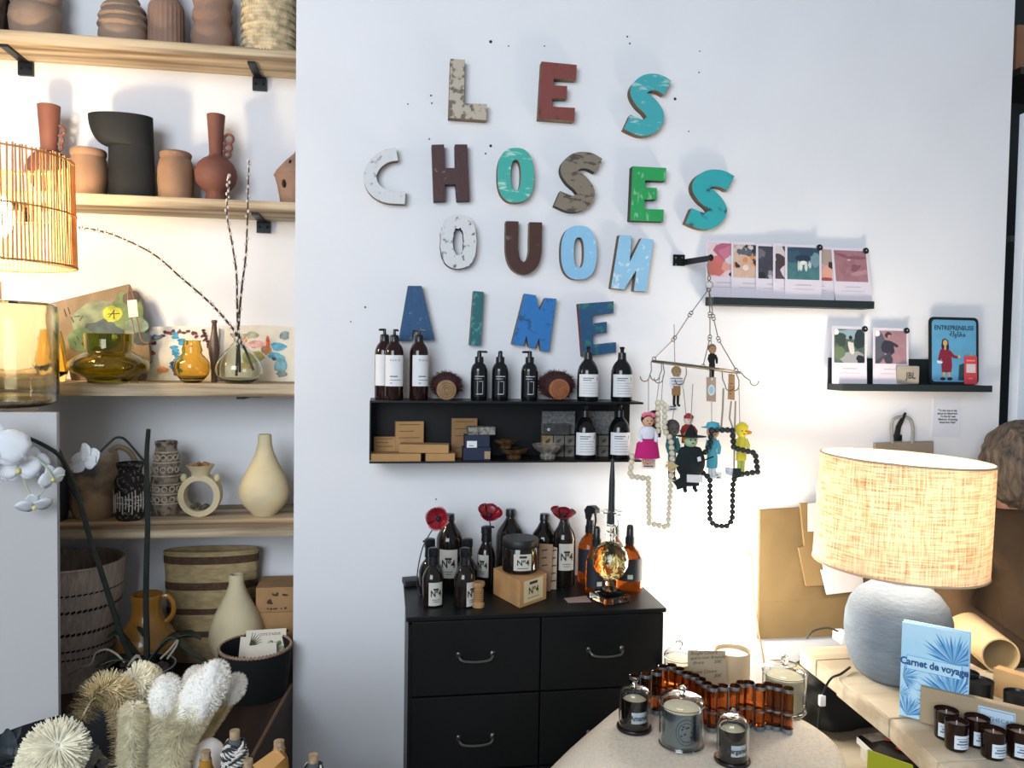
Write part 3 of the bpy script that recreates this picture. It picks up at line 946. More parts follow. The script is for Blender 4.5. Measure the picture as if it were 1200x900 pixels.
pr = Print(fr); pr.rect(.02, .010, .075, .012, gk); pr.rect(.030, .0, .084, .006, mat('dusk_blue', '#5b5a68', .9)); pr.done('printed_line', t)
t, fr = card('small cream card tucked behind the others at left in the black basket', o + V((-.026, .030, .010)), V((1, .0, -.06)), (-.12, .3, 1), .05, .075)
pr = Print(fr); pr.rect(.012, .012, .04, .02, mat('dusk_blue', '#5b5a68', .9)); pr.done('printed_line', t)

# ================================================================ ORCHID
oc = P(166, 780, -.14); so = scl(oc)
zpot = P(166, 780, -.14).z
orch = T('orchid_plant', 'white moth orchid with dark bare stems in a dark plastic pot', 'orchid', (oc.x, -.14, S5))
m_pot = mat('black_plastic', '#17181a', .35)
b = bm_(); rp = 37 * so
lathe(b, [(rp * .75, S5 + .001), (rp * .95, zpot - .01), (rp, zpot), (rp * .93, zpot + .001), (rp * .9, zpot - .015), (.001, zpot - .018)], (oc.x, -.14, 0), 32); mk('pot', b, m_pot, orch)
b = bm_(); ring(b, (oc.x, -.14, zpot), rp, .0022, (0, 0, 1), 40, 6); mk('pot_rim', b, mat('rim_grey', '#77787a', .4), orch)
b = bm_()
for k in range(40):
    a = random.random() * 6.28; r_ = rp * .8 * random.random() ** .5
    ico(b, (oc.x + r_ * cos(a), -.14 + r_ * sin(a), zpot - .012 + random.random() * .006), (.010, .008, .006), 1, .3)
mk('bark_chips', b, mat('bark', '#3a2f27', .95, var=.4, vs=60), orch, smooth=0, kind='stuff')
m_stem = mat('dark_stem', '#1c211c', .55, var=.3, vs=30)
def stem(pts, ya, yb, r0, r1):
    n = len(pts)
    w_ = smooth_path([P(x, y, ya + (yb - ya) * i / (n - 1)) for i, (x, y) in enumerate(pts)], 5)
    b = bm_(); tube(b, w_, [r0 + (r1 - r0) * i / len(w_) for i in range(len(w_))], 8); return mk('stem', b, m_stem, orch)
stem([(163, 786), (150, 762), (140, 738), (128, 700), (117, 665), (105, 630), (97, 600), (88, 572), (80, 552), (72, 537), (62, 528), (42, 517), (16, 507)], -.14, -.40, .0085, .004)
stem([(97, 605), (92, 585), (80, 565), (76, 545), (66, 523)], -.25, -.27, .006, .005)
stem([(171, 790), (172, 760), (171, 700), (172, 650), (173, 610), (172, 560), (172, 530), (174, 503)], -.14, -.20, .0085, .0055)
stem([(173, 545), (165, 536), (155, 524), (145, 514), (136, 513), (128, 519), (117, 530)], -.19, -.23, .0035, .0028)
m_leaf = mat('orchid_leaf', '#26352a', .4, var=.2)
def leaf(pts, ya, yb, wmax):
    n = len(pts)
    w_ = smooth_path([P(x, y, ya + (yb - ya) * i / (n - 1)) for i, (x, y) in enumerate(pts)], 6)
    b = bm_(); L_, M_, R_ = [], [], []
    for i, p in enumerate(w_):
        t_ = i / (len(w_) - 1); wd = wmax * sin(pi * min(1, .12 + .88 * t_)) ** .6 * (1 if t_ < .98 else .1)
        L_.append(b.verts.new(p + V((0, -wd, .15 * wd)))); M_.append(b.verts.new(p - V((0, 0, .002)))); R_.append(b.verts.new(p + V((0, wd, .15 * wd))))
    for i in range(len(w_) - 1):
        b.faces.new((L_[i], M_[i], M_[i + 1], L_[i + 1])); b.faces.new((M_[i], R_[i], R_[i + 1], M_[i + 1]))
    o = mk('leaf', b, m_leaf, orch, smooth=80); md = o.modifiers.new('th', 'SOLIDIFY'); md.thickness = .003
leaf([(168, 778), (152, 758), (138, 742), (126, 745)], -.14, -.12, .022)
leaf([(172, 778), (195, 752), (220, 742), (236, 748)], -.14, -.10, .022)
leaf([(172, 776), (200, 745), (220, 760), (244, 776)], -.15, -.14, .02)
leaf([(168, 778), (140, 772), (112, 782)], -.14, -.18, .022)
leaf([(170, 776), (172, 750), (160, 735)], -.13, -.06, .02)
m_root = mat('aerial_root', '#8b8478', .8, var=.15)
for pts in ([(146, 776), (136, 766), (124, 761), (112, 766), (107, 778), (95, 782), (79, 792)], [(188, 772), (200, 760), (208, 750), (206, 758), (196, 772)], [(150, 780), (160, 768), (166, 775)], [(176, 778), (184, 780), (190, 786)], [(158, 788), (156, 774), (164, 768)]):
    b = bm_(); tube(b, smooth_path([P(x, y, -.17) for x, y in pts], 5), .0028, 6); mk('aerial_root', b, m_root, orch)
m_petal = mat('white_petal', '#eef2f8', .55, tl=.25); m_lip = mat('orchid_lip', '#d8cf86', .6)
def bloom(px, py, Y, rpx, nrm, spin=0, squash=1.0):
    c = P(px, py, Y); r_ = rpx * scl(c)
    n = V(nrm).normalized(); up = V((0, 0, 1)); ex = up.cross(n).normalized(); ey = n.cross(ex)
    fl = None
    for k, (ang, ln, wd) in enumerate([(90, 1.0, .42), (205, .95, .40), (335, .95, .40), (8, 1.05, .56), (172, 1.05, .56)]):
        a = R(ang) + spin; d = ex * cos(a) + ey * sin(a); sd = n.cross(d)
        b = bm_(); g = []
        for i in range(7):
            t_ = i / 6; row = []
            for j in (-1, -.5, 0, .5, 1):
                wv = wd * r_ * (sin(pi * (.10 + .86 * t_)) ** .75) * j
                row.append(b.verts.new(c + d * ln * r_ * t_ + sd * wv + n * r_ * (.05 * sin(pi * t_) - .10 * t_ * t_ - .05 * abs(j) + .05 * sin(6 * t_ + 3 * j + k)) + n * .003 * (k > 2)))
            g.append(row)
        for i in range(6):
            for j in range(4):
                b.faces.new((g[i][j], g[i][j + 1], g[i + 1][j + 1], g[i + 1][j]))
        o = mk('petal', b, m_petal, orch, smooth=80); o.modifiers.new('th', 'SOLIDIFY').thickness = .0012
        fl = fl or o
    b = bm_(); ball(b, c + n * r_ * .12 - ey * r_ * .12, (r_ * .13, r_ * .13, r_ * .16), u=10, v=7); mk('flower_lip', b, m_lip, orch)
bloom(-6, 528, -.46, 36, (.25, -1, .1), .15)
bloom(22, 549, -.42, 23, (.15, -1, .1), .1)
bloom(38, 541, -.40, 18, (.6, -1, .3), -.2)
bloom(61, 560, -.40, 16, (.9, -.6, -.1), .3)
bloom(40, 592, -.40, 19, (.3, -.7, -.8), .2)
bloom(100, 540, -.24, 21, (.5, .9, -.3), -.3)
b = bm_(); tube(b, smooth_path([P(x, y, -.41) for x, y in [(62, 560), (52, 545), (40, 540), (30, 548)]]), .0022, 6); tube(b, smooth_path([P(x, y, -.41) for x, y in [(26, 556), (32, 572), (40, 585)]]), .0022, 6); tube(b, smooth_path([P(x, y, -.40) for x, y in [(40, 588), (52, 574), (66, 560), (76, 556)]]), .002, 6); mk('flower_stalk', b, mat('stalk_green', '#a9b596', .6), orch)

# ================================================================ FOREGROUND DISPLAY: BRUSHES, FEATHERS, CORKED BOTTLES
Zf = .52
b = bm_()
tb = T('display_table', 'low dark display table under the brushes and corked bottles', 'table', (-.55, -1.0, .001))
box(b, (-.62, -.98, Zf - .02), (1.15, .62, .04), bev=.004); mk('top', b, mat('black_table', '#17171a', .6), tb)
for x in (-1.15, -.1):
    for y in (-1.25, -.72):
        b = bm_(); box(b, (x, y, (Zf - .04) / 2), (.05, .05, Zf - .042)); mk('leg', b, mat('black_table', '#17171a', .6), tb)
bc = PZ(88, 888, .74); rbk = 134 * scl(bc)
t = T('black_tub', 'large round black tub holding feathers and bristle brushes', 'tub', (bc.x, bc.y, Zf))
b = bm_(); lathe(b, [(rbk * .86, Zf + .001), (rbk * .97, .72), (rbk, .74), (rbk * .97, .742), (rbk * .93, .72), (.001, Zf + .02)], (bc.x, bc.y, 0), 48); mk('wall', b, mat('black_felt2', '#121418', .9, bump=.4, bs=40), t)
# black feathers
m_fth = mat('black_feather', '#2a3338', .45, var=.6, vs=40)
def feather_duster(label, px, py, n, spread):
    c0 = PZ(px, py, .80); base = V((c0.x, c0.y, Zf + .03))
    t = T('feather_bunch', label, 'feathers', base)
    b = bm_(); tube(b, [base, c0 + V((0, 0, -.06))], .012, 8); mk('stem', b, mat('black_table', '#17171a', .6), t)
    for k in range(n):
        a = random.random() * 6.28; el = random.uniform(.1, 1.3); ln = random.uniform(.06, .11)
        d = V((cos(a) * cos(el), sin(a) * cos(el), sin(el))).normalized()
        s_ = d.cross(V((0, 0, 1))).normalized() if abs(d.z) < .98 else V((1, 0, 0)); nn = s_.cross(d)
        st = c0 + V((random.uniform(-1, 1), random.uniform(-1, 1), 0)) * spread - V((0, 0, .05)); b = bm_(); rows = []
        for i in range(7):
            t_ = i / 6; wd = .020 * sin(pi * (.12 + .84 * t_)) * random.uniform(.75, 1.1)
            p = st + d * ln * t_ + nn * (-.03 * t_ * t_) - V((0, 0, .02 * t_ * t_))
            rows.append([b.verts.new(p - s_ * wd + nn * .004), b.verts.new(p), b.verts.new(p + s_ * wd + nn * .004)])
        for i in range(6):
            b.faces.new((rows[i][0], rows[i][1], rows[i + 1][1], rows[i + 1][0])); b.faces.new((rows[i][1], rows[i][2], rows[i + 1][2], rows[i + 1][1]))
        mk('feather', b, m_fth, t, smooth=0)
feather_duster('bunch of black feathers at the left edge of the tub', 18, 880, 46, .045)
feather_duster('bunch of black feathers between the round brush and the upright brushes', 125, 893, 42, .05)
# bristle brushes
m_br = mat('cream_bristle', '#f0ead2', .75, var=.14, vs=60, tl=.15); m_br2 = mat('tan_bristle', '#dccda6', .75, var=.2, vs=60, tl=.15)
m_wire = mat('steel_wire', '#8d8f90', .35, metal=1); m_cot = mat('cotton', '#ece9e2', .95, var=.05, vs=60, bump=.8, bs=120, tl=.1)
def brush(label, axis, rad, n, m, tip=None, core=.4, droop=0, loc=None):
    """spiral bristle brush along a world path"""
    pts = smooth_path(axis, 8)
    t = T('bristle_brush', label, 'brush', pts[0])
    b = bm_(); tube(b, pts, .0026, 6); mk('wire', b, m_wire, t)
    if core:
        b = bm_(); k0 = len(pts) // 6; q = pts[k0:]
        tube(b, q, [rad * core * min(1, .3 + i * .35, .4 + (len(q) - 1 - i) * .3) for i in range(len(q))], 14); mk('bristle_core', b, m, t)
    b = bm_(); L_ = len(pts) - 1
    for k in range(n):
        f = (.14 + (.70 if tip else .86) * (k + random.random()) / n) * L_; i = min(int(f), L_ - 1); u_ = f - i
        p = pts[i].lerp(pts[i + 1], u_); d = (pts[i + 1] - pts[i]).normalized()
        x = d.orthogonal().normalized(); y = d.cross(x); a = k * 2.399 + random.uniform(-.3, .3)
        o_ = x * cos(a) + y * sin(a)
        tp = min(1, (1 - k / n) * 6 + .55)
        e = p + o_ * rad * tp * random.uniform(.86, 1.04) + d * rad * random.uniform(-.12, .2) + V((0, 0, -droop * rad))
        s_ = d.cross(o_).normalized() * rad * .022; st = p + o_ * rad * core * .5
        b.faces.new([b.verts.new(v) for v in (st - s_, st + s_, e + s_ * .6, e - s_ * .6)])
    mk('bristles', b, m, t, smooth=0, kind='stuff')
    if tip:
        b = bm_(); e = pts[-1]; d = (pts[-1] - pts[-4]).normalized(); q = V((0, 0, 1)).rotation_difference(d).to_matrix()
        vs = bmesh.ops.create_icosphere(b, subdivisions=4, radius=1)['verts']
        for v in vs:
            k = 1 + random.uniform(-.05, .05) + .05 * sin(v.co.x * 5 + v.co.z * 4) + .035 * sin(v.co.y * 11 + v.co.z * 9)
            v.co = e + q @ V((v.co.x * tip[0] * k, v.co.y * tip[0] * k, v.co.z * tip[1] * k - tip[1] * .35))
        tp_ = mk('cotton_tip', b, m_cot, t, smooth=180)
        b = bm_()
        for k in range(1500):
            n_ = V((random.gauss(0, 1), random.gauss(0, 1), random.gauss(0, 1))).normalized()
            p = e + q @ V((n_.x * tip[0], n_.y * tip[0], n_.z * tip[1] - tip[1] * .35)) ; d2 = (q @ n_ + V((random.uniform(-.6, .6), random.uniform(-.6, .6), random.uniform(-.6, .6)))).normalized()
            s_ = d2.orthogonal().normalized() * .0006
            b.faces.new([b.verts.new(v) for v in (p - s_, p + s_, p + d2 * .006)])
        mk('cotton_fuzz', b, m_cot, tp_, smooth=0, kind='stuff')
    return t
def A(*pp): return [P(x, y, Y) for x, y, Y in pp]
Yb = -.86
kb = scl(P(100, 850, Yb))
brush('round cream brush seen end-on at the front left', A((30, 1010, -.80), (42, 940, -.84), (54, 905, -.90), (68, 873, -.97)), 35 * kb, 9000, m_br, core=.12)
brush('curved tan fan brush with separate bristle tufts', A((152, 985, -.84), (150, 880, -.84), (146, 830, -.84), (130, 806, -.86), (112, 815, -.88), (96, 842, -.90)), 22 * kb, 2600, m_br2, core=0)
brush('cream brush with a soft bent head in the middle of the bunch', A((160, 1000, -.8), (160, 880, -.80), (164, 830, -.80), (170, 806, -.80), (156, 796, -.82)), 25 * kb, 6000, m_br, core=.3)
brush('narrow upright cream brush below the bent one', A((150, 985, -.9), (153, 900, -.90), (155, 865, -.90), (156, 826, -.90)), 17 * kb, 4000, m_br, core=.4)
brush('cotton-tipped brush, leftmost of the four with white tips', A((190, 1000, -.88), (192, 890, -.88), (194, 850, -.88), (196, 808, -.88)), 21 * kb, 5000, m_br, (18 * kb, 25 * kb))
brush('cotton-tipped brush, the one reaching highest at the back', A((200, 960, -.76), (218, 850, -.76), (224, 815, -.76), (230, 792, -.76)), 13 * kb, 2600, m_br, (13 * kb, 17 * kb))
brush('largest cotton-tipped brush with a long white head', A((180, 985, -.9), (203, 880, -.9), (222, 840, -.9), (246, 800, -.9)), 24 * kb, 6000, m_br, (22 * kb, 42 * kb))
brush('cotton-tipped brush, rightmost and leaning out over the tub', A((205, 950, -.84), (238, 862, -.84), (256, 832, -.84), (276, 802, -.84)), 13 * kb, 3200, m_br2, (13 * kb, 19 * kb))
# corked bottles
m_cork = mat('cork', '#9a8468', .9, var=.3, vs=80, bump=.4); m_oil = mat('golden_oil', '#b8862e', .15, trans=.35, coat=.3); m_twb = mat('black_twine', '#2b2f33', .95)
m_twc = mat('white_twine', '#c9c6bd', .95)
def corked(label, px, py, Y, rpx, kind):
    c = P(px, py, Y); s = scl(c); z = c.z; r_ = rpx * s
    t = T('corked_bottle', label, 'bottle', (c.x, c.y, Zf), 'corked bottles at the bottom edge')
    b = bm_(); lathe(b, [(r_ * 2.0, Zf + .001), (r_ * 2.05, z - .07), (r_ * 1.7, z - .035), (r_ * 1.2, z - .024), (r_ * 1.15, z - .014)], (c.x, c.y, 0), 24, capt=True)
    mk('bottle_body', b, m_oil if kind != 'twine' else mat('smoky_glass', '#55585a', .2), t)
    b = bm_(); lathe(b, [(r_ * .85, z - .03), (r_, z - .004), (r_ * .95, z)], (c.x, c.y, 0), 18, capt=True); mk('cork', b, m_cork, t)
    if kind == 'twine':
        for mm, ph in ((m_twb, 0), (m_twc, 1.2)):
            b = bm_(); pts = []
            for k in range(460):
                a = k * .33 + ph; zz = z - .022 - .085 * k / 460 + .004 * sin(a * 3.1 + ph)
                rr_ = r_ * (2.25 if k > 90 else 1.6 + .65 * k / 90) + .002 * sin(a * 4.3 + ph * 2)
                pts.append((c.x + rr_ * cos(a), c.y + rr_ * sin(a), zz))
            tube(b, pts, .0022, 4); mk('twine', b, mm, t, kind='stuff')
    return t, c, s
corked('corked bottle of golden oil at the left, by the tub', 241, 880, -.92, 6, 'oil')
corked('bottle wound in black and white twine, cork showing on top', 275, 856, -.92, 6, 'twine')
corked('small low cork bottle between the twine bottle and the tagged one', 291, 890, -.97, 5.5, 'oil')
t, c, s = corked('corked golden bottle with a kraft paper tag', 327, 868, -.93, 6.2, 'tag')
b = bm_(); prism(b, [P(x, y, -1.0) for x, y in [(296, 897), (324, 877), (334, 888), (308, 912)]], (0, .002, 0)); mk('kraft_tag', b, mat('kraft_tag', '#b98a52', .9, var=.1), t, smooth=0)
b = bm_(); tube(b, [P(324, 881, -1.0), P(329, 878, -.95), P(333, 881, -.93)], .0012, 5); mk('tag_string', b, m_twc, t)
corked('twine-wrapped corked bottle, rightmost, against the wall foot', 367, 884, -.92, 5.5, 'twine')
b = bm_()
cc = P(246, 880, -.86); ico(b, cc + V((0, 0, -.02)), (.030, .02, .045), 3, .02); box(b, (cc.x, cc.y, (Zf + cc.z - .03) / 2), (.03, .02, cc.z - .03 - Zf - .002))
thing('paper_puff', b, mat('white_paper', '#d5cdc8', .9), 'crumpled white paper puff behind the golden oil bottle', 'paper', (cc.x, cc.y, Zf))

# ================================================================ WOODEN LETTERS ON THE WALL
TH = .03
m_raw = wood('raw_wood_edge', '#8a7357', '#5f4c39', 'z', 8)
m_black_edge = mat('dark_wood_edge', '#3b3029', .7)
def wp(x, y): return P(x, y, -TH)
def Zm(x, y): return (400 + x / 2.5, 40 + y / 2.5)
def stroke_poly(pts, hw):
    q = [V((x, y, 0)) for x, y in pts]; q = smooth_path(q, 8); L_, R_ = [], []
    for i, p in enumerate(q):
        d = (q[min(i + 1, len(q) - 1)] - q[max(i - 1, 0)]).normalized(); n = V((-d.y, d.x, 0))
        h = hw if not callable(hw) else hw(i / (len(q) - 1))
        for S_, sg in ((L_, 1), (R_, -1)):
            e = p + n * h * sg
            if S_ and (e - S_[-1]).dot(d) < .05: e = S_[-1] + d * .05
            S_.append(e)
    return L_, R_
def letter(ch, label, m, edge=m_raw, poly=None, strip=None, ringo=None, rough=0):
    b = bm_()
    if poly:
        pts = [wp(*p) for p in poly]
        prism(b, pts, (0, TH, 0), 0, 1)
    elif strip:
        L_, R_ = strip
        fl = [b.verts.new(wp(p.x, p.y)) for p in L_]; fr = [b.verts.new(wp(p.x, p.y)) for p in R_]
        bl = [b.verts.new(wp(p.x, p.y) + V((0, TH, 0))) for p in L_]; br = [b.verts.new(wp(p.x, p.y) + V((0, TH, 0))) for p in R_]
        n = len(L_)
        for i in range(n - 1):
            b.faces.new((fl[i], fl[i + 1], fr[i + 1], fr[i])); b.faces.new((bl[i], bl[i + 1], br[i + 1], br[i])).material_index = 1
            b.faces.new((fl[i], fl[i + 1], bl[i + 1], bl[i])).material_index = 1; b.faces.new((fr[i], fr[i + 1], br[i + 1], br[i])).material_index = 1
        for i in (0, n - 1): b.faces.new((fl[i], fr[i], br[i], bl[i])).material_index = 1
    else:
        cx, cy, rx, ry, ix, iy, e, wob = ringo; n = 48
        def se(rx_, ry_, w_):
            out = []
            for k in range(n):
                a = 2 * pi * k / n; c_, s_ = cos(a), sin(a)
                f = 1 + (random.uniform(-w_, w_) if w_ else 0)
                out.append((cx + rx_ * f * math.copysign(abs(c_) ** e, c_), cy + ry_ * f * math.copysign(abs(s_) ** e, s_)))
            return out
        O, I_ = se(rx, ry, wob * .3), se(ix, iy, wob)
        fo = [b.verts.new(wp(*p)) for p in O]; fi = [b.verts.new(wp(*p)) for p in I_]
        bo = [b.verts.new(wp(*p) + V((0, TH, 0))) for p in O]; bi = [b.verts.new(wp(*p) + V((0, TH, 0))) for p in I_]
        for k in range(n):
            j = (k + 1) % n
            b.faces.new((fo[k], fo[j], fi[j], fi[k])); b.faces.new((bo[k], bo[j], bi[j], bi[k])).material_index = 1
            b.faces.new((fo[k], fo[j], bo[j], bo[k])).material_index = 1; b.faces.new((fi[k], fi[j], bi[j], bi[k])).material_index = 1
    bmesh.ops.recalc_face_normals(b, faces=b.faces)
    c = sum((v.co for v in b.verts), V((0, 0, 0))) / len(b.verts); zmin = min(v.co.z for v in b.verts)
    thing('letter_' + ch.lower(), b, [m, edge], label, 'letter', (c.x, 0, zmin), 'painted wooden letters on the wall', smooth=35)
def zs(l): return [Zm(*p) for p in l]
p_grey = paint('paint_grey', '#b5ab9b', '#6e6356', .43, 26); p_brick = paint('paint_brick', '#7b3f3a', '#54322d', .36, 20, (1, 1, .4)); p_teal = paint('paint_teal', '#3fa3ab', '#9fc4bd', .36, 24, (.4, 1, 1.6))
p_white = paint('paint_white', '#ced0d2', '#8a8c8e', .38, 18); p_plum = paint('paint_plum', '#44282a', '#8a7a74', .30, 24); p_teal2 = paint('paint_turquoise', '#3da79c', '#a4d3c4', .38, 24, (.4, 1, 1.6))
p_wood = paint('paint_bare', '#7d7365', '#4b443c', .42, 24, (.5, 1, 1.4)); p_green = paint('paint_green', '#269a55', '#7fb98c', .37, 30, (1, 1, .5)); p_teal3 = paint('paint_teal_dark_chips', '#2fa0a6', '#2d4b4e', .36, 10)
p_qw = paint('paint_offwhite', '#cfd1d3', '#6f6a64', .37, 26); p_umb = paint('paint_umber', '#42261f', '#6d564a', .31, 20); p_sky = paint('paint_sky', '#86bbdd', '#a9cfe4', .36, 16); p_sky2 = paint('paint_sky_pale', '#8dbfdd', '#c5dbe6', .37, 26)
p_navy = paint('paint_navy', '#1b4a74', '#5e87a6', .33, 26); p_pet = paint('paint_petrol', '#1f5f66', '#3f8c86', .4, 26); p_blue = paint('paint_blue', '#2670b3', '#1c4f80', .37, 22); p_nav2 = paint('paint_navy_green', '#1d4d74', '#2f6f62', .42, 14)
Sp = [(.97, .78), (.74, .865), (.48, .855), (.31, .73), (.40, .585), (.58, .455), (.69, .30), (.56, .155), (.34, .125), (.04, .215)]
def Sshape(x0, y0, x1, y1, hw):
    w_, h = x1 - x0, y1 - y0
    return stroke_poly([(x0 + u_ * w_, y1 - v_ * h) for u_, v_ in Sp], lambda t_: hw * (1 + .12 * sin(pi * t_)))
letter('L', 'worn grey-white wooden letter L, first of the top row', p_grey, poly=zs([(320, 72), (362, 75), (358, 202), (427, 205), (424, 252), (314, 245)]))
letter('E', 'brick red wooden letter E in the top row', p_brick, m_raw, poly=zs([(587, 80), (690, 90), (687, 133), (622, 130), (622, 150), (662, 152), (660, 188), (618, 188), (617, 212), (685, 216), (682, 255), (577, 247)]))
letter('S', 'teal wooden letter S, last of the top row', p_teal, strip=Sshape(733, 87, 784, 158, 9.2))
letter('C', 'chipped white wooden letter C, first of the second row', p_white, strip=stroke_poly([Zm(*p) for p in [(163, 351), (130, 358), (100, 380), (84, 415), (96, 452), (130, 474), (187, 479)]], 7.6))
letter('H', 'dark plum wooden letter H in the second row', p_plum, m_black_edge, poly=zs([(265, 324), (301, 323), (303, 392), (334, 392), (333, 323), (369, 323), (376, 487), (339, 488), (335, 440), (304, 440), (305, 488), (271, 489)]))
letter('O', 'turquoise wooden letter O in the second row', p_teal2, ringo=(*Zm(511, 413), 21.4, 32, 6, 18, .8, 0))
letter('S', 'bare grey-brown wooden letter S in the second row', p_wood, m_black_edge, strip=Sshape(651, 179, 703, 247, 9.2))
letter('E', 'chipped bright green wooden letter E in the second row', p_green, m_black_edge, poly=zs([(853, 387), (952, 392), (950, 430), (890, 428), (890, 449), (925, 450), (924, 484), (888, 485), (888, 512), (945, 514), (943, 549), (846, 546)]))
letter('S', 'teal wooden letter S with dark chips, last of the second row', p_teal3, strip=Sshape(805, 200, 858, 267, 9.4))
letter('Q', 'peeling off-white wooden letter Q in the third row', p_qw, m_black_edge, ringo=(*Zm(343, 608), 21.2, 31.6, 6.4, 16, .82, .07))
letter('U', 'dark umber wooden letter U in the third row', p_umb, strip=stroke_poly([Zm(*p) for p in [(501, 548), (500, 600), (501, 640), (511, 672), (535, 686), (558, 672), (568, 640), (569, 600), (570, 551)]], 7.3))
letter('O', 'pale blue wooden letter O in the third row', p_sky, ringo=(*Zm(696, 640), 21, 31.6, 6, 18, .8, 0))
letter('N', 'pale blue wooden letter N hung mirrored, last of the third row', p_sky2, poly=zs([(815, 588), (850, 590), (845, 668), (880, 597), (915, 602), (893, 754), (857, 752), (865, 690), (828, 748), (790, 744)]))
letter('A', 'dark blue wooden letter A, first of the bottom row', p_navy, m_black_edge, poly=[(478, 335), (494, 335), (509, 398), (491, 398), (489, 387), (484, 387), (482, 399), (467, 399)])
letter('I', 'petrol green wooden letter I in the bottom row', p_pet, poly=[(555, 341), (567, 342), (563, 405), (550, 404)])
letter('M', 'bright blue wooden letter M in the bottom row', p_blue, poly=[(615, 344), (628, 346), (632, 364), (639, 349), (652, 350), (643, 412), (634, 411), (632, 396), (627, 408), (620, 407), (617, 393), (613.6, 405), (600, 403)])
letter('E', 'dark blue and green wooden letter E, last of the bottom row', p_nav2, mat('maroon_edge', '#5d2f33', .7), poly=[(678, 356), (719, 353), (719, 367), (694, 370), (695, 379), (711, 377), (711, 390), (695, 392), (695, 404), (722, 401), (722, 413), (693, 417), (683, 418)])

# ================================================================ BLACK WALL SHELF WITH SOAPS
Yk = -.135
m_blk = mat('black_steel', '#0b0e10', .4, spec=.35)
zt0 = P(440, 469.5, Yk).z; zb0 = P(440, 543, Yk).z + .004
xl, xr = P(433, 500, Yk).x, P(754, 469, Yk).x
zb1 = zb0
sh = T('wall_shelf', 'black metal two-tier wall shelf with soaps and bottles', 'shelf', ((xl + xr) / 2, -.002, zb0 - .004))
b = bm_(); box(b, ((xl + xr) / 2, -.004, (zt0 + zb0) / 2), (xr - xl, .006, zt0 - zb0)); mk('back_panel', b, m_blk, sh, smooth=0)
b = bm_(); box(b, ((xl + xr) / 2, Yk / 2 - .002, zt0 - .003), (xr - xl, -Yk - .002, .006), bev=.001); mk('top_board', b, m_blk, sh, smooth=0)
b = bm_(); box(b, ((xl + xr) / 2, Yk / 2 - .002, zb0 - .002), (xr - xl, -Yk - .002, .005), bev=.001); mk('bottom_board', b, m_blk, sh, smooth=0)
b = bm_(); box(b, (xl + .002, Yk / 2 - .002, (zt0 + zb0) / 2), (.004, -Yk - .004, zt0 - zb0 - .01)); mk('end_panel', b, m_blk, sh, smooth=0)

m_amb = mat('dark_amber', '#2a1512', .07, spec=.6, trans=.25); m_bbl = mat('black_bottle', '#0e1012', .12, spec=.6)
m_pump = mat('black_pump', '#15191c', .3); m_lab = mat('label_white', '#dcdde0', .7); m_prt = mat('print_grey', '#5d6168', .8)
def bottle(name, label, cx, Y, Zs, yb, prof, m, cap, nozzle=None, lab=None, group=None, labm=None, lines=(), seg=26, spray=False, laba=(-1.15, 1.15), capm=None):
    """prof: (pixel y, radius) from shoulder to base; cap: (y, r) list above it"""
    c = P(cx, yb, Y); s = scl((c.x, Y, Zs))
    zf = lambda y: Zs + (yb - y) * s
    t = T(name, label, 'bottle', (c.x, Y, Zs), group)
    b = bm_(); lathe(b, [(r * s, max(zf(y), Zs)) for y, r in prof][::-1], (c.x, Y, 0), seg, capt=True); mk('body', b, m, t, smooth=35)
    b = bm_(); lathe(b, [(r * s, zf(y)) for y, r in cap][::-1], (c.x, Y, 0), 18, capt=True); cp = mk('cap', b, capm or m_pump, t)
    if nozzle:
        ang, ln, y = nozzle
        d = V((sin(ang), -cos(ang), 0)); p = V((c.x, Y, zf(y)))
        b = bm_()
        if spray:
            k = spray; q = V((-d.y, d.x, 0))
            fr_ = lambda u_, v_: p + d * u_ * s + V((0, 0, v_ * s))
            pts = [fr_(-7, 2), (fr_(-2, 8)), fr_(6, 9), fr_(12, 6), fr_(12, 1), fr_(6, 0), fr_(5, -8), fr_(-4, -8), fr_(-5, -2)]
            prism(b, [pt - q * 3.5 * s for pt in pts], q * 7 * s)
            tube(b, [fr_(9, 1), fr_(10, -8), fr_(8, -16)], [1.8 * s, 1.5 * s, 1 * s], 6)
        else:
            tube(b, [p - d * .002, p + d * ln * s, p + d * (ln + 1.2) * s - V((0, 0, .9 * s))], [1.5 * s, 1.3 * s, 1 * s], 7)
        mk('spray_head' if spray else 'nozzle', b, capm or m_pump, cp)
    if lab:
        y0, y1 = lab; rl = max(r for y, r in prof) * s + .0006
        b = bm_(); cylpatch(b, (c.x, Y), rl, zf(y1), zf(y0), laba[0], laba[1], 14); lb = mk('label', b, labm or m_lab, t, smooth=80)
        cl = lambda y: ((c.x, Y, zf(y)), rl, (laba[0] + laba[1]) / 2)
        for ln in lines:
            if isinstance(ln[0], str):
                text(ln[0], ln[2] * s, ln[3], lb, None, sx=.78, cyl=cl(ln[1]), bold=ln[4] if len(ln) > 4 else 0, x=(ln[5] if len(ln) > 5 else 0) * s)
            else:      # fine print too small to read: a thin grey rule (y, x0, x1, h, material)
                y, x0, x1, h, mm = ln
                b = bm_(); am = (laba[0] + laba[1]) / 2
                cylpatch(b, (c.x, Y), rl + .0006, zf(y + h), zf(y), am + x0 * s / rl, am + x1 * s / rl, 5); mk('fine_print', b, mm, lb)
    return t, c, s
Yi = -.075
gA = 'amber pump bottles on the black shelf'
profA = [(400, 5.2), (402, 6), (405, 8.4), (409, 10.2), (413, 11), (430, 11.1), (466, 11.1), (468.5, 10.2)]
capA = [(386, 1.6), (392, 1.8), (392.6, 4.4), (394, 5.2), (401, 5.4)]
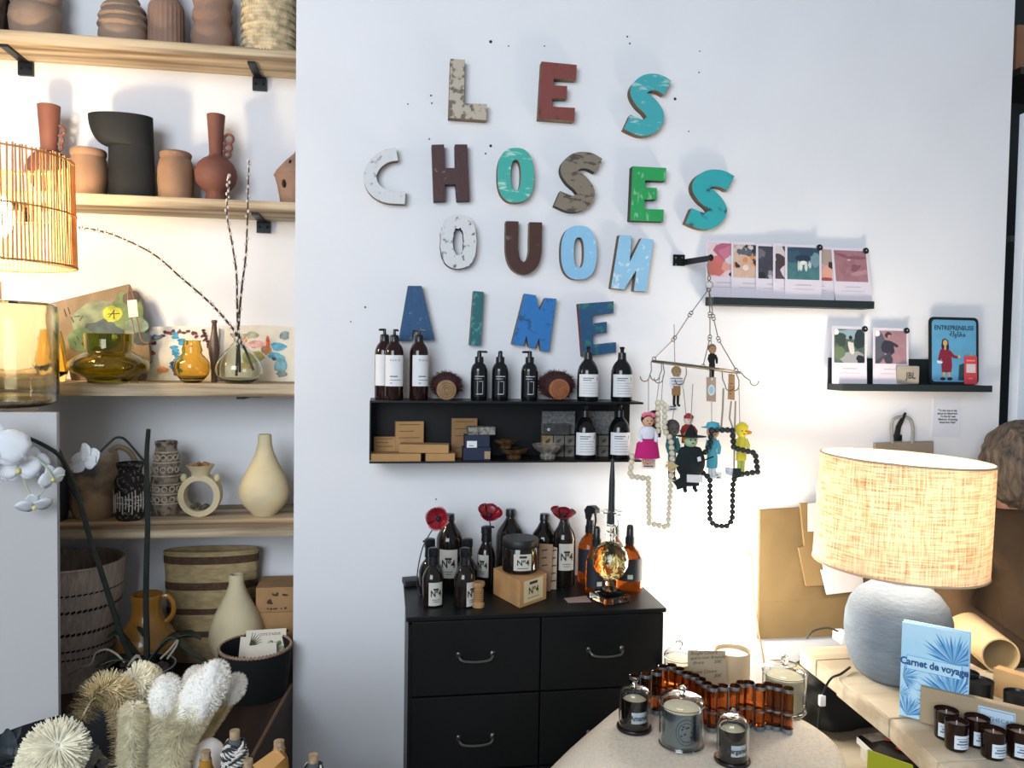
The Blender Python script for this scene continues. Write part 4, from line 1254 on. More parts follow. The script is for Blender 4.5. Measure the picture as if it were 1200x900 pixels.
lnA = [('M A R I N', 422, 3.6, m_prt, 0, 1), (440, -5, 4, 1.2, m_prt), (444.5, -5, 9, .6, m_prt), (448, -5, -2, .8, m_prt)]
zA = zt0
bottle('pump_bottle', 'amber pump bottle at the far left, half behind another', 450, -.055, zA, 468, profA, m_amb, capA, (-1.3, 5.5, 387), (416, 452), gA, None, [])
bottle('pump_bottle', 'amber pump bottle with a full white label, front of the left pair', 461.5, -.098, zA, 468.5, profA, m_amb, capA, (.9, 4.5, 387), (416, 452), gA, None, lnA)
bottle('pump_bottle', 'amber pump bottle with a white label, third from left', 490.5, -.09, zA, 468.5, profA, m_amb, capA, (1.2, 7, 387), (416, 452), gA, None, lnA, laba=(-.75, 1.5))
gB = 'small black pump bottles on the black shelf'
profB = [(423, 4.6), (425, 5.2), (428, 8), (432, 9.4), (436, 9.8), (466, 9.8), (468.5, 9)]
capB = [(411, 1.5), (412, 2.6), (415, 2.6), (417.5, 2.8), (418, 5), (424, 5.2)]
m_wp = mat('white_print', '#b9bcc0', .7); m_clear = mat('black_bottle', '#0e1012')
for cx, ang, ln, lab in [(561, 1.4, 8, 'small black pump bottle, spout pointing right'), (585.5, .1, 5, 'small black pump bottle in the middle, spout pointing at the viewer'), (620, -1.4, 8, 'small black pump bottle, spout pointing left')]:
    bottle('pump_bottle', lab, cx, Yi, zA, 468.5, profB, m_bbl, capB, (ang, ln, 412), (434, 464), gB, m_bbl, [(440, -6, 5, .9, m_wp), (443, -6, 2, .6, m_wp), (446, -1, 2.5, .6, m_wp), (446, 3, 3.6, 15, m_wp), (446, -3.2, -2.8, 14, m_wp), (460.5, -4, 3, 1, m_wp)])
gC = 'large dark soap bottles with white labels'
def soap(label, cx, Zs, yb, Y):
    o = yb - 468.5
    prof = [(419, 4.6), (421, 5.6), (424, 8.2), (428, 10.6), (433, 12.1), (437, 12.5), (466, 12.5), (468.5, 11.6)]
    cap = [(405, 2.4), (406, 3.2), (408, 2.4), (411, 2.2), (412, 4.6), (419.5, 5)]
    sh_ = lambda L_: [(y + o, r) for y, r in L_]
    bottle('soap_bottle', label, cx, Y, Zs, yb, sh_(prof), m_bbl, sh_(cap), None, (437 + o, 463 + o), gC, None,
           [(441 + o, -9, 4, 1, m_prt), (443.5 + o, -9, 1, .9, m_prt), (440.5 + o, 8.5, 9.6, 4, m_prt), (447 + o, -9, 9, .35, m_prt), (450 + o, -9, 6, .35, m_prt), (453 + o, -9, 8, .35, m_prt), (456 + o, -9, 7, .35, m_prt), (459 + o, -9, 9, .35, m_prt)])
soap('large dark soap bottle on top of the shelf, in front of the letter E', 688.5, zA, 468.5, -.085)
soap('large dark soap bottle at the right end on top of the shelf', 728, zA, 468.5, -.085)
soap('large dark soap bottle inside the shelf, left of the last one', 685, zb0, 538.5, -.09)
soap('large dark soap bottle inside the shelf at its right end', 725, zb0, 538.5, -.09)
# fibre scrubbers
def scrub(label, cx, cy, rx, ry, dx, dy, dr, m):
    Y = -.06; c = P(cx, cy, Y); s = scl(c); c.z = zA + ry * s
    t = T('fibre_scrubber', label, 'brush', (c.x, Y, zA))
    b = bm_(); ball(b, c, (rx * s * .85, .03, ry * s * .9), u=18, v=12)
    mk('fibre_core', b, mat('fibre_dark', '#3a2122', .95), t)
    b = bm_()
    for k in range(1100):
        a = random.random() * 6.283; el = random.uniform(-1, 1)
        d = V((cos(a), el * .9 - .1, sin(a))).normalized(); st = c + V((d.x * rx * s * .8, d.y * .028, d.z * ry * s * .85))
        e = c + V((d.x * rx * s, d.y * .038, d.z * ry * s)) * random.uniform(.92, 1.1) + V((random.uniform(-.006, .006), 0, random.uniform(-.006, .006)))
        if e.z < zA: e.z = zA + .001
        w_ = V((random.uniform(-1, 1), random.uniform(-1, 1), random.uniform(-1, 1))) * .0014
        b.faces.new([b.verts.new(v) for v in (st - w_, st + w_, e)])
    mk('fibres', b, mat('fibre_brown', '#4a2a2a', .95, var=.3, vs=50), t, smooth=0, kind='stuff')
    p = P(dx, dy, Y - .036); p.z = max(p.z, zA + dr * s + .001)
    b = bm_(); lathe(b, [(dr * s * .94, -.006), (dr * s, -.004), (dr * s, .008), (dr * s * .9, .010)], (0, 0, 0), 26, capt=True)
    for v in b.verts: v.co = p + V((v.co.x, -v.co.z, v.co.y))
    d = mk('wooden_disc', b, m, t)
    b = bm_()
    for k in range(3):
        ring(b, p + V((0, -.0102, 0)), dr * s * (.25 + .24 * k), .0008, (0, 1, 0), 20, 4)
    mk('groove_lines', b, mat('groove', '#6b4229', .9), d)
scrub('dark fibre scrubber with a pale round wooden face', 523, 453, 20, 17, 523, 457, 11.5, mat('pale_disc', '#8f7352', .8, var=.2, vs=60))
scrub('dark fibre scrubber with a reddish round wooden face', 652, 451, 24, 18, 655, 456, 12, mat('red_disc', '#8d5636', .8, var=.15, vs=50))
# boxes inside the shelf
m_kr = mat('kraft_board', '#ab8457', .85, var=.06, vs=25); m_kr2 = mat('kraft_board_dark', '#8a6a45', .85, var=.06, vs=25)
def kbox(label, x0, x1, y0, y1, Y, dep, rz=0, m=None, z=None, name='kraft_box', lines=0, txt=None, group='kraft boxes in the black shelf', cat='box'):
    c = P((x0 + x1) / 2, y1, Y); s = scl(c); zz = zb0 if z is None else z
    h = (y1 - y0) * s; w_ = (x1 - x0) * s
    t = T(name, label, cat, (c.x, Y + dep / 2, zz), group)
    b = bm_(); box(b, (c.x, Y + dep / 2, zz + h / 2 + .0004), (w_, dep, h), rz, .0015); mk('carton', b, m or m_kr, t, smooth=0)
    if lines:
        M_ = Matrix.Rotation(rz, 4, 'Z'); o = V((c.x, Y + dep / 2, zz + h / 2)) + M_ @ V((0, -dep / 2, 0))
        fr = frame(o, M_ @ V((1, 0, 0)), (0, 0, 1)); pr = Print(fr); ik = mat('print_brown', '#4a3826', .9)
        for k in range(lines):
            u_ = .42 - .18 * k if k < 3 else -.25 - .12 * (k - 3)
            pr.rect(-w_ * .38, h * u_ - .0008, w_ * (.36 - .22 * (k % 2)), h * u_ + .0008, ik)
        pr.done('printed_lines', t)
    return zz + h + .0008, t
z1, _ = kbox('flat kraft box lying at the left end of the shelf floor', 434, 493, 532, 541, -.132, .06)
z2, _ = kbox('short flat kraft box lying right of the longer flat one', 499, 533, 532, 541, -.132, .06)
kbox('flat kraft box resting across the other two flat boxes', 469, 527, 520, 530, -.125, .05, R(-8), z=max(z1, z2))
kbox('small upright kraft box at the left end with printed lines', 438, 464, 505, 530, -.060, .02, z=zb0 + .0, lines=4)
kbox('tall upright kraft box, second from left, turned a little', 463, 496, 487, 530, -.062, .02, R(6), lines=4)
kbox('tall upright kraft box in the middle of the shelf', 529, 559, 485, 531, -.055, .02, m=m_kr2, lines=4)
m_nv = mat('navy_card', '#15243d', .6); m_sp = mat('speckled_soap', '#8d8a82', .8, col2='#4c4944', vs=90, lo=.4, hi=.55)
zn, tn = kbox('navy blue soap box at the bottom of the small stack', 543, 575, 526, 541, -.118, .05, m=m_nv, name='soap_box', group=None)
zn2, tn2 = kbox('navy blue soap box with a white square label, middle of the small stack', 545, 574, 511, 525, -.115, .05, m=m_nv, z=zn, name='soap_box', group=None)
p = P(553, 526, -.119)
fr = frame(V((P(553, 526, -.119).x, -.1165, zn + .004)), (1, 0, 0), (0, 0, 1)); s = scl(p)
pr = Print(fr); pr.rect(-6 * s, -4 * s, 6 * s, 6 * s, m_lab); pr.rect(-3.5 * s, 0, 2 * s, .8 * s, m_prt); pr.done('white_label', tn2)
fr = frame(V((P(571, 535, -.119).x, -.1195, zb0 + .014)), (1, 0, 0), (0, 0, 1))
pr = Print(fr); pr.rect(-3.5 * s, -4 * s, 3.5 * s, 5 * s, mat('tan_label', '#a08667', .8)); pr.done('tan_label', tn)
kbox('speckled grey soap bar on top of the small stack', 548, 580, 501, 510, -.112, .045, R(4), m=m_sp, z=zn2, name='soap_bar', group=None, cat='soap')
m_dish = mat('brass_dish', '#7a5d3e', .45, metal=.4, col2='#3a2c20', vs=60, bump=.5)
def dish(label, cx, rpx, h, z, m, scal=0):
    c = P(cx, 540, -.085); s = scl(c); r_ = rpx * s
    t = T('small_dish', label, 'dish', (c.x, -.085, z))
    b = bm_(); lathe(b, [(r_ * .45, z), (r_ * .5, z + h * .25), (r_ * .42, z + h * .35), (r_ * .85, z + h * .7), (r_, z + h), (r_ * .94, z + h), (r_ * .6, z + h * .6), (.001, z + h * .55)], (c.x, -.085, 0), 48 if scal else 28, mod=(lambda a, zz: 1 + .04 * cos(14 * a)) if scal else None); mk('bowl', b, m, t)
    return t
dish('brown pedestal dish at the bottom, beside the silver one', 602, 18, .03, zb0, m_dish)
dish('small brown dish stacked on the pedestal dish, further left', 592, 14.5, .024, zb0 + .0305, m_dish)
dish('scalloped silver dish on the shelf floor', 642, 18.5, .042, zb0, mat('silver_dish', '#9a948c', .35, metal=.5, var=.3, vs=80, bump=.6), 1)
m_gsp = mat('grey_stone_box', '#6d6f70', .8, col2='#4a4c4e', vs=110)
m_dk = mat('dark_tile', '#3a3a38', .8, var=.3, vs=60)
m_st = mat('stamped_soap', '#6a655c', .8, var=.25, vs=50)
c0 = P(640, 540, -.03); s = scl(c0); n = 0
for row in range(2):
    for k, x in enumerate((640, 653, 666, 679, 692, 705, 718)):
        p = P(x, 540, -.03); z = zb0 + .0005 + row * 12.6 * s
        b = bm_(); box(b, (p.x, -.035, z + 6 * s), (12.2 * s, .03, 12 * s), 0, .002)
        t = T('soap_cube', '%s soap cube, %s row, number %s from the left in the stamped soap wall' % (['tan', 'grey'][k > 0], ['lower', 'upper'][row], ['one', 'two', 'three', 'four', 'five', 'six', 'seven'][k]), 'soap', (p.x, -.035, z), 'stamped soap cubes at the back of the shelf')
        mk('cube', b, m_st if k else mat('stamped_soap_tan', '#8a7656', .8, var=.25, vs=50), t, smooth=0)
        pr = Print(frame((p.x, -.0502, z + 6 * s), (1, 0, 0), (0, 0, 1))); pr.oval(0, 0, 3 * s, 2 * s, m_dk, 8, .3, .6); pr.stroke((-3 * s, -2 * s), (3 * s, 3 * s), .8 * s, m_dk); pr.done('stamp', t)
zz = zb0 + 2 * 12.6 * s + .001
kbox('speckled grey slab box standing at the left behind the soap cubes', 635, 674, 486, 513, -.03, .02, m=m_gsp, z=zz, name='slab_box', group='speckled slab boxes')
kbox('speckled grey slab box standing at the right behind the soap bottles', 690, 720, 486, 513, -.03, .02, m=m_gsp, z=zz, name='slab_box', group='speckled slab boxes')
_, t = kbox('dark plaque leaning on the left slab box above the soap cubes', 637, 668, 499, 512, -.048, .008, m=m_dk, z=zz, name='dark_plaque', group=None, cat='plaque')
p = P(643, 505, -.049); pr = Print(frame((p.x, -.0482, zz + .016), (1, 0, 0), (0, 0, 1))); pr.oval(0, 0, .004, .004, m_lab); pr.oval(0, 0, .002, .002, m_dk); pr.done('round_mark', t)

# ================================================================ HANGING MOBILE OF HOOKS WITH BEADS AND DOLLS
Yh = -.19
m_steel = mat('aged_steel', '#7d7768', .4, metal=.9); m_str = mat('string', '#8a8378', .9)
t = T('wall_bracket', 'black iron bracket arm screwed to the wall, holding the hook mobile', 'bracket', P(795, 312, 0))
b = bm_(); pc = P(795.5, 305, -.003); box(b, pc, (.036, .006, .034)); mk('plate', b, m_iron, t, smooth=0)
b = bm_(); prism(b, [P(800, 304, -.004), P(800, 311, -.004), P(833, 305.5, Yh), P(833, 299, Yh)], (.006, 0, 0)); ball(b, P(833, 302, Yh), (.008, .006, .010)); mk('arm', b, m_iron, t)
for dx in (-3.5, 4): b = bm_(); ball(b, P(795.5 + dx, 302, -.008), .003, u=8, v=5); mk('screw', b, m_steel, t)
b = bm_(); ball(b, P(792, 310, -.008), .003, u=8, v=5); mk('screw', b, m_steel, t)
hub = P(831, 334, Yh); sh_ = scl(hub)
mob = T('hook_mobile', 'rusty wire hoop with hooks hanging on three linked chains', 'mobile', hub)
hc = P(816, 430, Yh); rh = 53 * sh_
tl_ = Matrix.Rotation(R(-6), 3, 'Y').inverted()
def hoop(a): return hc + V((rh * cos(a), rh * .55 * sin(a), 0)) + V((0, 0, -.115 * rh * cos(a)))
b = bm_(); tube(b, [hoop(2 * pi * k / 40) for k in range(40)], .0036, 7, closed=True); mk('hoop', b, m_steel, mob)
b = bm_(); tube(b, [P(832, 303, Yh), P(829, 310, Yh), P(830, 318, Yh), P(831, 324, Yh)], .002, 6); ring(b, hub, 4.2 * sh_, .0016, (.3, 1, 0)); ring(b, P(831, 326, Yh), 2.6 * sh_, .0014, (1, .3, 0), 14); mk('top_ring', b, m_steel, mob)
for (ea, mids) in [(pi, [(809, 368), (790, 397)]), (.15, [(836, 372), (842, 398)]), (1.2, [(832, 369), (832, 396)])]:
    e = hoop(ea) + V((0, 0, .004)); q = [hub - V((0, 0, .01))] + [P(x, y, Yh + (e.y - Yh) * (i + 1) / 3) for i, (x, y) in enumerate(mids)] + [e]
    for i in range(3):
        b = bm_(); a_, c_ = q[i], q[i + 1]; d = (c_ - a_).normalized()
        tube(b, [a_ + d * .006, c_ - d * .006], .0014, 6); ring(b, a_ + d * .004, .005, .0013, (.5 * (i % 2), 1, 0), 12, 5); ring(b, c_ - d * .004, .005, .0013, (.5, 1, 0), 12, 5); mk('chain_link', b, m_steel, mob)
def hook(px, py, Y, top, r_=.0065, flip=1):
    tp = P(top[0], top[1], Y); lo = P(px, py, Y)
    pts = [tp, tp.lerp(lo, .6) + V((.004 * flip, 0, 0))]
    rr = 5.5 * sh_
    c = lo + V((-rr * flip, 0, 0))
    for k in range(8):
        a = -k * pi / 7
        pts.append(c + V((rr * cos(a) * flip, 0, rr * sin(a) * 1.1)))
    b = bm_(); tube(b, pts, .0015, 6); mk('hook', b, m_steel, mob)
for (x, y, tx, ty, Y, fl) in [(761, 441, 763, 424, -.19, 1), (773, 440, 775, 425, -.20, 1), (777, 443, 777, 426, -.14, 1), (802, 445, 804, 429, -.24, 1), (850, 452, 846, 433, -.22, -1), (866, 452, 862, 436, -.17, 1), (879, 446, 867, 435, -.19, -1)]:
    hook(x, y, Y, (tx, ty), flip=fl)
def string(par, pts, Y, r_=.0011, m=None):
    b = bm_(); tube(b, [P(x, y, Y) for x, y in pts], r_, 5); mk('string', b, m or m_str, par)
def necklace(label, pts, Y, rb, m, spx, grad=None):
    q = [P(x, y, Y) for x, y in pts] + [P(pts[0][0], pts[0][1], Y)]
    t = T('bead_garland', label, 'garland', q[0]); s = scl(q[0]); st = spx * s
    b = bm_(); tube(b, q, .0008, 4, closed=False); mk('thread', b, m_str, t)
    pos, acc = [], 0.0
    for a_, c_ in zip(q[:-1], q[1:]):
        L_ = (c_ - a_).length; d = (c_ - a_) / L_; u_ = acc
        while u_ < L_:
            pos.append(a_ + d * u_); u_ += st
        acc = u_ - L_
    b = bm_(); ball(b, pos[0], rb * s, u=12, v=8); f = mk('bead', b, m, t, loc=pos[0], smooth=180)
    for p in pos[1:]: link_copy(f, t, p)
    return t
t = necklace('garland of cream wooden beads, left on the mobile', [(771, 472), (771, 505), (763, 512), (762, 532), (741, 535), (738, 558), (760, 561), (761, 613), (783, 618), (786, 567), (788, 535), (786, 514), (779, 505), (779, 472)], -.225, 3.5, mat('cream_bead', '#cfc6b0', .55, var=.08, vs=30), 6.6)
string(t, [(777, 440), (775, 472)], -.222)
t = necklace('garland of charcoal wooden beads, right on the mobile', [(834, 504), (858, 504), (860, 525), (885, 531), (888, 553), (862, 557), (859, 565), (858, 610), (851, 617), (837, 616), (832, 609), (832, 562), (826, 555), (812, 552), (812, 536), (826, 531), (832, 522)], -.225, 3.5, mat('charcoal_bead', '#22282a', .5), 6.5)
string(t, [(848, 455), (847, 480), (845, 504)], -.222, .0028, mat('linen_cord', '#8f8777', .95))
string(t, [(857, 470), (855, 490), (861, 508)], -.21, .0026, mat('linen_cord', '#8f8777', .95)); string(t, [(862, 470), (861, 508), (860, 560)], -.205, .0026, mat('linen_cord', '#8f8777', .95))
b = bm_(); prism(b, [P(x, y, -.233) for x, y in [(850, 547), (859, 549), (858, 558), (850, 556)]], (0, .001, 0)); mk('price_tag', b, mat('blue_tag', '#93a8c4', .8, col2='#d6dde6', vs=120), t, smooth=0)
b = bm_(); box(b, P(863, 554, -.228), (.022, .012, .024)); mk('tassel_block', b, mat('tassel_dark', '#1b2a30', .8), t, smooth=0)
# hanging kraft tags
for (lab, q, Y, top) in [('grey kraft tag with a pale blue oval stamp, hanging under the hoop', [(828, 442), (839, 442), (839, 471), (828, 470)], -.215, (833, 434)), ('narrow brown kraft tag hanging at the right of the hoop', [(854, 438), (861, 439), (861, 469), (853, 468)], -.21, (858, 434))]:
    w_ = [P(x, y, Y) for x, y in q]; t = T('paper_tag', lab, 'tag', w_[3])
    b = bm_(); prism(b, w_, (0, .0015, 0)); mk('card', b, mat('tag_kraft' if Y < -.212 else 'tag_brown', '#a08d7c' if Y < -.212 else '#9a7857', .9, var=.1), t, smooth=0)
    string(t, [top, ((q[0][0] + q[1][0]) / 2, q[0][1] + 3)], Y - .002)
    fr = frame(w_[3] + V((0, -.0004, 0)), (1, 0, 0), (0, 0, 1)); pr = Print(fr); s = scl(w_[0])
    if Y < -.212:
        pr.oval(5.5 * s, 13 * s, 4.4 * s, 6.5 * s, mat('stamp_blue', '#b9cdd9', .8)); pr.oval(5.5 * s, 13 * s, 3 * s, 4.5 * s, mat('stamp_blue2', '#8fb3c6', .8)); pr.oval(5.5 * s, 26 * s, 1.5 * s, 1.5 * s, m_lab)
    else:
        for k in range(4): pr.rect(2 * s, (6 + 4 * k) * s, (4 + k % 2) * s, (7 + 4 * k) * s, mat('print_brown', '#4a3826', .9))
    pr.done('stamp', t)
# dolls
m_skin = mat('doll_skin', '#c99f84', .7); m_felt = lambda c: mat('felt_' + c[1:], c, .95, bump=.4, bs=150)
def doll(label, cx, y0, y1, Y, colb, colh, cols, hat=None, bw=6, skirt=1.0, legs='#2a211f', top=None, skin=None, arms=True, hem=.28):
    c = P(cx, y1, Y); s = scl(c); H = (y1 - y0) * s; z0 = P(cx, y1, Y).z; z1 = z0 + H
    t = T('hanging_doll', label, 'doll', (c.x, Y, z0), 'dolls hanging on the mobile')
    hr = H * .115
    X = lambda z: V((c.x, Y, z0 + z * H))
    b = bm_(); w_ = bw * s
    lathe(b, [(w_ * skirt, X(hem).z), (w_ * (skirt * .65 + .3), X(.42).z), (w_ * .75, X(.52).z), (w_ * .92, X(.66).z), (w_ * .7, X(.74).z), (hr * .4, X(.77).z)], (c.x, Y, 0), 16, capt=True)
    for v in b.verts: v.co.y = Y + (v.co.y - Y) * .6
    body = mk('body', b, m_felt(colb), t)
    if top:
        b = bm_(); lathe(b, [(w_ * .82, X(.52).z), (w_ * 1.06, X(.64).z), (w_ * .84, X(.735).z), (hr * .4, X(.775).z)], (c.x, Y, 0), 16)
        for v in b.verts: v.co.y = Y + (v.co.y - Y) * .65
        mk('blouse', b, m_felt(top), t)
    b = bm_(); ball(b, X(.86), (hr, hr * .95, hr * 1.1)); hd = mk('head', b, skin or m_skin, t)
    b = bm_()
    for sg in (-1, 1): ball(b, X(.875) + V((sg * hr * .36, -hr * .9, 0)), hr * .12, u=6, v=4)
    ball(b, X(.82) + V((0, -hr * .92, 0)), (hr * .22, hr * .1, hr * .08), u=6, v=4); mk('face', b, mat('doll_ink', '#2a1c1a', .8), hd)
    if colh:
        b = bm_(); ball(b, X(.885) + V((0, hr * .25, hr * .12)), (hr * 1.12, hr * .95, hr * 1.1)); mk('hair', b, m_felt(colh), t)
    if hat:
        b = bm_(); kind, hcw = hat
        if kind == 'witch': lathe(b, [(hr * 2.3, X(.93).z), (hr * 1.0, X(.945).z), (hr * .5, X(1.05).z), (.0005, X(1.13).z)], (c.x, Y, 0), 16)
        elif kind == 'brim': lathe(b, [(hr * 1.9, X(.94).z), (hr * 1.1, X(.96).z), (hr * .9, X(1.03).z), (.0005, X(1.05).z)], (c.x, Y, 0), 16)
        elif kind == 'band':
            for k in range(5): ball(b, X(.965) + V((hr * .9 * cos(.3 + k * .63), -hr * .25, hr * .35 * sin(.3 + k * .63))), hr * .38, u=8, v=6)
        else: lathe(b, [(hr * 1.1, X(.91).z), (hr * 1.05, X(.97).z), (hr * .5, X(1.03).z), (.0005, X(1.05).z)], (c.x, Y, 0), 14)
        mk('hat' if kind != 'band' else 'flower_band', b, m_felt(hcw), t)
    if arms:
        for sg in (-1, 1):
            b = bm_(); tube(b, [X(.70) + V((sg * w_ * .7, 0, 0)), X(.58) + V((sg * w_ * 1.15, -.004, 0)), X(.46) + V((sg * w_ * .95, -.010, 0))], [H * .045, H * .04, H * .03], 7); mk('arm', b, m_felt(cols), t)
    for sg in (-1, 1):
        b = bm_(); tube(b, [X(.30) + V((sg * w_ * .35, 0, 0)), X(.05) + V((sg * w_ * .35, 0, 0)), X(.02) + V((sg * w_ * .4, -.010, 0))], [H * .04, H * .035, H * .035], 7); mk('leg', b, m_felt(legs), t)
    return t, X, s, H
d, X, s, H = doll('doll in a magenta skirt, white blouse and pink flower band', 758, 485, 545, -.24, '#b81f6e', '#1c1414', '#d9dce6', ('band', '#e2728f'), 9, 1.75, '#c99f84', top='#d5dae6', hem=.14)
string(d, [(760, 445), (760, 486)], -.238)
d, X, s, H = doll('dark brown doll behind the cream beads', 766, 482, 537, -.205, '#3a2624', '#231a18', '#3a2624', None, 5, .9, '#2c201e')
string(d, [(773, 442), (768, 482)], -.205)
d, X, s, H = doll('doll in a striped white sailor shirt and tan trousers, seen from behind', 792, 430, 476, -.18, '#8e6b48', '#a08263', '#d5d8e0', None, 6.5, .8, '#231d1c', top='#d5d8e0', skin=mat('doll_tan', '#a08263', .8))
b = bm_()
for k in range(3):
    lathe(b, [(7.1 * s, X(.56 + .07 * k).z), (7.2 * s, X(.575 + .07 * k).z)], (X(0).x, -.18, 0), 16, capb=False)
mk('shirt_stripe', b, m_felt('#23304f'), d); string(d, [(790, 380), (791, 431)], -.18)
d, X, s, H = doll('doll with a red cap and long pale beard', 806, 486, 532, -.17, '#8e2a2a', '#d8d0c8', '#8e2a2a', ('cap', '#a3303a'), 8, 1.0, '#241d1c', skin=mat('doll_pale', '#d8cfc6', .8)); string(d, [(800, 447), (804, 486)], -.17)
d, X, s, H = doll('grey-headed doll in a teal coat at the left of the witch', 787, 493, 562, -.19, '#2d6a70', '#4a4846', '#2d6a70', None, 5.5, .9, '#3a3330', skin=mat('doll_grey', '#55504c', .8)); string(d, [(790, 476), (788, 494)], -.19)
d, X, s, H = doll('round black-cloaked witch doll in a pointed hat with a broom', 808, 506, 576, -.25, '#182226', '#c98a3a', '#182226', ('witch', '#141a1c'), 17, .7, '#182226', arms=False, hem=.1, skin=mat('witch_green', '#a8bfa0', .8))
b = bm_(); ball(b, P(809, 542, -.252), (18 * s, .02, 20 * s), u=22, v=14); mk('cloak', b, m_felt('#182226'), d)
b = bm_(); prism(b, [P(x, y, -.262) for x, y in [(796, 548), (798, 560), (789, 565), (793, 570), (794, 574), (806, 570), (816, 560)]], (0, .006, 0)); mk('cloak_hem', b, m_felt('#182226'), d)
b = bm_(); tube(b, [P(797, 550, -.275), P(836, 535, -.26)], .0022, 6); mk('broom_stick', b, mat('stick_dark', '#221a17', .8), d)
b = bm_()
for k in range(16): tube(b, [P(795, 546, -.27), P(781 + random.uniform(-2, 3), 540 + k * .8, -.27 + random.uniform(-.006, .006))], .001, 4)
mk('broom_straw', b, mat('broom_straw', '#cdb987', .9), d, kind='stuff')
b = bm_(); prism(b, [P(x, y, -.276) for x, y in [(805, 556), (824, 557), (824, 566), (805, 565)]], (0, .001, 0)); mk('price_tag', b, m_lab, d, smooth=0)
b = bm_(); prism(b, [P(x, y, -.275) for x, y in [(817, 536), (821, 535), (822, 540), (818, 541)]], (0, .001, 0)); mk('patch', b, m_lab, d, smooth=0)
string(d, [(812, 450), (809, 503)], -.245)
d, X, s, H = doll('doll in a long light blue coat and brimmed hat', 834, 497, 561, -.20, '#4fa6bd', None, '#4fa6bd', ('brim', '#4fa6bd'), 6.5, 1.05, '#d5dce0', hem=.2); string(d, [(834, 471), (834, 498)], -.20)
d, X, s, H = doll('yellow felt doll with an orange beak at the right', 868, 497, 556, -.18, '#d3cb45', '#e0cf3a', '#d3cb45', ('cap', '#e0cf3a'), 6.5, 1.0, '#a8b85a', skin=mat('doll_yellow', '#e2d040', .8)); b = bm_(); ball(b, X(.84) + V((.016, -.006, 0)), (.012, .006, .006)); mk('beak', b, m_felt('#cf8b2c'), d); string(d, [(866, 455), (867, 498)], -.18)
d, X, s, H = doll('small black-suited wooden doll hanging inside the chains', 834, 404, 444, -.16, '#16181a', '#7d6248', '#16181a', None, 4.2, .9, '#16181a', skin=mat('doll_tan', '#a08263', .8)); string(d, [(833, 396), (834, 405)], -.16)
# loose price tags
for (x0, y0, x1, y1, Y, lab, tp) in [(752, 538, 768, 549, -.205, 'small white price tag under the dark doll', 537), (783, 475, 795, 482, -.18, 'small white price tag under the sailor doll', 474), (832, 553, 846, 562, -.20, 'small white price tag under the blue coat doll', 553)]:
    q = [P(*p, Y) for p in ((x0, y0), (x1, y0), (x1, y1), (x0, y1))]; t = T('price_tag', lab, 'tag', q[3])
    b = bm_(); prism(b, q, (0, .001, 0)); mk('paper', b, m_lab, t, smooth=0); fr = frame(q[3], (1, 0, 0), (0, 0, 1)); s = scl(q[0]); pr = Print(fr); pr.rect(2 * s, 2 * s, (x1 - x0 - 2) * s, 3.2 * s, m_dk); pr.rect(2 * s, 5 * s, (x1 - x0 - 4) * s, 6 * s, m_dk); pr.done('print', t); string(t, [((x0 + x1) / 2, tp - 3), ((x0 + x1) / 2, y0 + 2)], Y)

# ================================================================ PICTURE LEDGES WITH POSTCARDS
m_led = mat('ledge_black', '#1c2628', .5)
def ledge(label, bx0, bx1, by, bh, fx0, fx1, fy0, fy1, dep):
    zf0, zf1 = P(fx0, fy1, -dep).z, P(fx0, fy0, -dep).z
    x0, x1 = P(fx0, fy0, -dep).x, P(fx1, fy0, -dep).x; zt = P(bx0, bh, -.004).z
    t = T('picture_ledge', label, 'ledge', ((x0 + x1) / 2, 0, zf0))
    b = bm_(); box(b, ((x0 + x1) / 2, -dep - .002, (zf0 + zf1) / 2), (x1 - x0, .005, zf1 - zf0), bev=.001); mk('front_lip', b, m_led, t, smooth=0)
    b = bm_(); box(b, ((x0 + x1) / 2, -dep / 2, (zf0 + zf1) / 2 - .0005), (x1 - x0, dep - .001, zf1 - zf0 - .001)); mk('floor_board', b, m_led, t, smooth=0)
    b = bm_(); box(b, ((x0 + x1) / 2, -.004, (zf0 + zt) / 2), (x1 - x0, .007, zt - zf0)); mk('back_board', b, m_led, t, smooth=0)
    return t, zf1 + .0006, x0, x1
LU, zu, _, _ = ledge('black picture ledge, the upper one, full of overlapping postcards', 826, 1009, 349, 318, 836, 1024, 348, 357, .06)
LL, zl, _, _ = ledge('black picture ledge, the lower one, with a speaker and a poster', 968, 1137, 449, 419, 987, 1162, 450, 458, .085)
m_pc = mat('postcard_white', '#d9d2dc', .75)
pm = lambda c, c2, vs=40: mat('photo_' + c[1:] + c2[1:], c, .5, col2=c2, vs=vs, lo=.3, hi=.7)
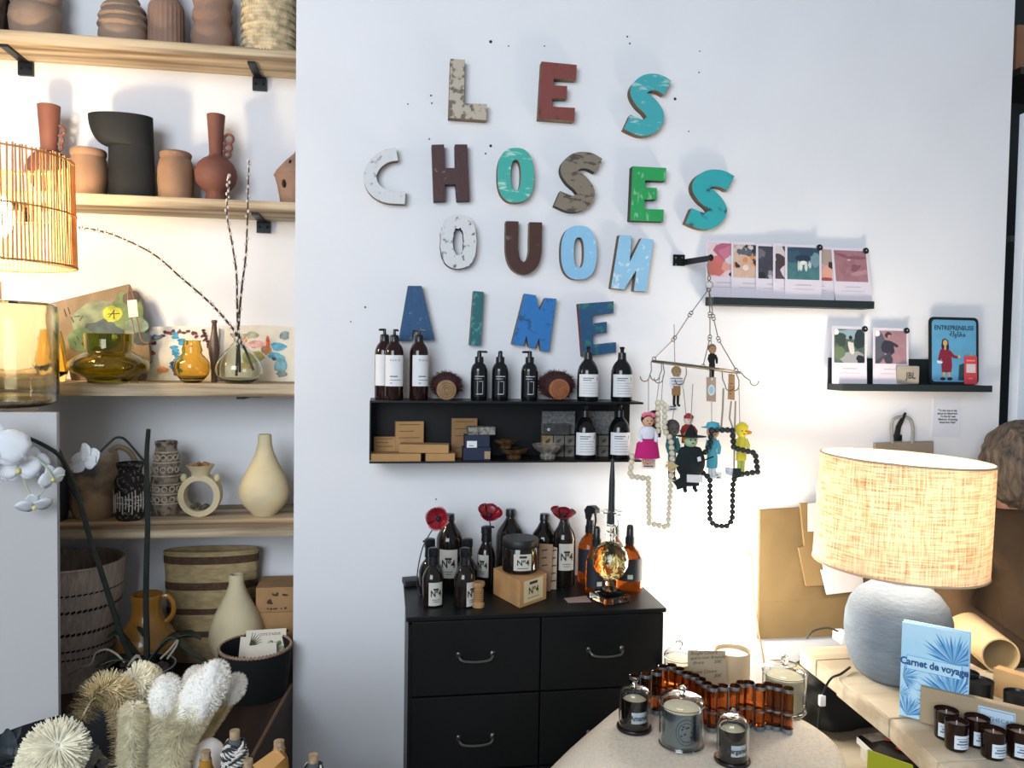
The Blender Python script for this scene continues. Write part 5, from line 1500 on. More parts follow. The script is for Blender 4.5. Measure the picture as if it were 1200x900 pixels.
def postcard(label, x0, x1, y0, y1, zb_, Yb_, Yt_, ph, blobs, pin=False, skew=0, group='postcards on the ledges', topc=None):
    a = P(x0 + skew, y1, Yb_); a.z = zb_; c_ = P(x1 + skew, y1, Yb_); tp = P(x0, y0, Yt_); tp2 = P(x1, y0, Yt_)
    w_ = c_.x - a.x; up = V((tp.x - a.x, Yt_ - Yb_, tp.z - zb_)); h = up.length
    up2 = up.normalized(); ex = V((1, 0, 0)); n = ex.cross(up2).normalized()
    fr = Matrix(((ex.x, up2.x, n.x, a.x), (ex.y, up2.y, n.y, a.y), (ex.z, up2.z, n.z, a.z), (0, 0, 0, 1)))
    t = T('postcard', label, 'postcard', a, group)
    b = bm_(); prism(b, [fr @ V(p) for p in ((0, 0, 0), (w_, 0, 0), (w_, h, 0), (0, h, 0))], n * -.0008); mk('card', b, m_pc, t, smooth=0)
    pr = Print(fr); L_, R_, B, T_ = w_ * .06, w_ * .94, h * .36, h * .95
    pr.rect(L_, B, R_, T_, ph)
    for (x, y, rx, ry, m, wob, rot) in blobs:
        n_ = 12; X, Y = L_ + (R_ - L_) * x, B + (T_ - B) * y; pts = []
        for i in range(n_):
            an = 2 * pi * i / n_; k = 1 + random.uniform(-wob, wob); u_, v_ = rx * k * cos(an) * (R_ - L_), ry * k * sin(an) * (T_ - B)
            pts.append((min(max(X + u_ * cos(rot) - v_ * sin(rot), L_), R_), min(max(Y + u_ * sin(rot) + v_ * cos(rot), B), T_)))
        pr.poly(pts, m)
    pr.rect(w_ * .3, h * .255, w_ * .72, h * .265, mat('faint_print', '#a9a0ae', .8)); pr.rect(w_ * .2, h * .18, w_ * .8, h * .186, mat('faint_print', '#a9a0ae', .8))
    pr.done('printed_photo', t)
    if pin:
        b = bm_(); c = fr @ V((w_ * .93, h * .955, .002)); lathe(b, [(.0095, 0), (.0095, .004), (.008, .005)], (0, 0, 0), 16, capt=True)
        q = V((0, 0, 1)).rotation_difference(n).to_matrix()
        for v in b.verts: v.co = c + q @ v.co
        o = mk('black_button', b, mat('button_black', '#121315', .4), t)
        b = bm_(); ball(b, c + n * .0055, (.0018, .001, .0018), u=6, v=4); mk('button_dot', b, m_lab, o)
    return t
D = lambda c: mat('pc_' + c[1:], c, .6)
rb_ = lambda n_, cs, r_, yr=(0, 1): [(random.random(), random.uniform(*yr), r_ * random.uniform(.5, 1.2), r_ * random.uniform(.5, 1.2), D(random.choice(cs)), .3, random.random() * 3) for _ in range(n_)]
postcard('postcard with a pink flower photo, at the left end of the upper ledge', 827, 869, 281, 346, zu, -.040, -.012, pm('#d6b4ba', '#e3d0d2'), [(.62, .78, .42, .3, D('#b0607a'), .15, 0), (.66, .7, .3, .2, D('#c47488'), .2, 0), (.25, .3, .35, .28, D('#c9706a'), .2, .4), (.7, .35, .3, .16, D('#d99a90'), .2, .4), (.9, .9, .1, .2, D('#2f3c52'), .2, 0), (.9, .08, .2, .12, D('#2c3038'), .3, 0), (.7, .5, .16, .12, D('#c8cdd2'), .3, 0)])
postcard('postcard with a sandy beach crowd photo on the upper ledge', 857, 899, 283, 347, zu, -.043, -.016, pm('#d3b6a2', '#c4a490'), rb_(16, ['#30333a', '#5a5f66', '#c7c2c0'], .12, (.72, 1)) + rb_(14, ['#3a2c28', '#e5d3c8', '#d98a4a', '#2b2a2c'], .08, (.25, .65)))
postcard('postcard with a dark grey street photo on the upper ledge', 886, 928, 285, 348, zu, -.046, -.020, pm('#4c4a54', '#3a3a44'), rb_(12, ['#8c8590', '#b5adb5', '#2a2a32'], .14, (0, .4)) + rb_(4, ['#6a6a74'], .12, (.5, .9)))
postcard('postcard with a brown dog-like photo, mostly covered, on the upper ledge', 906, 948, 285, 348, zu, -.049, -.024, pm('#5a5058', '#3f3840'), [(.1, .8, .22, .3, D('#cfc4c4'), .2, .5), (.25, .45, .2, .4, D('#4a3c40'), .2, .6), (.3, .2, .12, .2, D('#d5c8c8'), .3, .3)])
postcard('postcard with a small house in a blue-green garden, black button on its corner', 920, 963, 286, 349, zu, -.053, -.028, pm('#4f8083', '#3f6a70'), [(.5, .85, .6, .18, D('#33495c'), .2, 0), (.2, .7, .25, .2, D('#3a5468'), .25, 0), (.85, .62, .2, .2, D('#6f8f9a'), .25, 0), (.48, .66, .25, .1, D('#24384c'), .1, 0), (.42, .42, .05, .16, D('#d8dad0'), .1, 0), (.5, .52, .12, .06, D('#dfe0d6'), .1, 0), (.58, .4, .05, .14, D('#d0d4cc'), .1, 0), (.35, .42, .03, .16, D('#c9d0ca'), .1, 0), (.7, .45, .05, .1, D('#b8c6c0'), .2, 0)], True)
postcard('postcard with a peach coloured photo, mostly covered, on the upper ledge', 936, 978, 288, 350, zu, -.047, -.020, pm('#c9a59c', '#b3958c'), [(.85, .75, .3, .25, D('#a5968c'), .2, 0), (.85, .25, .25, .25, D('#d8a08c'), .2, 0), (.95, .5, .1, .12, D('#3a2c2c'), .3, 0), (.85, .05, .2, .06, D('#a04a50'), .2, 0)])
postcard('postcard with a dusty pink sand photo and black button, right end of the upper ledge', 974, 1017, 290, 352, zu, -.053, -.022, pm('#a87c82', '#94666e'), [(.3, .82, .25, .05, D('#8f525e'), .2, -.3), (.7, .78, .4, .06, D('#8c5a64'), .2, 0), (.65, .45, .2, .1, D('#8a5560'), .3, .3), (.8, .3, .3, .08, D('#b88a8c'), .3, .2), (.45, .7, .05, .03, D('#d8b8b4'), .3, 0)], True, 5)
postcard('postcard of a cyclist on a tree-lined road, left on the lower ledge', 975, 1016, 382, 449, zl, -.066, -.03, pm('#5d6d62', '#3f4f4c'), [(.5, .85, .5, .16, D('#8fa5ae'), .2, 0), (.2, .7, .2, .2, D('#3a4a44'), .3, 0), (.85, .7, .2, .3, D('#2a383a'), .2, 0), (.55, .15, .42, .2, D('#9a9a9e'), .15, 0), (.15, .3, .2, .2, D('#65775a'), .2, 0), (.57, .45, .10, .2, D('#d2cfc4'), .25, .3), (.53, .75, .06, .06, D('#20262a'), .2, 0), (.85, .12, .13, .13, D('#1f262c'), .2, 0), (.06, .92, .1, .1, D('#e6e8ea'), .1, 0)], True)
postcard('postcard of a soldier-like figure on pink ground, right on the lower ledge', 1023, 1065, 384, 449, zl, -.066, -.03, pm('#a9838a', '#9a757d'), [(.14, .45, .2, .5, D('#5a5a66'), .2, 0), (.42, .5, .2, .24, D('#34343e'), .2, 0), (.42, .86, .11, .1, D('#3a3438'), .15, 0), (.45, .82, .06, .06, D('#b08a7c'), .1, 0), (.42, .15, .13, .2, D('#42424c'), .2, 0), (.62, .58, .12, .05, D('#34343e'), .2, -.5), (.15, .12, .2, .06, D('#484852'), .3, .6), (.06, .92, .1, .1, D('#e6e8ea'), .1, 0)], True)
# small speaker
ys_ = -.055; c = P(1067, 449, ys_ - .025); s = scl(c)
t = T('small_speaker', 'small taupe rounded speaker on the lower ledge', 'speaker', (c.x, ys_, zl))
b = bm_(); box(b, (c.x, ys_ + .002, zl + 11 * s), (26 * s, .042, 21.6 * s), R(-12), .006); mk('case', b, mat('taupe_fabric', '#938b80', .85, bump=.3, bs=150), t)
M_ = Matrix.Rotation(R(-12), 4, 'Z'); fr = frame(V((c.x, ys_ + .002, zl + 11 * s)) + M_ @ V((0, -.0212, 0)), M_ @ V((1, 0, 0)), (0, 0, 1)); text('JBL', 10.5 * s, mat('logo_dark', '#2d2a28', .6), t, fr, 3 * s, -1 * s, bold=.02, sx=.8)
# poster
def pw(x, y, Yq=-.074): return P(x, y, Yq)
a = P(1089, 449, -.05); a.z = zl; e = P(1147, 449, -.05); tp = P(1088, 371, -.04)
wq = e.x - a.x; up = V((0, .012, tp.z - zl)); hq = up.length
fr = frame(a, (1, 0, 0), up)
pos = T('painted_sign', 'small blue poster of a woman in a red dress, with a black border', 'poster', a)
def rrect(x0, y0, x1, y1, r_, n=5):
    o = []
    for cx_, cy_, a0 in ((x1 - r_, y0 + r_, -90), (x1 - r_, y1 - r_, 0), (x0 + r_, y1 - r_, 90), (x0 + r_, y0 + r_, 180)):
        for k in range(n): an = R(a0 + 90 * k / (n - 1)); o.append((cx_ + r_ * cos(an), cy_ + r_ * sin(an)))
    return o
b = bm_(); prism(b, [fr @ V((x, y, 0)) for x, y in rrect(0, 0, wq, hq, .016)], fr.to_3x3() @ V((0, 0, -.004))); mk('board', b, mat('poster_black', '#101418', .6), pos, smooth=0)
pr = Print(fr); u_ = wq / 100.0; v_ = hq / 130.0
def q(x, y): return (x * u_, (130 - y) * v_)
blue, wine, skn, nav = mat('poster_blue', '#5b9cc0', .6, var=.06, vs=20), mat('poster_wine', '#7e1f35', .6), mat('poster_skin', '#d3a25c', .6), mat('poster_navy', '#15233c', .6)
pr.poly([(x, y) for x, y in rrect(.009, .009, wq - .009, hq - .009, .011)], blue)
pr.poly([q(*p) for p in [(24, 55), (26, 44), (32, 41), (38, 45), (40, 60), (37, 66), (26, 66)]], nav)
pr.poly([q(*p) for p in [(22, 63), (30, 60), (34, 64), (38, 61), (43, 66), (45, 78), (46, 95), (44, 107), (25, 107), (24, 90), (25, 80), (21, 84), (17, 82)]], wine)
pr.poly([q(*p) for p in [(42, 64), (50, 73), (58, 75), (58, 80), (48, 79), (42, 74)]], wine)
pr.oval(*q(32, 50), 4.5 * u_, 6 * v_, skn); pr.poly([q(*p) for p in [(30, 56), (34, 56), (34, 62), (32, 64), (30, 62)]], skn)
pr.oval(*q(60, 76.5), 3 * u_, 2.5 * v_, skn); pr.rect(*q(27, 117), *q(31, 106), skn); pr.rect(*q(38, 117), *q(42, 106), skn)
for x in (27, 41): pr.oval(*q(x, 119), 5.5 * u_, 3.2 * v_, nav)
pr.poly([q(*p) for p in [(15, 84), (27, 86), (25, 90), (16, 89)]], m_lab)
pr.poly([q(*p) for p in [(58, 122), (60, 92), (84, 84), (90, 86), (92, 122)]], mat('poster_green', '#1f4a4e', .6))
pr.poly([q(*p) for p in [(76, 82), (78, 76), (85, 70), (88, 74), (86, 80), (80, 84)]], mat('poster_gold', '#d39a3c', .6))
pr.done('printed_figure', pos)
text('ENTREPRENEUSE', 11.4 * u_, mat('poster_black', '#101418', .6), pos, fr, wq * .5, hq - 21 * v_, bold=.022, sx=.93)
text('\ufe94\ufedf\ufeed\ufe8e\ufed8\ufee3', 13 * u_, mat('poster_black', '#101418', .6), pos, fr, wq * .57, hq - 33 * v_, bold=.02)
fl = T('red_flyer', 'narrow red flyer leaning on the blue poster', 'flyer', fr @ V((*q(66, 129), .004)))
frf = frame(fr @ V((*q(68, 129), .006)), fr.to_3x3() @ V((1, 0, 0)), fr.to_3x3() @ V((-.15, 1, 0)))
b = bm_(); prism(b, [frf @ V(p) for p in ((0, 0, 0), (26 * u_, 0, 0), (26 * u_, 54 * v_, 0), (0, 54 * v_, 0))], frf.to_3x3() @ V((0, 0, -.001))); mk('paper', b, mat('flyer_red', '#c8404c', .7), fl, smooth=0)
pr = Print(frf); pr.rect(4 * u_, 22 * v_, 23 * u_, 39 * v_, mat('flyer_pale', '#cfc3c6', .7)); pr.rect(4 * u_, 44 * v_, 22 * u_, 47 * v_, mat('flyer_orange', '#e08a72', .7)); pr.rect(8 * u_, 10 * v_, 17 * u_, 12 * v_, mat('flyer_orange', '#e08a72', .7)); pr.done('print', fl)
# note taped to the wall
nt = T('paper_note', 'white paper note taped to the wall under the lower ledge', 'note', P(1110, 512, 0))
q4 = [P(x, y, -.002) for x, y in [(1094, 466), (1126, 466), (1124, 513), (1092, 512)]]
b = bm_(); prism(b, q4, (0, .0015, 0)); mk('paper', b, mat('note_paper', '#dcdfe8', .8), nt, smooth=0)
s = scl(q4[0]); fr = frame(P(1109, 489, -.0022), (1, 0, .0), (0, 0, 1))
text('"To the one at sea\nabout to shipwreck\n  To the far seas\n  Memory of passing\n  those lost ships"', 3.3 * s, mat('ink_black', '#23242a', .8), nt, fr, 1 * s, 1 * s, bold=.03, ls=1.05)
# wall hook with rope and kraft bags
hk = T('wall_hook', 'black wall hook with a grey rope loop, above the lamp shade', 'hook', P(1057, 516, 0))
b = bm_(); tube(b, [P(1050, 516, -.01), P(1053, 500, -.018), P(1058, 490, -.03), P(1061, 484, -.04)], [.009, .008, .006, .004], 8); box(b, P(1051, 513, -.005), (.03, .01, .02)); mk('hook', b, m_iron, hk)
b = bm_(); tube(b, smooth_path([P(x, y, -.03) for x, y in [(1046, 519), (1045, 500), (1048, 491), (1058, 488), (1067, 492), (1070, 505), (1069, 520)]]), .005, 7); mk('rope', b, mat('grey_rope', '#8d8d88', .95, bump=.6, bs=120), hk)
m_krb = mat('kraft_bag', '#7b6644', .85, var=.09, vs=9, bump=.3, bs=12)
def sheet(name, label, cat, pts, Y, th, m, group=None):
    q_ = [P(x, y, Y) for x, y in pts]; t = T(name, label, cat, (sum(v.x for v in q_) / len(q_), 0, min(v.z for v in q_)), group)
    b = bm_(); prism(b, q_, (0, th, 0)); mk('sheet', b, m, t, smooth=0)
    return t
t = sheet('kraft_bag', 'large brown kraft paper bag hung flat on the wall behind the lamp', 'bag', [(891, 598), (950, 594), (1020, 594), (1020, 741), (960, 746), (889, 749)], -.012, .011, m_krb)
b = bm_(); prism(b, [P(x, y, -.0135) for x, y in [(890, 706), (960, 702), (1020, 700), (1020, 741), (960, 746), (889, 749)]], (0, .0015, 0)); mk('folded_flap', b, m_krb, t, smooth=0)
sheet('kraft_bag', 'smaller kraft bag whose top edge shows just above the lamp shade', 'bag', [(1026, 519), (1094, 517), (1094, 580), (1026, 580)], -.02, .012, mat('kraft_dull', '#8e8272', .85))
sheet('kraft_envelope', 'kraft envelope hung over the large bag, left of the shade', 'envelope', [(938, 590), (1000, 588), (1003, 684), (945, 687), (936, 642), (943, 640)], -.024, .009, mat('kraft_envelope', '#8d744e', .85, var=.05))
t = sheet('small_card', 'small white card with a yellow spot, pinned on the kraft envelope', 'card', [(947, 590), (968, 588), (968, 622), (947, 623)], -.03, .002, m_lab)
pr = Print(frame(P(957, 606, -.031), (1, 0, 0), (0, 0, 1))); s = scl(P(957, 606, -.03)); pr.oval(1 * s, 0, 2.6 * s, 4.5 * s, mat('spot_yellow', '#d9c47a', .8)); pr.oval(1 * s, 12 * s, 1.5 * s, 1.5 * s, m_dk); pr.rect(-1 * s, -12 * s, 4 * s, -11 * s, m_prt); pr.done('print', t)
sheet('white_sheet', 'blue-white paper strip standing at the left edge of the lamp shade', 'paper', [(956, 566), (962, 562), (966, 600), (958, 600)], -.034, .002, mat('paper_blue', '#c6d4e4', .8))
sheet('white_sheet', 'two white sheets hanging below the left of the lamp shade', 'paper', [(964, 658), (1010, 655), (1012, 692), (969, 697), (962, 668), (965, 668)], -.036, .004, mat('paper_white', '#d8d8de', .8))

# ================================================================ BLACK DRAWER CABINET
zc_ = P(467, 680, -.005).z                       # height of its top
fl_ = PZ(476, 725, zc_); fr_ = PZ(780, 711.5, zc_)
Yc = (fl_.y + fr_.y) / 2; xl, xr = fl_.x, fr_.x
m_cab = mat('black_lacquer', '#090c0d', .42, var=.08, vs=6, spec=.3)
cab = T('drawer_cabinet', 'black metal drawer cabinet against the wall with curved pull handles', 'cabinet', ((xl + xr) / 2, Yc / 2, .002))
b = bm_(); box(b, ((xl + xr) / 2, Yc / 2, zc_ / 2 - .01), (xr - xl - .012, -Yc - .02, zc_ - .026)); mk('carcass', b, m_cab, cab, smooth=0)
b = bm_(); box(b, ((xl + xr) / 2, Yc / 2 - .001, zc_ - .006), (xr - xl, -Yc - .004, .012), bev=.002); mk('top_panel', b, m_cab, cab, smooth=0)
xm = P(633, 760, Yc).x
rows = [(P(560, 726, Yc).z, P(560, 812, Yc).z), (P(560, 814, Yc).z, P(560, 900, Yc).z), (P(560, 902, Yc).z, P(560, 985, Yc).z)]
m_pull = mat('gunmetal', '#6b6b66', .35, metal=.9)
for i, (za, zb_) in enumerate(rows):
    for (xa, xb, cx) in ((xl + .016, xm - .002, 557), (xm + .002, xr - .010, 709)):
        b = bm_(); box(b, ((xa + xb) / 2, Yc + .004, (za + zb_) / 2), (xb - xa, .018, za - zb_), bev=.002); dr = mk('drawer', b, m_cab, cab, smooth=0)
        hy = [769, 866, 960][i] - (6 if cx > 600 else 0)
        h0 = P(cx, hy, Yc - .006); s = scl(h0); b = bm_()
        tube(b, smooth_path([h0 + V(v) * s for v in ((-21, 0, 2.5), (-19.5, -8, 2.2), (-15, -11, -1.2), (0, -12, -2.4), (15, -11, -1.2), (19.5, -8, 2.2), (21, 0, 2.5))], 4), .0032, 7)
        for sg in (-1, 1):
            vs = ball(b, h0 + V((sg * 20 * s, .002, 2 * s)), (.0065, .005, .009), u=10, v=7)
        mk('handle', b, m_pull, dr)
zc = zc_
# ---------------------------------------------------------------- bottles on it
def cyl_at(px, ybase): return PZ(px, ybase, zc)
n4 = mat('print_dark', '#26241f', .8); m_lb4 = mat('label_grey_cream', '#bdbab0', .75)
def L4(o, sz=1.0): return [('N\u00ba4', 19 * sz + o, 11.5 * sz, n4, .025), (12 * sz + o, -3.5 * sz, 3.5 * sz, 2.2 * sz, n4), (26.5 * sz + o, -5 * sz, 5 * sz, .6, n4), (29 * sz + o, -4 * sz, 4 * sz, .6, n4)]
def apoth(label, cx, yb, top, r_, cap, lab=None, ang=(-.9, .9), yfront=None, kind='pump', noz=None, m=None, big=False, group='dark apothecary bottles on the cabinet'):
    p = PZ(cx, yb - r_ * .3, zc); Y = p.y
    sho = top
    if big: prof = [(sho, 4.6), (sho + 3, 5.4), (sho + 9, r_ * .55), (sho + 16, r_ * .86), (sho + 22, r_ * .99), (sho + 26, r_), (yb - 2, r_), (yb, r_ * .93)]
    else: prof = [(sho, 4.4), (sho + 2, 5), (sho + 6, r_ * .66), (sho + 11, r_ * .88), (sho + 16, r_), (yb - 2, r_), (yb, r_ * .93)]
    return bottle('apothecary_bottle', label, cx, Y, zc, yb, prof, m or m_amb2, cap, noz, lab, group, m_lb4, L4(lab[0] - 4, (lab[1] - lab[0]) / 30.0) if lab else [], laba=ang)
m_amb2 = mat('amber_black', '#1a1412', .08, spec=.6)
def pcap(t_, h=16): return [(t_, 4.6), (t_ + 1, 6.2), (t_ + h * .45, 6.4), (t_ + h * .5, 5.6), (t_ + h, 6)]
def scap(t_, h=8): return [(t_, 5), (t_ + 1, 5.6), (t_ + h, 5.8)]
apoth('dark pump bottle with amber tint, second row at the left end', 503, 697, 656, 12.5, pcap(634, 22), None, noz=(-1.4, 7, 637))
apoth('large dark bottle with a grey number four label, behind the left pair', 526, 692, 613, 15.5, scap(606), (645, 678), (-.85, .55), big=True)
apoth('dark bottle behind the front pair, its cap tilted right', 547, 697, 655, 12.5, pcap(634, 21), None, noz=(-1.2, 6, 655))
apoth('front left small dark bottle with a cream number four label', 507, 712, 664, 12.4, pcap(645, 20), (683, 710), (-.45, .95))
apoth('front right small dark bottle beside the wooden spool', 544, 713, 664, 12.4, pcap(645, 20), (683, 711), (.1, 1.3))
apoth('slim dark pump bottle in the middle with its label turned left', 569, 691, 637, 10.5, pcap(619, 18), (651, 677), (-1.3, .15), noz=(1.4, 8, 620))
apoth('tall dark bottle behind the black jar, without a label in view', 597, 684, 609, 16.5, scap(601), None, big=True)
apoth('dark bottle right of the black jar, behind the paper cards', 637, 684, 613, 15.5, scap(606), None, big=True)
apoth('tall dark bottle under the red heart-shaped poppy', 660, 689, 611, 13.5, scap(604), (638, 669), (-.65, .75), big=True)
# black jar on a kraft box
kb_ = PZ(609, 700, zc); s = scl(kb_)
hk_ = .078
t = T('kraft_box', 'square kraft box with a number four label, set cornerwise', 'box', (kb_.x, kb_.y, zc))
ang = R(-52)
f1 = PZ(590.5, 711.5, zc); e0 = PZ(578, 699, zc)
A_, B_, C_ = PZ(578, 696, zc), PZ(609, 713, zc), PZ(640, 702, zc); D_ = A_ + C_ - B_
A_.z = B_.z = C_.z = D_.z = zc + .0008
zk = P(609, 681, B_.y).z
b = bm_(); prism(b, [V((p.x, p.y, zk)) for p in (A_, B_, C_, D_)], (0, 0, zc + .0008 - zk)); mk('carton', b, m_kr, t, smooth=0)
ex = (C_ - B_).normalized(); wd = (C_ - B_).length; fr = frame(B_, ex, (0, 0, 1)); hk_ = zk - zc
pr = Print(fr); pr.rect(wd * .14, hk_ * .12, wd * .86, hk_ * .92, mat('label_cream', '#c9bd98', .75)); pr.rect(wd * .35, hk_ * .74, wd * .65, hk_ * .84, n4); pr.rect(wd * .28, hk_ * .24, wd * .72, hk_ * .26, n4); pr.done('label', t)
text('N\u00ba4', hk_ * .36, n4, t, fr, wd * .5, hk_ * .5, bold=.02, lift=.0009)
cj = (A_ + C_) / 2
t = T('candle_jar', 'black candle jar with a pale number four label on the kraft box', 'jar', (cj.x, cj.y, zk)); s = scl(cj); rj = 21 * s
b = bm_(); lathe(b, [(rj * .92, zk + .0005), (rj, zk + .005), (rj, zk + 27 * s), (rj * .96, zk + 29 * s)], (cj.x, cj.y, 0), 36, capt=True); mk('glass', b, m_amb2, t)
b = bm_(); lathe(b, [(rj * 1.0, zk + 29.2 * s), (rj * 1.02, zk + 30 * s), (rj * 1.02, zk + 38 * s), (rj * .98, zk + 39 * s)], (cj.x, cj.y, 0), 36, capt=True); mk('lid', b, mat('black_lid', '#121416', .5), t)
b = bm_(); cylpatch(b, (cj.x, cj.y), rj + .0006, zk + 5 * s, zk + 24 * s, -.52, .48, 10); lb = mk('label', b, m_lb4, t)
text('N\u00ba4', 9 * s, n4, lb, None, cyl=((cj.x, cj.y, zk + 14 * s), rj + .0006, 0), bold=.02)
b = bm_(); cylpatch(b, (cj.x, cj.y), rj + .0012, zk + 19.5 * s, zk + 22 * s, -.2, .2, 4); cylpatch(b, (cj.x, cj.y), rj + .0012, zk + 7.5 * s, zk + 8.2 * s, -.3, .3, 4); mk('fine_print', b, n4, lb)
# wooden spool
p = PZ(560.5, 711, zc); s = scl(p)
t = T('wooden_spool', 'wooden thread spool standing beside the front bottle', 'spool', (p.x, p.y, zc))
b = bm_(); lathe(b, [(7.2 * s, zc + .0005), (7.4 * s, zc + 4 * s), (5 * s, zc + 7 * s), (4.6 * s, zc + 22 * s), (7 * s, zc + 25 * s), (7.6 * s, zc + 27 * s), (7.2 * s, zc + 29.5 * s)], (p.x, p.y, 0), 22, capt=True); mk('body', b, mat('spool_wood', '#a37c54', .75, var=.15, vs=40), t)
b = bm_()
for k in range(6): ring(b, (p.x, p.y, zc + (8.5 + 2.4 * k) * s), 5.1 * s, 1.2 * s, (0, 0, 1), 18, 6)
mk('thread', b, mat('tan_thread', '#9a744c', .9), t)
# small handwritten cards behind the jar
for (q4_, lab, Y) in [([(632, 637), (648, 638), (645, 692), (630, 692)], 'brown kraft price card with handwriting, right of the black jar', -.16), ([(646, 640), (653, 642), (652, 680), (645, 680)], 'pale card tucked behind the kraft price card', -.145)]:
    q_ = [P(x, y, Y) for x, y in q4_]; t = T('price_card', lab, 'card', (q_[3].x, Y, zc)); dz = zc - q_[3].z
    q_[2].z = q_[3].z = zc + .001
    b = bm_(); prism(b, q_, (0, .0015, 0)); mk('card', b, mat('card_kraft' if Y < -.15 else 'card_cream2', '#9b7e64' if Y < -.15 else '#b8a58a', .85), t, smooth=0)
    fr = frame((q_[0] + q_[2]) / 2, (1, 0, 0), (0, 0, 1)); pr = Print(fr); s = scl(q_[0])
    for k in range(5): pr.stroke((-4 * s, (20 - 9 * k) * s), ((3 - k % 2) * s, (21 - 9 * k) * s), 1.3 * s, n4)
    pr.done('handwriting', t)
# poppies
m_red = mat('poppy_red', '#7e0f20', .35, var=.2, vs=30, coat=.3); m_pc_ = mat('poppy_heart', '#1f1a22', .7)
def poppy(label, px, py, Y, rpx, nrm, stemp, heart=False):
    c = P(px, py, Y); r_ = rpx * scl(c); t = T('metal_poppy', label, 'poppy', P(stemp[-1][0], stemp[-1][1], stemp[-1][2]))
    n = V(nrm).normalized(); x = n.orthogonal().normalized(); y = n.cross(x)
    for k in range(4):
        a0 = k * pi / 2 + .4; b = bm_(); g = []
        for i in range(6):
            tt = i / 5; row = []
            for j in range(7):
                a = a0 + (j - 3) / 3 * .95
                rr = r_ * tt * (1 - .12 * abs(j - 3) / 3 * tt)
                row.append(b.verts.new(c + (x * cos(a) + y * sin(a)) * rr + n * r_ * (.62 * tt * tt * (.8 + .25 * (k % 2)) + .03 * sin(a * 5))))
            g.append(row)
        for i in range(5):
            for j in range(6): b.faces.new((g[i][j], g[i][j + 1], g[i + 1][j + 1], g[i + 1][j]))
        o = mk('petal', b, m_red, t, smooth=80); o.modifiers.new('th', 'SOLIDIFY').thickness = .0012
    b = bm_(); ball(b, c + n * r_ * .12, r_ * .22, u=12, v=8); mk('flower_heart', b, m_pc_, t)
    b = bm_(); tube(b, smooth_path([c - n * .002] + [P(*q_) for q_ in stemp], 5), .0016, 6); mk('stem', b, mat('wire_dark', '#2c3236', .4, metal=.7), t)
poppy('red metal poppy facing front on a bent wire stem, at the left', 514, 608, -.2, 14.5, (-.3, -1, .25), [(506, 622, -.19), (496, 640, -.19), (490, 665, -.18), (489, 685, -.17), (493, 698, -.18)])
poppy('red metal poppy opening upward, in the middle', 573, 605, -.14, 14.5, (.1, -.6, .85), [(575, 620, -.13), (576, 650, -.12), (576, 685, -.12)])
poppy('dark red poppy shaped like a heart from the side, right of the jars', 659, 607, -.12, 15, (.05, -.28, 1), [(660, 618, -.12), (660, 640, -.12)])
# amber spray bottles
m_or = mat('amber_spray_glass', '#a85218', .06, trans=.75, ior=1.3); m_dkl = mat('label_black', '#1b2227', .6)
def spray(label, cx, yb, top, r_, labr, spry, ang, noz):
    p = PZ(cx, yb - r_ * .3, zc)
    prof = [(top, 4.4), (top + 3, 5.4), (top + 8, r_ * .72), (top + 14, r_ * .93), (top + 19, r_), (yb - 3, r_), (yb, r_ * .9)]
    cap = [(top - (18 if spry else 22), 2.6), (top - (17 if spry else 20), 4), (top - 8, 4.6), (top - 7.5, 5.4), (top + .5, 5.6)]
    return bottle('spray_bottle', label, cx, p.y, zc, yb, prof, m_or, cap, noz, labr, 'amber spray bottles on the cabinet', m_dkl, [(labr[1] - 8, -2, 4, 5, m_lb4)], spray=spry, laba=ang)
spray('amber bottle with a black trigger spray head', 690, 686, 627, 13.5, (645, 672), True, (-1.4, 1.4), (.5, 6, 604))
spray('amber pump bottle partly behind the crystal candlestick, at its left', 698, 697, 642, 12, (656, 690), False, (-1.4, 1.4), (.3, 5, 623))
spray('amber bottle at the back, behind the crystal candlestick', 719, 684, 632, 12.5, (650, 676), False, (-1.4, 1.4), (.7, 6, 605))
spray('amber pump bottle at the right end of the cabinet top', 737, 697, 641, 15.3, (656, 682), False, (-1.5, .9), (-.5, 5, 621))
# crystal candlestick with a black taper
p = PZ(714.5, 703, zc); s = scl(p); m_cr = mat('crystal', '#f2f4ee', .02, trans=1, ior=1.5); X_, Y_ = p.x, p.y
t = T('crystal_candlestick', 'faceted crystal candlestick with a golden ball, on a stepped square foot', 'candlestick', (X_, Y_, zc))
b = bm_(); box(b, (X_, Y_, zc + 3.5 * s + .0005), (34 * s, 34 * s, 7 * s), R(20), .002); box(b, (X_, Y_, zc + 9.5 * s + .0005), (25 * s, 25 * s, 5 * s), R(20), .002); mk('foot', b, m_cr, t, smooth=0)
z_ = lambda k: zc + k * s
b = bm_(); lathe(b, [(9 * s, z_(12.2)), (5 * s, z_(16)), (5 * s, z_(22)), (8 * s, z_(25))], (X_, Y_, 0), 10, capt=True); mk('stem', b, m_cr, t, smooth=0)
b = bm_(); vs = bmesh.ops.create_icosphere(b, subdivisions=3, radius=1)['verts']
for v in vs: v.co = V((X_, Y_, z_(47))) + V((v.co.x * 21 * s, v.co.y * 21 * s, v.co.z * 23 * s))
mk('faceted_ball', b, mat('gold_crystal', '#f3dd92', .03, trans=1, ior=1.5), t, smooth=0)
b = bm_(); lathe(b, [(5.5 * s, z_(69)), (5 * s, z_(74)), (7 * s, z_(77)), (5 * s, z_(80)), (5 * s, z_(86)), (7.2 * s, z_(88)), (7.2 * s, z_(101)), (12 * s, z_(103)), (12 * s, z_(105)), (4.2 * s, z_(105.2)), (4.2 * s, z_(90)), (.0005, z_(90))], (X_, Y_, 0), 20); mk('candle_cup', b, m_cr, t)
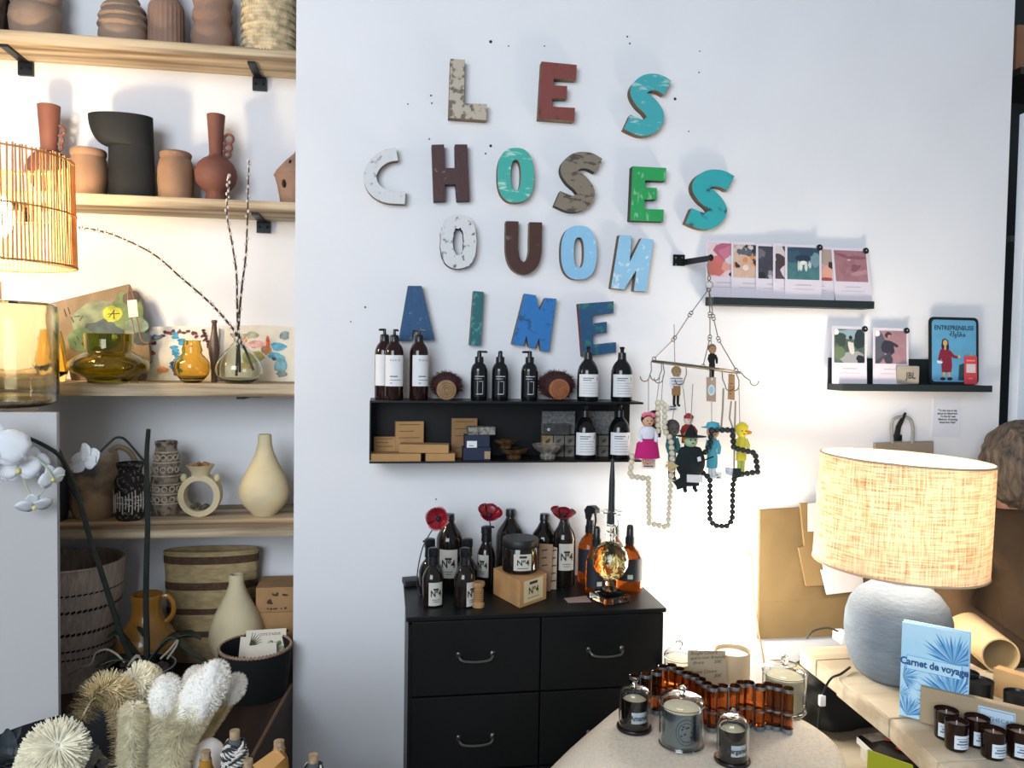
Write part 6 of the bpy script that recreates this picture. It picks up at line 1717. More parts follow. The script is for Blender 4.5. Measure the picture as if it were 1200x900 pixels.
b = bm_(); lathe(b, [(4 * s, z_(90.5)), (4 * s, z_(105)), (3.4 * s, z_(140)), (1.8 * s, z_(165)), (.5 * s, z_(167))], (X_, Y_, 0), 14, capt=True); tube(b, [(X_, Y_, z_(166)), (X_, Y_, z_(170))], .0007, 5)
cn = thing('taper_candle', b, mat('black_wax', '#1c262b', .45), 'tall black taper candle in the crystal candlestick', 'candle', (X_, Y_, z_(90.5)))
q_ = [PZ(x, y, zc + .0012) for x, y in [(661, 701), (687, 698), (693, 705), (666, 706)]]
b = bm_(); prism(b, q_, (0, 0, -.001)); thing('paper_slip', b, mat('pink_slip', '#a98f86', .8), 'dusty pink paper slip lying on the cabinet top', 'paper', q_[0])
p = PZ(482, 686, zc); b = bm_(); box(b, (p.x, p.y + .01, zc + .009), (.045, .05, .016), R(10), .003); thing('black_case', b, mat('case_black', '#15191b', .5), 'small flat black case at the rear left of the cabinet top', 'case', (p.x, p.y + .01, zc))

# ================================================================ GLOWING TEARDROP LAMP BEHIND
YG = -.085
pl = P(840, 690, YG); s = scl(pl)
gl = T('drop_lamp', 'bright white teardrop lamp glowing on the wall behind the table', 'lamp', P(840, 790, YG))
b = bm_(); zf_ = lambda y: P(840, y, YG).z
lathe(b, [(8 * s, zf_(776)), (16 * s, zf_(772)), (25 * s, zf_(750)), (30 * s, zf_(715)), (32 * s, zf_(680)), (32 * s, zf_(650)), (31 * s, zf_(620)), (29 * s, zf_(598)), (24 * s, zf_(578)), (16 * s, zf_(564)), (8 * s, zf_(558))], (pl.x, YG, 0), 32, capt=True)
mk('glass_globe', b, mat('globe_glow', '#ffffff', .5, emit=7, ecol='#fff3dc'), gl)
b = bm_(); lathe(b, [(12 * s, zf_(792)), (12 * s, zf_(777))], (pl.x, YG, 0), 20, capt=True); box(b, (pl.x, YG / 2, zf_(786)), (.05, -YG - .004, .02)); mk('socket', b, m_steel, gl)
b = bm_(); tube(b, smooth_path([P(x, y, -.022) for x, y in [(866, 655), (879, 648), (882, 665), (884, 700), (889, 740), (895, 775), (899, 830)]], 6), .0028, 6); mk('cable', b, mat('tan_cable', '#a08c6a', .7), gl)
point('drop_lamp_light', (pl.x, YG - 32 * s - .04, zf_(680)), 5, (1, .93, .80), .06)

# ================================================================ ROUND TABLE UNDER A LINEN CLOTH
Zt = .70
tc_ = PZ(842, 868, Zt); Rt = 138 * scl(tc_)
tbl = T('round_table', 'small round table hidden under the linen cloth', 'table', (tc_.x, tc_.y, .002))
b = bm_(); lathe(b, [(Rt * .97, Zt - .03), (Rt * .97, Zt - .006)], (tc_.x, tc_.y, 0), 36, capt=True); mk('top', b, m_shelf, tbl)
for k in range(3):
    a = k * 2.1 + .5; b = bm_(); tube(b, [(tc_.x + Rt * .45 * cos(a), tc_.y + Rt * .45 * sin(a), Zt - .03), (tc_.x + Rt * .8 * cos(a), tc_.y + Rt * .8 * sin(a), .004)], .016, 8); mk('leg', b, m_shelf, tbl)
b = bm_(); rings = []; NS = 96
for k in range(9):
    r_ = Rt * (k / 8) ** .8 if k else .002
    rings.append([(r_ * (1 if k < 8 else 1.0), Zt - .003 if k < 8 else Zt - .006)] * NS)
drop = .42
for k in range(1, 15):
    t_ = k / 14; row = []
    for i in range(NS):
        a = 2 * pi * i / NS
        lf = max(0, cos(a - R(172))) ** 3           # a corner of the cloth swings out to the left
        fl_a = .10 + .62 * lf
        fold = .020 * t_ * sin(a * 9 + .6) + .012 * t_ * sin(a * 5)
        rr = Rt + .012 * min(1, t_ * 6) + fl_a * drop * t_ * (1 - .2 * t_) + fold
        row.append((rr, Zt - .006 - drop * (t_ * (1 - .25 * lf)) ** 1.1))
    rings.append(row)
vv = [[b.verts.new((tc_.x + r_ * cos(2 * pi * i / NS), tc_.y + r_ * sin(2 * pi * i / NS), z_)) for i, (r_, z_) in enumerate(rg_)] for rg_ in rings]
for k in range(len(vv) - 1):
    for i in range(NS):
        b.faces.new((vv[k][i], vv[k][(i + 1) % NS], vv[k + 1][(i + 1) % NS], vv[k + 1][i]))
cl = thing('tablecloth', b, weave('natural_linen', '#dcd2c2', '#c3b8a6', 140, 900, bump=.25, th=.47), 'natural linen cloth draped over the round table', 'tablecloth', (tc_.x, tc_.y, Zt - .45), smooth=180)
cl.modifiers.new('th', 'SOLIDIFY').thickness = .002
Zt = Zt - .0018
m_cg = mat('clear_glass', '#f6f8f6', .01, trans=1, ior=1.42)
def thinglass(bm, prof, c, th, seg=36):
    inn = [(max(r_ - th, .0005), z_ - (th if i == len(prof) - 1 else 0)) for i, (r_, z_) in enumerate(prof)][::-1]
    lathe(bm, prof + inn, c, seg, capb=False)
def cloche(label, cx, yb, r_, hd, word):
    p = PZ(cx, yb - r_ * .42, Zt); s = scl(p); X_, Y_ = p.x, p.y; z = lambda k: Zt + k * s
    t = T('cloche_candle', label, 'candle', (X_, Y_, Zt), 'dark candles under small glass domes')
    b = bm_(); lathe(b, [(r_ * 1.12 * s, z(0) + .0006), (r_ * 1.14 * s, z(2)), (r_ * 1.1 * s, z(4)), (.001, z(4.4))], (X_, Y_, 0), 34); mk('base', b, mat('dark_base', '#191517', .25), t)
    b = bm_(); R_ = r_ * s; thinglass(b, [(R_, z(4.5)), (R_, z(hd - 11)), (R_ * .985, z(hd - 7.5)), (R_ * .93, z(hd - 4.6)), (R_ * .82, z(hd - 2.6)), (R_ * .64, z(hd - 1.2)), (R_ * .38, z(hd - .35)), (.001, z(hd))], (X_, Y_, 0), .0016); dm = mk('dome', b, m_cg, t)
    b = bm_(); lathe(b, [(1.6 * s, z(hd + .1)), (1.3 * s, z(hd + 2)), (3 * s, z(hd + 4)), (3.4 * s, z(hd + 6)), (2.4 * s, z(hd + 8.6)), (.0005, z(hd + 9.4))], (X_, Y_, 0), 16); mk('knob', b, m_cg, dm)
    ri = R_ * .84
    b = bm_(); lathe(b, [(ri * .95, z(4.8)), (ri, z(7)), (ri, z(hd - 19)), (ri, z(hd - 13)), (ri * .94, z(hd - 13)), (ri * .93, z(hd - 18)), (.001, z(hd - 18))], (X_, Y_, 0), 30); mk('candle_glass', b, mat('candle_amber', '#1d0e0b', .12, trans=.2), t)
    b = bm_(); lathe(b, [(ri * .92, z(hd - 17.8)), (ri * .92, z(hd - 16.5))], (X_, Y_, 0), 24, capt=True); tube(b, [(X_, Y_, z(hd - 16.5)), (X_, Y_, z(hd - 13))], .0008, 5); mk('wax', b, mat('cream_wax', '#d8cfb4', .5), t)
    b = bm_(); cylpatch(b, (X_, Y_), ri + .0006, z(12), z(25), -.62 + .1, .75, 10); lb = mk('label', b, mat('label_blue_white', '#cfdbe6', .7), t)
    text(word, 8.2 * s, mat('ink_navy', '#1c2b45', .7), lb, None, cyl=((X_, Y_, z(18.5)), ri + .0008, .11), bold=.03, sx=.82)
cloche('glass-domed dark candle with a small label, at the left on the linen', 743, 861, 18.2, 50, 'Amande')
cloche('glass-domed dark candle with a small label, nearest the front', 858, 899, 18.6, 53, 'Bergamote')
def jar(label, cx, yb, r_, h, inner, grp='lidded clear glass jars'):
    p = PZ(cx, yb - r_ * .42, Zt); s = scl(p); X_, Y_ = p.x, p.y; z = lambda k: Zt + k * s; R_ = r_ * s
    t = T('glass_jar', label, 'jar', (X_, Y_, Zt), grp)
    b = bm_(); thinglass(b, [(R_ * .98, z(0) + .0006), (R_ * 1.03, z(2)), (R_ * .97, z(5)), (R_, z(8)), (R_, z(h - 1))], (X_, Y_, 0), .002); lathe(b, [(R_ * .97, z(1.5)), (R_ * .97, z(4)), (.001, z(4))], (X_, Y_, 0), 30); mk('glass', b, m_cg, t)
    b = bm_(); thinglass(b, [(R_ * 1.03, z(h)), (R_ * 1.03, z(h + 2)), (R_ * .98, z(h + 4)), (R_ * .85, z(h + 6.5)), (R_ * .62, z(h + 8.5)), (R_ * .34, z(h + 9.6)), (.001, z(h + 10))], (X_, Y_, 0), .0018); ld = mk('lid', b, m_cg, t)
    b = bm_(); ball(b, (X_, Y_, z(h + 15.5)), 4.6 * s, u=16, v=10); lathe(b, [(2.4 * s, z(h + 10.1)), (2 * s, z(h + 11.5))], (X_, Y_, 0), 12, capt=True); mk('knob', b, m_cg, ld)
    m_in, k0, k1 = inner
    b = bm_(); lathe(b, [(R_ * .84, z(5)), (R_ * .84, z(k1))], (X_, Y_, 0), 34, capt=True); cn_ = mk('contents', b, m_in, t)
    b = bm_(); lathe(b, [(R_ * .8, z(k1) + .0005), (R_ * .8, z(k1 + 1))], (X_, Y_, 0), 30, capt=True); mk('wax_top', b, mat('cream_wax', '#d8cfb4', .5), t)
    return t, V((X_, Y_, Zt)), s, R_
t, c, s, R_ = jar('lidded glass jar with a silver tin inside, at the front', 798, 883, 26, 50, (mat('silver_tin', '#8fa0b0', .22, metal=.95), 5, 43))
b = bm_(); rr = R_ * .845
for k in range(28):
    a = 2 * pi * k / 28; a2 = 2 * pi * (k + 1) / 28
    for (sx2, sz2) in ((.55, 15), (.42, 11)):
        q1 = V((c.x + rr * sin(-.1 + sx2 * cos(a)), c.y - rr * cos(-.1 + sx2 * cos(a)), Zt + (24 + sz2 * sin(a)) * s)); q2 = V((c.x + rr * sin(-.1 + sx2 * cos(a2)), c.y - rr * cos(-.1 + sx2 * cos(a2)), Zt + (24 + sz2 * sin(a2)) * s))
        tube(b, [q1, q2], .0008, 4)
for k in range(9):
    a = -.1 + .28 * cos(k * 2.2); zz = Zt + (24 + 7 * sin(k * 1.7)) * s
    ball(b, (c.x + rr * sin(a), c.y - rr * cos(a), zz), (.003, .001, .002), u=6, v=4)
mk('embossed_emblem', b, mat('tin_dark', '#33404d', .4, metal=.6), t)
jar('lidded glass jar with a pale candle, at the back right', 918, 843, 25, 46, (mat('pale_candle', '#d6cfb8', .5, tl=.3), 5, 40))
jar('small lidded glass jar glowing in front of the lamp, at the back left', 795, 806, 17, 30, (mat('yellow_wax', '#d9b968', .5, tl=.4), 5, 22))
# cardboard cylinder
p = PZ(857, 806, Zt); s = scl(p)
t = T('card_cylinder', 'cream cardboard cylinder with a pale top behind the price card', 'canister', (p.x, p.y, Zt))
b = bm_(); thinglass(b, [(20.5 * s, Zt + .0006), (20.5 * s, Zt + 45 * s)], (p.x, p.y, 0), .003); mk('tube', b, mat('cream_card', '#c8b596', .8, tl=.25), t)
b = bm_(); lathe(b, [(18.5 * s, Zt + .002), (18.5 * s, Zt + 41 * s)], (p.x, p.y, 0), 30, capt=True); mk('inner_lid', b, mat('cream_lid', '#e2dcc8', .7), t)
# handwritten card
q_ = [P(x, y, -.485) for x, y in [(806, 762), (850, 763), (853, 812), (807, 812)]]
for v in q_[2:]: v.z = Zt + .001
t = T('price_card', 'handwritten beige price card standing behind the amber tubes', 'card', q_[3])
b = bm_(); prism(b, q_, (0, .0015, 0)); mk('card', b, mat('card_beige', '#a89880', .85), t, smooth=0)
fr = frame(q_[0], (1, 0, 0), (0, 0, 1)); s = scl(q_[0])
text('Bougie Coutre\nap\u00e9ro non Amande\n  douce        20\u20ac\n\nBougie Coutre\n                   20\u20ac', 5.6 * s, mat('pen_ink', '#3a312c', .8), t, fr, 3 * s, -18 * s, align='LEFT', shear=.25, lift=.0006)
# amber test tubes hinged in a zigzag
m_tube = mat('amber_tube_glass', '#dca064', .03, trans=1, ior=1.35); m_bnd = mat('zinc_band', '#8f979e', .35, metal=.9)
Ht = .104
tubes = [(744, 791), (757, 789), (770, 786), (777, 780), (787, 779), (796, 783), (805, 788), (814, 791), (821, 795), (828, 800), (835, 804), (847, 803), (861, 803), (869, 799), (878, 799), (891, 803), (901, 801), (911, 803), (924, 806)]
tv_ = T('tube_vase', 'zigzag vase of hinged amber glass test tubes on the linen', 'vase', PZ(834, 803, Zt + Ht) - V((0, 0, Ht)))
src = None; prevp = None
for (x, y) in tubes:
    p = PZ(x, y, Zt + Ht); s = scl(p); c = V((p.x, p.y, Zt))
    if src is None:
        r_ = 5.9 * s
        b = bm_(); thinglass(b, [(r_ * .8, .010), (r_, .014), (r_, Ht)], (0, 0, 0), .0013, 20); lathe(b, [(r_ * .78, .0102), (r_ * .78, .0112)], (0, 0, 0), 20, capt=True)
        for v in b.verts: v.co += c
        src = mk('test_tube', b, m_tube, tv_, loc=c)
        bsrc = []
        for prf, cb_ in (([(r_ * 1.06, Ht - .009), (r_ * 1.1, Ht - .005), (r_ * 1.06, Ht - .001)], False), ([(r_ * 1.06, Ht * .42), (r_ * 1.08, Ht * .42 + .005)], False), ([(r_ * .95, .001), (r_ * 1.08, .002), (r_ * 1.08, .012)], True)):
            b = bm_(); lathe(b, prf, (0, 0, 0), 20, capb=cb_)
            for v in b.verts: v.co += c
            bsrc.append(mk('metal_band', b, m_bnd, src, loc=c))
    else:
        o = link_copy(src, tv_, c)
        for q_ in bsrc: link_copy(q_, o, c)
    if prevp is not None:
        m_ = (prevp + c) / 2; b = bm_(); tube(b, [m_ + V((0, 0, .003)), m_ + V((0, 0, Ht - .003))], .0017, 6); mk('hinge_rod', b, m_bnd, tv_)
    prevp = c
b = bm_(); c = PZ(861, 812, Zt); ico(b, c + V((0, .01, .055)), (.016, .012, .013), 2, .22); box(b, c + V((0, .01, .024)), (.012, .012, .044)); thing('paper_flower', b, mat('blue_white_paper', '#b9c9e2', .8, col2='#5f82b8', vs=60), 'crumpled blue and white paper flower behind the tubes', 'flower', c + V((0, .01, .002)))

# ================================================================ COUNTER OF PALE BOARDS
Zk = .712
m_brd = wood('pale_board', '#c9bda8', '#a0927c', 'x', 6)
def edge(px, py): return PZ(px, py, Zk)
E0, E1, E2, E3, E4 = edge(937, 757), edge(957, 772), edge(985, 793), edge(1048, 842), edge(1105, 893)
ctn = T('counter', 'counter of thick pale boards running out from the wall', 'counter', (1.6, -.5, .002))
ys = [E0.y, E1.y, E2.y, E3.y, E4.y, E4.y - .26]; xs = [E0.x, E1.x, E2.x + .0, E3.x, E4.x, E4.x - .01]; xe = [1.62, 1.62, 2.5, 2.5, 2.5]
ys[0] = min(ys[0], -.004)
for i in range(5):
    z = Zk - (.004 if i in (0, 1) else 0); ya, yb_ = ys[i] - .001, ys[i + 1] + .001
    b = bm_(); xa, xb = xs[i] - (.012 if i >= 2 else 0), xs[i + 1] - (.012 if i >= 2 else 0)
    prism(b, [(xa, ya, z), (xe[i], ya, z), (xe[i], yb_, z), (xb, yb_, z)], (0, 0, -.05))
    bmesh.ops.bevel(b, geom=b.edges[:], offset=.003, segments=2, affect='EDGES'); mk('board', b, m_brd, ctn, smooth=0)
for (x, y) in [(1.30, -.98), (2.4, -.95), (2.4, -.5), (1.645, -.45)]:
    b = bm_(); box(b, (x, y, (Zk - .05) / 2), (.06, .06, Zk - .056)); mk('leg', b, m_brd, ctn, smooth=0)
# lower shelf with dark clutter
Zs_ = .44
lo = T('low_shelf', 'low pale shelf under the counter holding magazines', 'shelf', (1.5, -.35, .002))
b = bm_(); box(b, (1.34, -.42, Zs_ - .02), (.52, .76, .04), bev=.003); mk('board', b, m_brd, lo, smooth=0)
for x in (1.11, 1.57):
    b = bm_(); box(b, (x, -.42, (Zs_ - .04) / 2), (.04, .7, Zs_ - .045)); mk('side', b, m_brd, lo, smooth=0)
def lump(label, px, py, Y, r3, m=None):
    p = P(px, py, Y); p.z = Zs_ + r3[2]; b = bm_(); vs = bmesh.ops.create_icosphere(b, subdivisions=4, radius=1)['verts']
    for v in vs:
        k = 1 + .07 * sin(v.co.x * 9 + v.co.z * 5) + .05 * sin(v.co.z * 13 + v.co.y * 7)
        v.co = p + V((math.copysign(abs(v.co.x) ** .6, v.co.x) * r3[0] * k, math.copysign(abs(v.co.y) ** .6, v.co.y) * r3[1] * k, math.copysign(abs(v.co.z) ** .6, v.co.z) * r3[2]))
    return thing('black_bag', b, m or mat('black_fabric', '#0e1214', .7, bump=.5, bs=30), label, 'bag', (p.x, p.y, Zs_), smooth=180)
lump('black fabric bag slumped under the counter, next to the table', 975, 830, -.14, (.12, .10, .10))
lump('black fabric bag pushed further back under the counter', 1062, 830, -.16, (.12, .12, .098), mat('black_fabric2', '#0b0e11', .6, bump=.6, bs=24))
p = P(950, 818, -.27); b = bm_(); ico(b, p, (.016, .01, .013), 2, .2); box(b, (p.x, p.y, (Zs_ + p.z) / 2), (.01, .01, p.z - Zs_ - .012)); b.free()
# magazine, yellow leaflet, white box
mz = Zs_ + .045
q_ = [PZ(x, y, mz + .02) for x, y in [(1004, 863), (1042, 856), (1110, 900), (1050, 905)]]
t = T('magazine', 'dark magazine with red lettering lying under the counter', 'magazine', (q_[0].x, q_[0].y, mz))
b = bm_(); prism(b, q_, (0, 0, -.018)); mk('pages', b, [mat('page_white', '#c9cbd0', .6)], t, smooth=0)
ex = (q_[3] - q_[0]); fr = frame(q_[0], q_[1] - q_[0], (q_[1] - q_[0]).cross(V((0, 0, 1))).cross(q_[1] - q_[0]) if False else V((0, 0, 1)).cross(q_[1] - q_[0]))
b = bm_(); b.faces.new([b.verts.new(v + V((0, 0, .0006))) for v in q_]); mk('cover', b, mat('cover_black', '#15110f', .25, coat=.3), t, smooth=0)
frt = frame(PZ(1054, 873, mz + .021), (q_[2] - q_[1]), V((0, 0, 1)).cross(q_[2] - q_[1]))
text('70', .085, mat('red_letter', '#c23a32', .6), t, frt, 0, 0, lift=.002)
b = bm_(); g0 = q_[0].lerp(q_[1], .15); g1 = q_[0].lerp(q_[1], .95); d_ = (q_[2] - q_[1]) * .2; b.faces.new([b.verts.new(v + V((0, 0, .0012))) for v in (g0, g1, g1 + d_, g0 + d_)]); mk('cover_photo', b, mat('cover_photo', '#8a837c', .4, col2='#2a2522', vs=26), t, smooth=0)
b = bm_(); c_ = (q_[0] + q_[2]) / 2; box(b, (c_.x + .05, c_.y, (Zs_ + mz) / 2 + .0005), (.2, .2, mz - Zs_ - .002), bev=.002); thing('white_box', b, mat('box_white', '#c8c4bd', .7), 'flat white box beneath the dark magazine', 'box', (c_.x + .05, c_.y, Zs_))
q_ = [P(x, y, -.86) for x, y in [(1018, 879), (1070, 897), (1075, 960), (1016, 950)]]
t = T('green_leaflet', 'yellow-green leaflet standing in front of the magazine', 'leaflet', q_[3]); b = bm_(); prism(b, q_, (0, .004, 0)); mk('paper', b, mat('chartreuse', '#a5a51f', .7), t, smooth=0)
b = bm_(); c_ = (q_[3] + q_[2]) / 2; box(b, (c_.x, -.85, c_.z / 2 - .002), (.25, .05, c_.z - .006)); thing('leaflet_rack', b, mat('rack_wood', '#b48a55', .7), 'low wooden rack under the yellow-green leaflet', 'rack', (c_.x, -.85, .002))
# lamp cable
pc_ = [PZ(996, 782, Zk + .006), PZ(985, 790, Zk + .004), PZ(974, 795, Zk + .003)]
lm_cab = smooth_path([V(p) for p in pc_] + [P(966, 810, -.42), P(960, 840, -.43), P(958, 870, -.45)], 5)

# ================================================================ BIG LINEN LAMP
cL = PZ(1050, 792, Zk); sL = scl(cL); YL = cL.y
lampr = T('table_lamp', 'large table lamp with a natural linen drum shade and rough grey-blue stone base', 'lamp', (cL.x, cL.y, Zk))
z = lambda y: Zk + (806 - y) * sL
b = bm_(); lathe(b, [(38 * sL, Zk + .001), (45 * sL, z(800)), (52 * sL, z(788)), (57 * sL, z(770)), (58.5 * sL, z(750)), (57.5 * sL, z(734)), (53 * sL, z(719)), (44 * sL, z(707)), (32 * sL, z(699)), (19 * sL, z(694.5)), (17 * sL, z(693.5))], (cL.x, cL.y, 0), 48, capt=True)
mk('stone_base', b, mat('rough_stone', '#6c7784', .9, var=.12, vs=14, bump=.5, bs=60, stretch=(1, 1, 3)), lampr, smooth=60)
b = bm_(); lathe(b, [(17.5 * sL, z(694)), (17 * sL, z(680)), (10 * sL, z(678)), (10 * sL, z(672))], (cL.x, cL.y, 0), 24, capt=True); mk('neck', b, mat('neck_grey', '#a5a198', .85, bump=.3), lampr)
sc_t, sc_b = P(1059, 537, YL), P(1054, 662, YL)
axis = (sc_t - sc_b).normalized(); rs = 93.5 * sL
tm = V((0, 0, 1)).rotation_difference(V((axis.x + .035, axis.y, axis.z)).normalized()).to_matrix()
mid = (sc_t + sc_b) / 2; hs = (sc_t - sc_b).length / 2
m_lin = weave('linen_shade', '#f0e2ca', '#bd9868', 16, 300, tl=.42, bump=.2, th=.465)
b = bm_(); lathe(b, [(rs * 1.0, -hs), (rs * .985, hs), (rs * .975, hs), (rs * .99, -hs)], (0, 0, 0), 64, capb=False)
lathe(b, [(rs * .99, -hs), (rs * 1.0, -hs)], (0, 0, 0), 64, capb=False)
for v in b.verts: v.co = mid + tm @ v.co
mk('linen_shade', b, m_lin, lampr, smooth=60)
for k, r_ in ((-hs, rs * .997), (hs, rs * .982)):
    b = bm_(); tube(b, [mid + tm @ V((r_ * cos(2 * pi * i / 64), r_ * sin(2 * pi * i / 64), k)) for i in range(64)], .0028, 6, closed=True); mk('rim_binding', b, mat('binding', '#b9a68c', .8), lampr)
b = bm_()
for k in range(3):
    a = k * 2.094 + .3; tube(b, [V((cL.x, cL.y, z(672))), mid + tm @ V((rs * .975 * cos(a), rs * .975 * sin(a), -hs + .004))], .002, 5)
tube(b, [V((cL.x, cL.y, z(673))), V((mid.x - .01, mid.y, mid.z - .06))], .010, 8); mk('shade_carrier', b, m_steel, lampr)
b = bm_(); ball(b, mid + V((0, 0, -.005)), (.04, .04, .05), u=18, v=12); mk('bulb', b, mat('bulb_glow2', '#fff4dc', .4, emit=14, ecol='#ffe2b4'), lampr)
point('linen_bulb_light', mid + V((0, 0, .06)), 8, (1, .92, .80), .08)
point('linen_bulb_light_low', mid + V((0, 0, -.07)), 3.5, (1, .92, .80), .08)
b = bm_(); tube(b, lm_cab, .0032, 6); mk('cable', b, mat('cable_black', '#0f1215', .5), lampr)
p = lm_cab[len(lm_cab) // 2 + 4]; b = bm_(); box(b, p, (.016, .012, .028), bev=.003); mk('cable_switch', b, m_lab, lampr)
# sockets on the counter by the wall
p = PZ(986, 752, Zk); b = bm_(); box(b, (p.x, p.y, Zk + .016), (.03, .05, .03), 0, .004); tube(b, smooth_path([V((p.x - .01, p.y, Zk + .03)), V((p.x - .04, p.y + .01, Zk + .04)), V((p.x - .08, p.y + .02, Zk + .028)), V((p.x - .10, p.y + .02, Zk + .006))]), .003, 6, mi=1); thing('power_strip', b, [m_lab, mat('cable_black', '#0f1215', .5)], 'white power socket with a black cord behind the stone lamp base', 'socket', (p.x, p.y, Zk))

# ================================================================ BOOK, BOXES AND CANDLES ON THE COUNTER
Bl = PZ(1053.5, 838, Zk); topz = P(1055, 729, Bl.y).z
Br = PZ(1135, 872, Zk)
tr = PZ(1137, 744, topz)
Br = V((tr.x, tr.y, Zk)); Bl.z = Zk + .001; Br.z = Zk + .001
ex = (Br - Bl).normalized(); wb_ = (Br - Bl).length; hb = topz - Zk
fr = frame(Bl, ex, (0, 0, 1)); nb = fr.to_3x3() @ V((0, 0, -1))
bk = T('travel_notebook', 'pale blue travel notebook with palm leaves on its cover, standing on the counter', 'book', Bl)
m_cov = mat('cover_blue', '#c3e4f6', .5, col2='#a5d3ee', vs=9)
b = bm_(); prism(b, [fr @ V(p) for p in ((0, 0, 0), (wb_, 0, 0), (wb_, hb, 0), (0, hb, 0))], nb * .003); mk('front_cover', b, m_cov, bk, smooth=0)
b = bm_(); prism(b, [fr @ V((x, y, -.003)) for x, y in ((.002, .003), (wb_ - .004, .003), (wb_ - .004, hb - .004), (.002, hb - .004))], nb * .016); mk('pages', b, mat('page_edge', '#cdd3e4', .8), bk, smooth=0)
b = bm_(); prism(b, [fr @ V((x, y, -.019)) for x, y in ((0, 0), (wb_, 0), (wb_, hb), (0, hb))], nb * .003); mk('back_cover', b, m_cov, bk, smooth=0)
pr = Print(fr); pal = [mat('palm%d' % i, c, .6) for i, c in enumerate(('#3d7db8', '#5f9fd0', '#7fb5de'))]
def clampp(x, y): return (min(max(x, .001), wb_ - .001), min(max(y, .001), hb - .001))
def fan(x, y, r_, a0, a1, n):
    for k in range(n):
        a = R(a0 + (a1 - a0) * k / (n - 1) + random.uniform(-3, 3)); rr = r_ * random.uniform(.75, 1)
        d = V((cos(a), sin(a))); n_ = V((-d.y, d.x)); e = V((x, y)) + d * rr
        m_ = V((x, y)) + d * rr * .6
        pts = [V((x, y)), m_ - n_ * r_ * .035, e, m_ + n_ * r_ * .035]
        pts = [clampp(p.x, p.y) for p in pts]
        pr.poly(pts, pal[k % 3])
fan(wb_ * .78, hb * .66, wb_ * .55, 5, 165, 22); fan(wb_ * .80, hb * .30, wb_ * .6, 0, 175, 26); fan(wb_ * .04, hb * .42, wb_ * .3, -60, 80, 14); fan(wb_ * .12, hb * .02, wb_ * .4, 20, 140, 16); fan(wb_ * .55, hb * .16, wb_ * .4, 10, 170, 14); fan(wb_ * .0, hb * .25, wb_ * .2, -60, 70, 9)
pr.rect(wb_ * .09, hb * .52, wb_ * .91, hb * .665, mat('title_box', '#b5def2', .5))
for (x0, y0, x1, y1) in ((.09, .66, .91, .665), (.09, .52, .91, .525), (.09, .52, .10, .665), (.90, .52, .91, .665)): pr.rect(wb_ * x0, hb * y0, wb_ * x1, hb * y1, pal[1])
pr.done('palm_print', bk)
text('Carnet de voyage', hb * .105, mat('title_navy', '#1d4c86', .6), bk, fr, wb_ * .5, hb * .60, bold=.03, sx=.84, lift=.006)
# long kraft box
K0 = PZ(1077.5, 847, Zk); K1 = PZ(1215, 882, Zk); ex = (K1 - K0).normalized(); fr = frame(K0 + V((0, 0, .001)), ex, (0, 0, 1)); nb = fr.to_3x3() @ V((0, 0, -1))
hk2 = P(1079, 805, K0.y).z - Zk; wk = (K1 - K0).length
kb2 = T('long_kraft_box', 'long grey-brown kraft box with a pale blue printed label, behind the candles', 'box', K0)
b = bm_(); prism(b, [fr @ V(p) for p in ((0, 0, 0), (wk, 0, 0), (wk, hk2, 0), (0, hk2, 0))], nb * .022); bmesh.ops.bevel(b, geom=b.edges[:], offset=.0015, segments=1, affect='EDGES'); mk('carton', b, mat('kraft_grey', '#a39278', .85, var=.04), kb2, smooth=0)
lx0 = wk * .51; lw = wk * .31
pr = Print(fr); pr.rect(lx0, hk2 * .22, lx0 + lw, hk2 * .86, mat('label_ice', '#bcd3e4', .7)); bl_ = mat('label_line', '#4f79a0', .7)
for (x0, y0, x1, y1) in ((.03, .27, .97, .285), (.03, .80, .97, .815), (.03, .27, .045, .815), (.955, .27, .97, .815)): pr.rect(lx0 + lw * x0, hk2 * y0, lx0 + lw * x1, hk2 * y1, bl_)
pr.rect(lx0 + lw * .3, hk2 * .40, lx0 + lw * .7, hk2 * .415, bl_); pr.done('label', kb2)
text('APOTHECARY', hk2 * .15, bl_, kb2, fr, lx0 + lw * .5, hk2 * .58, lift=.002)
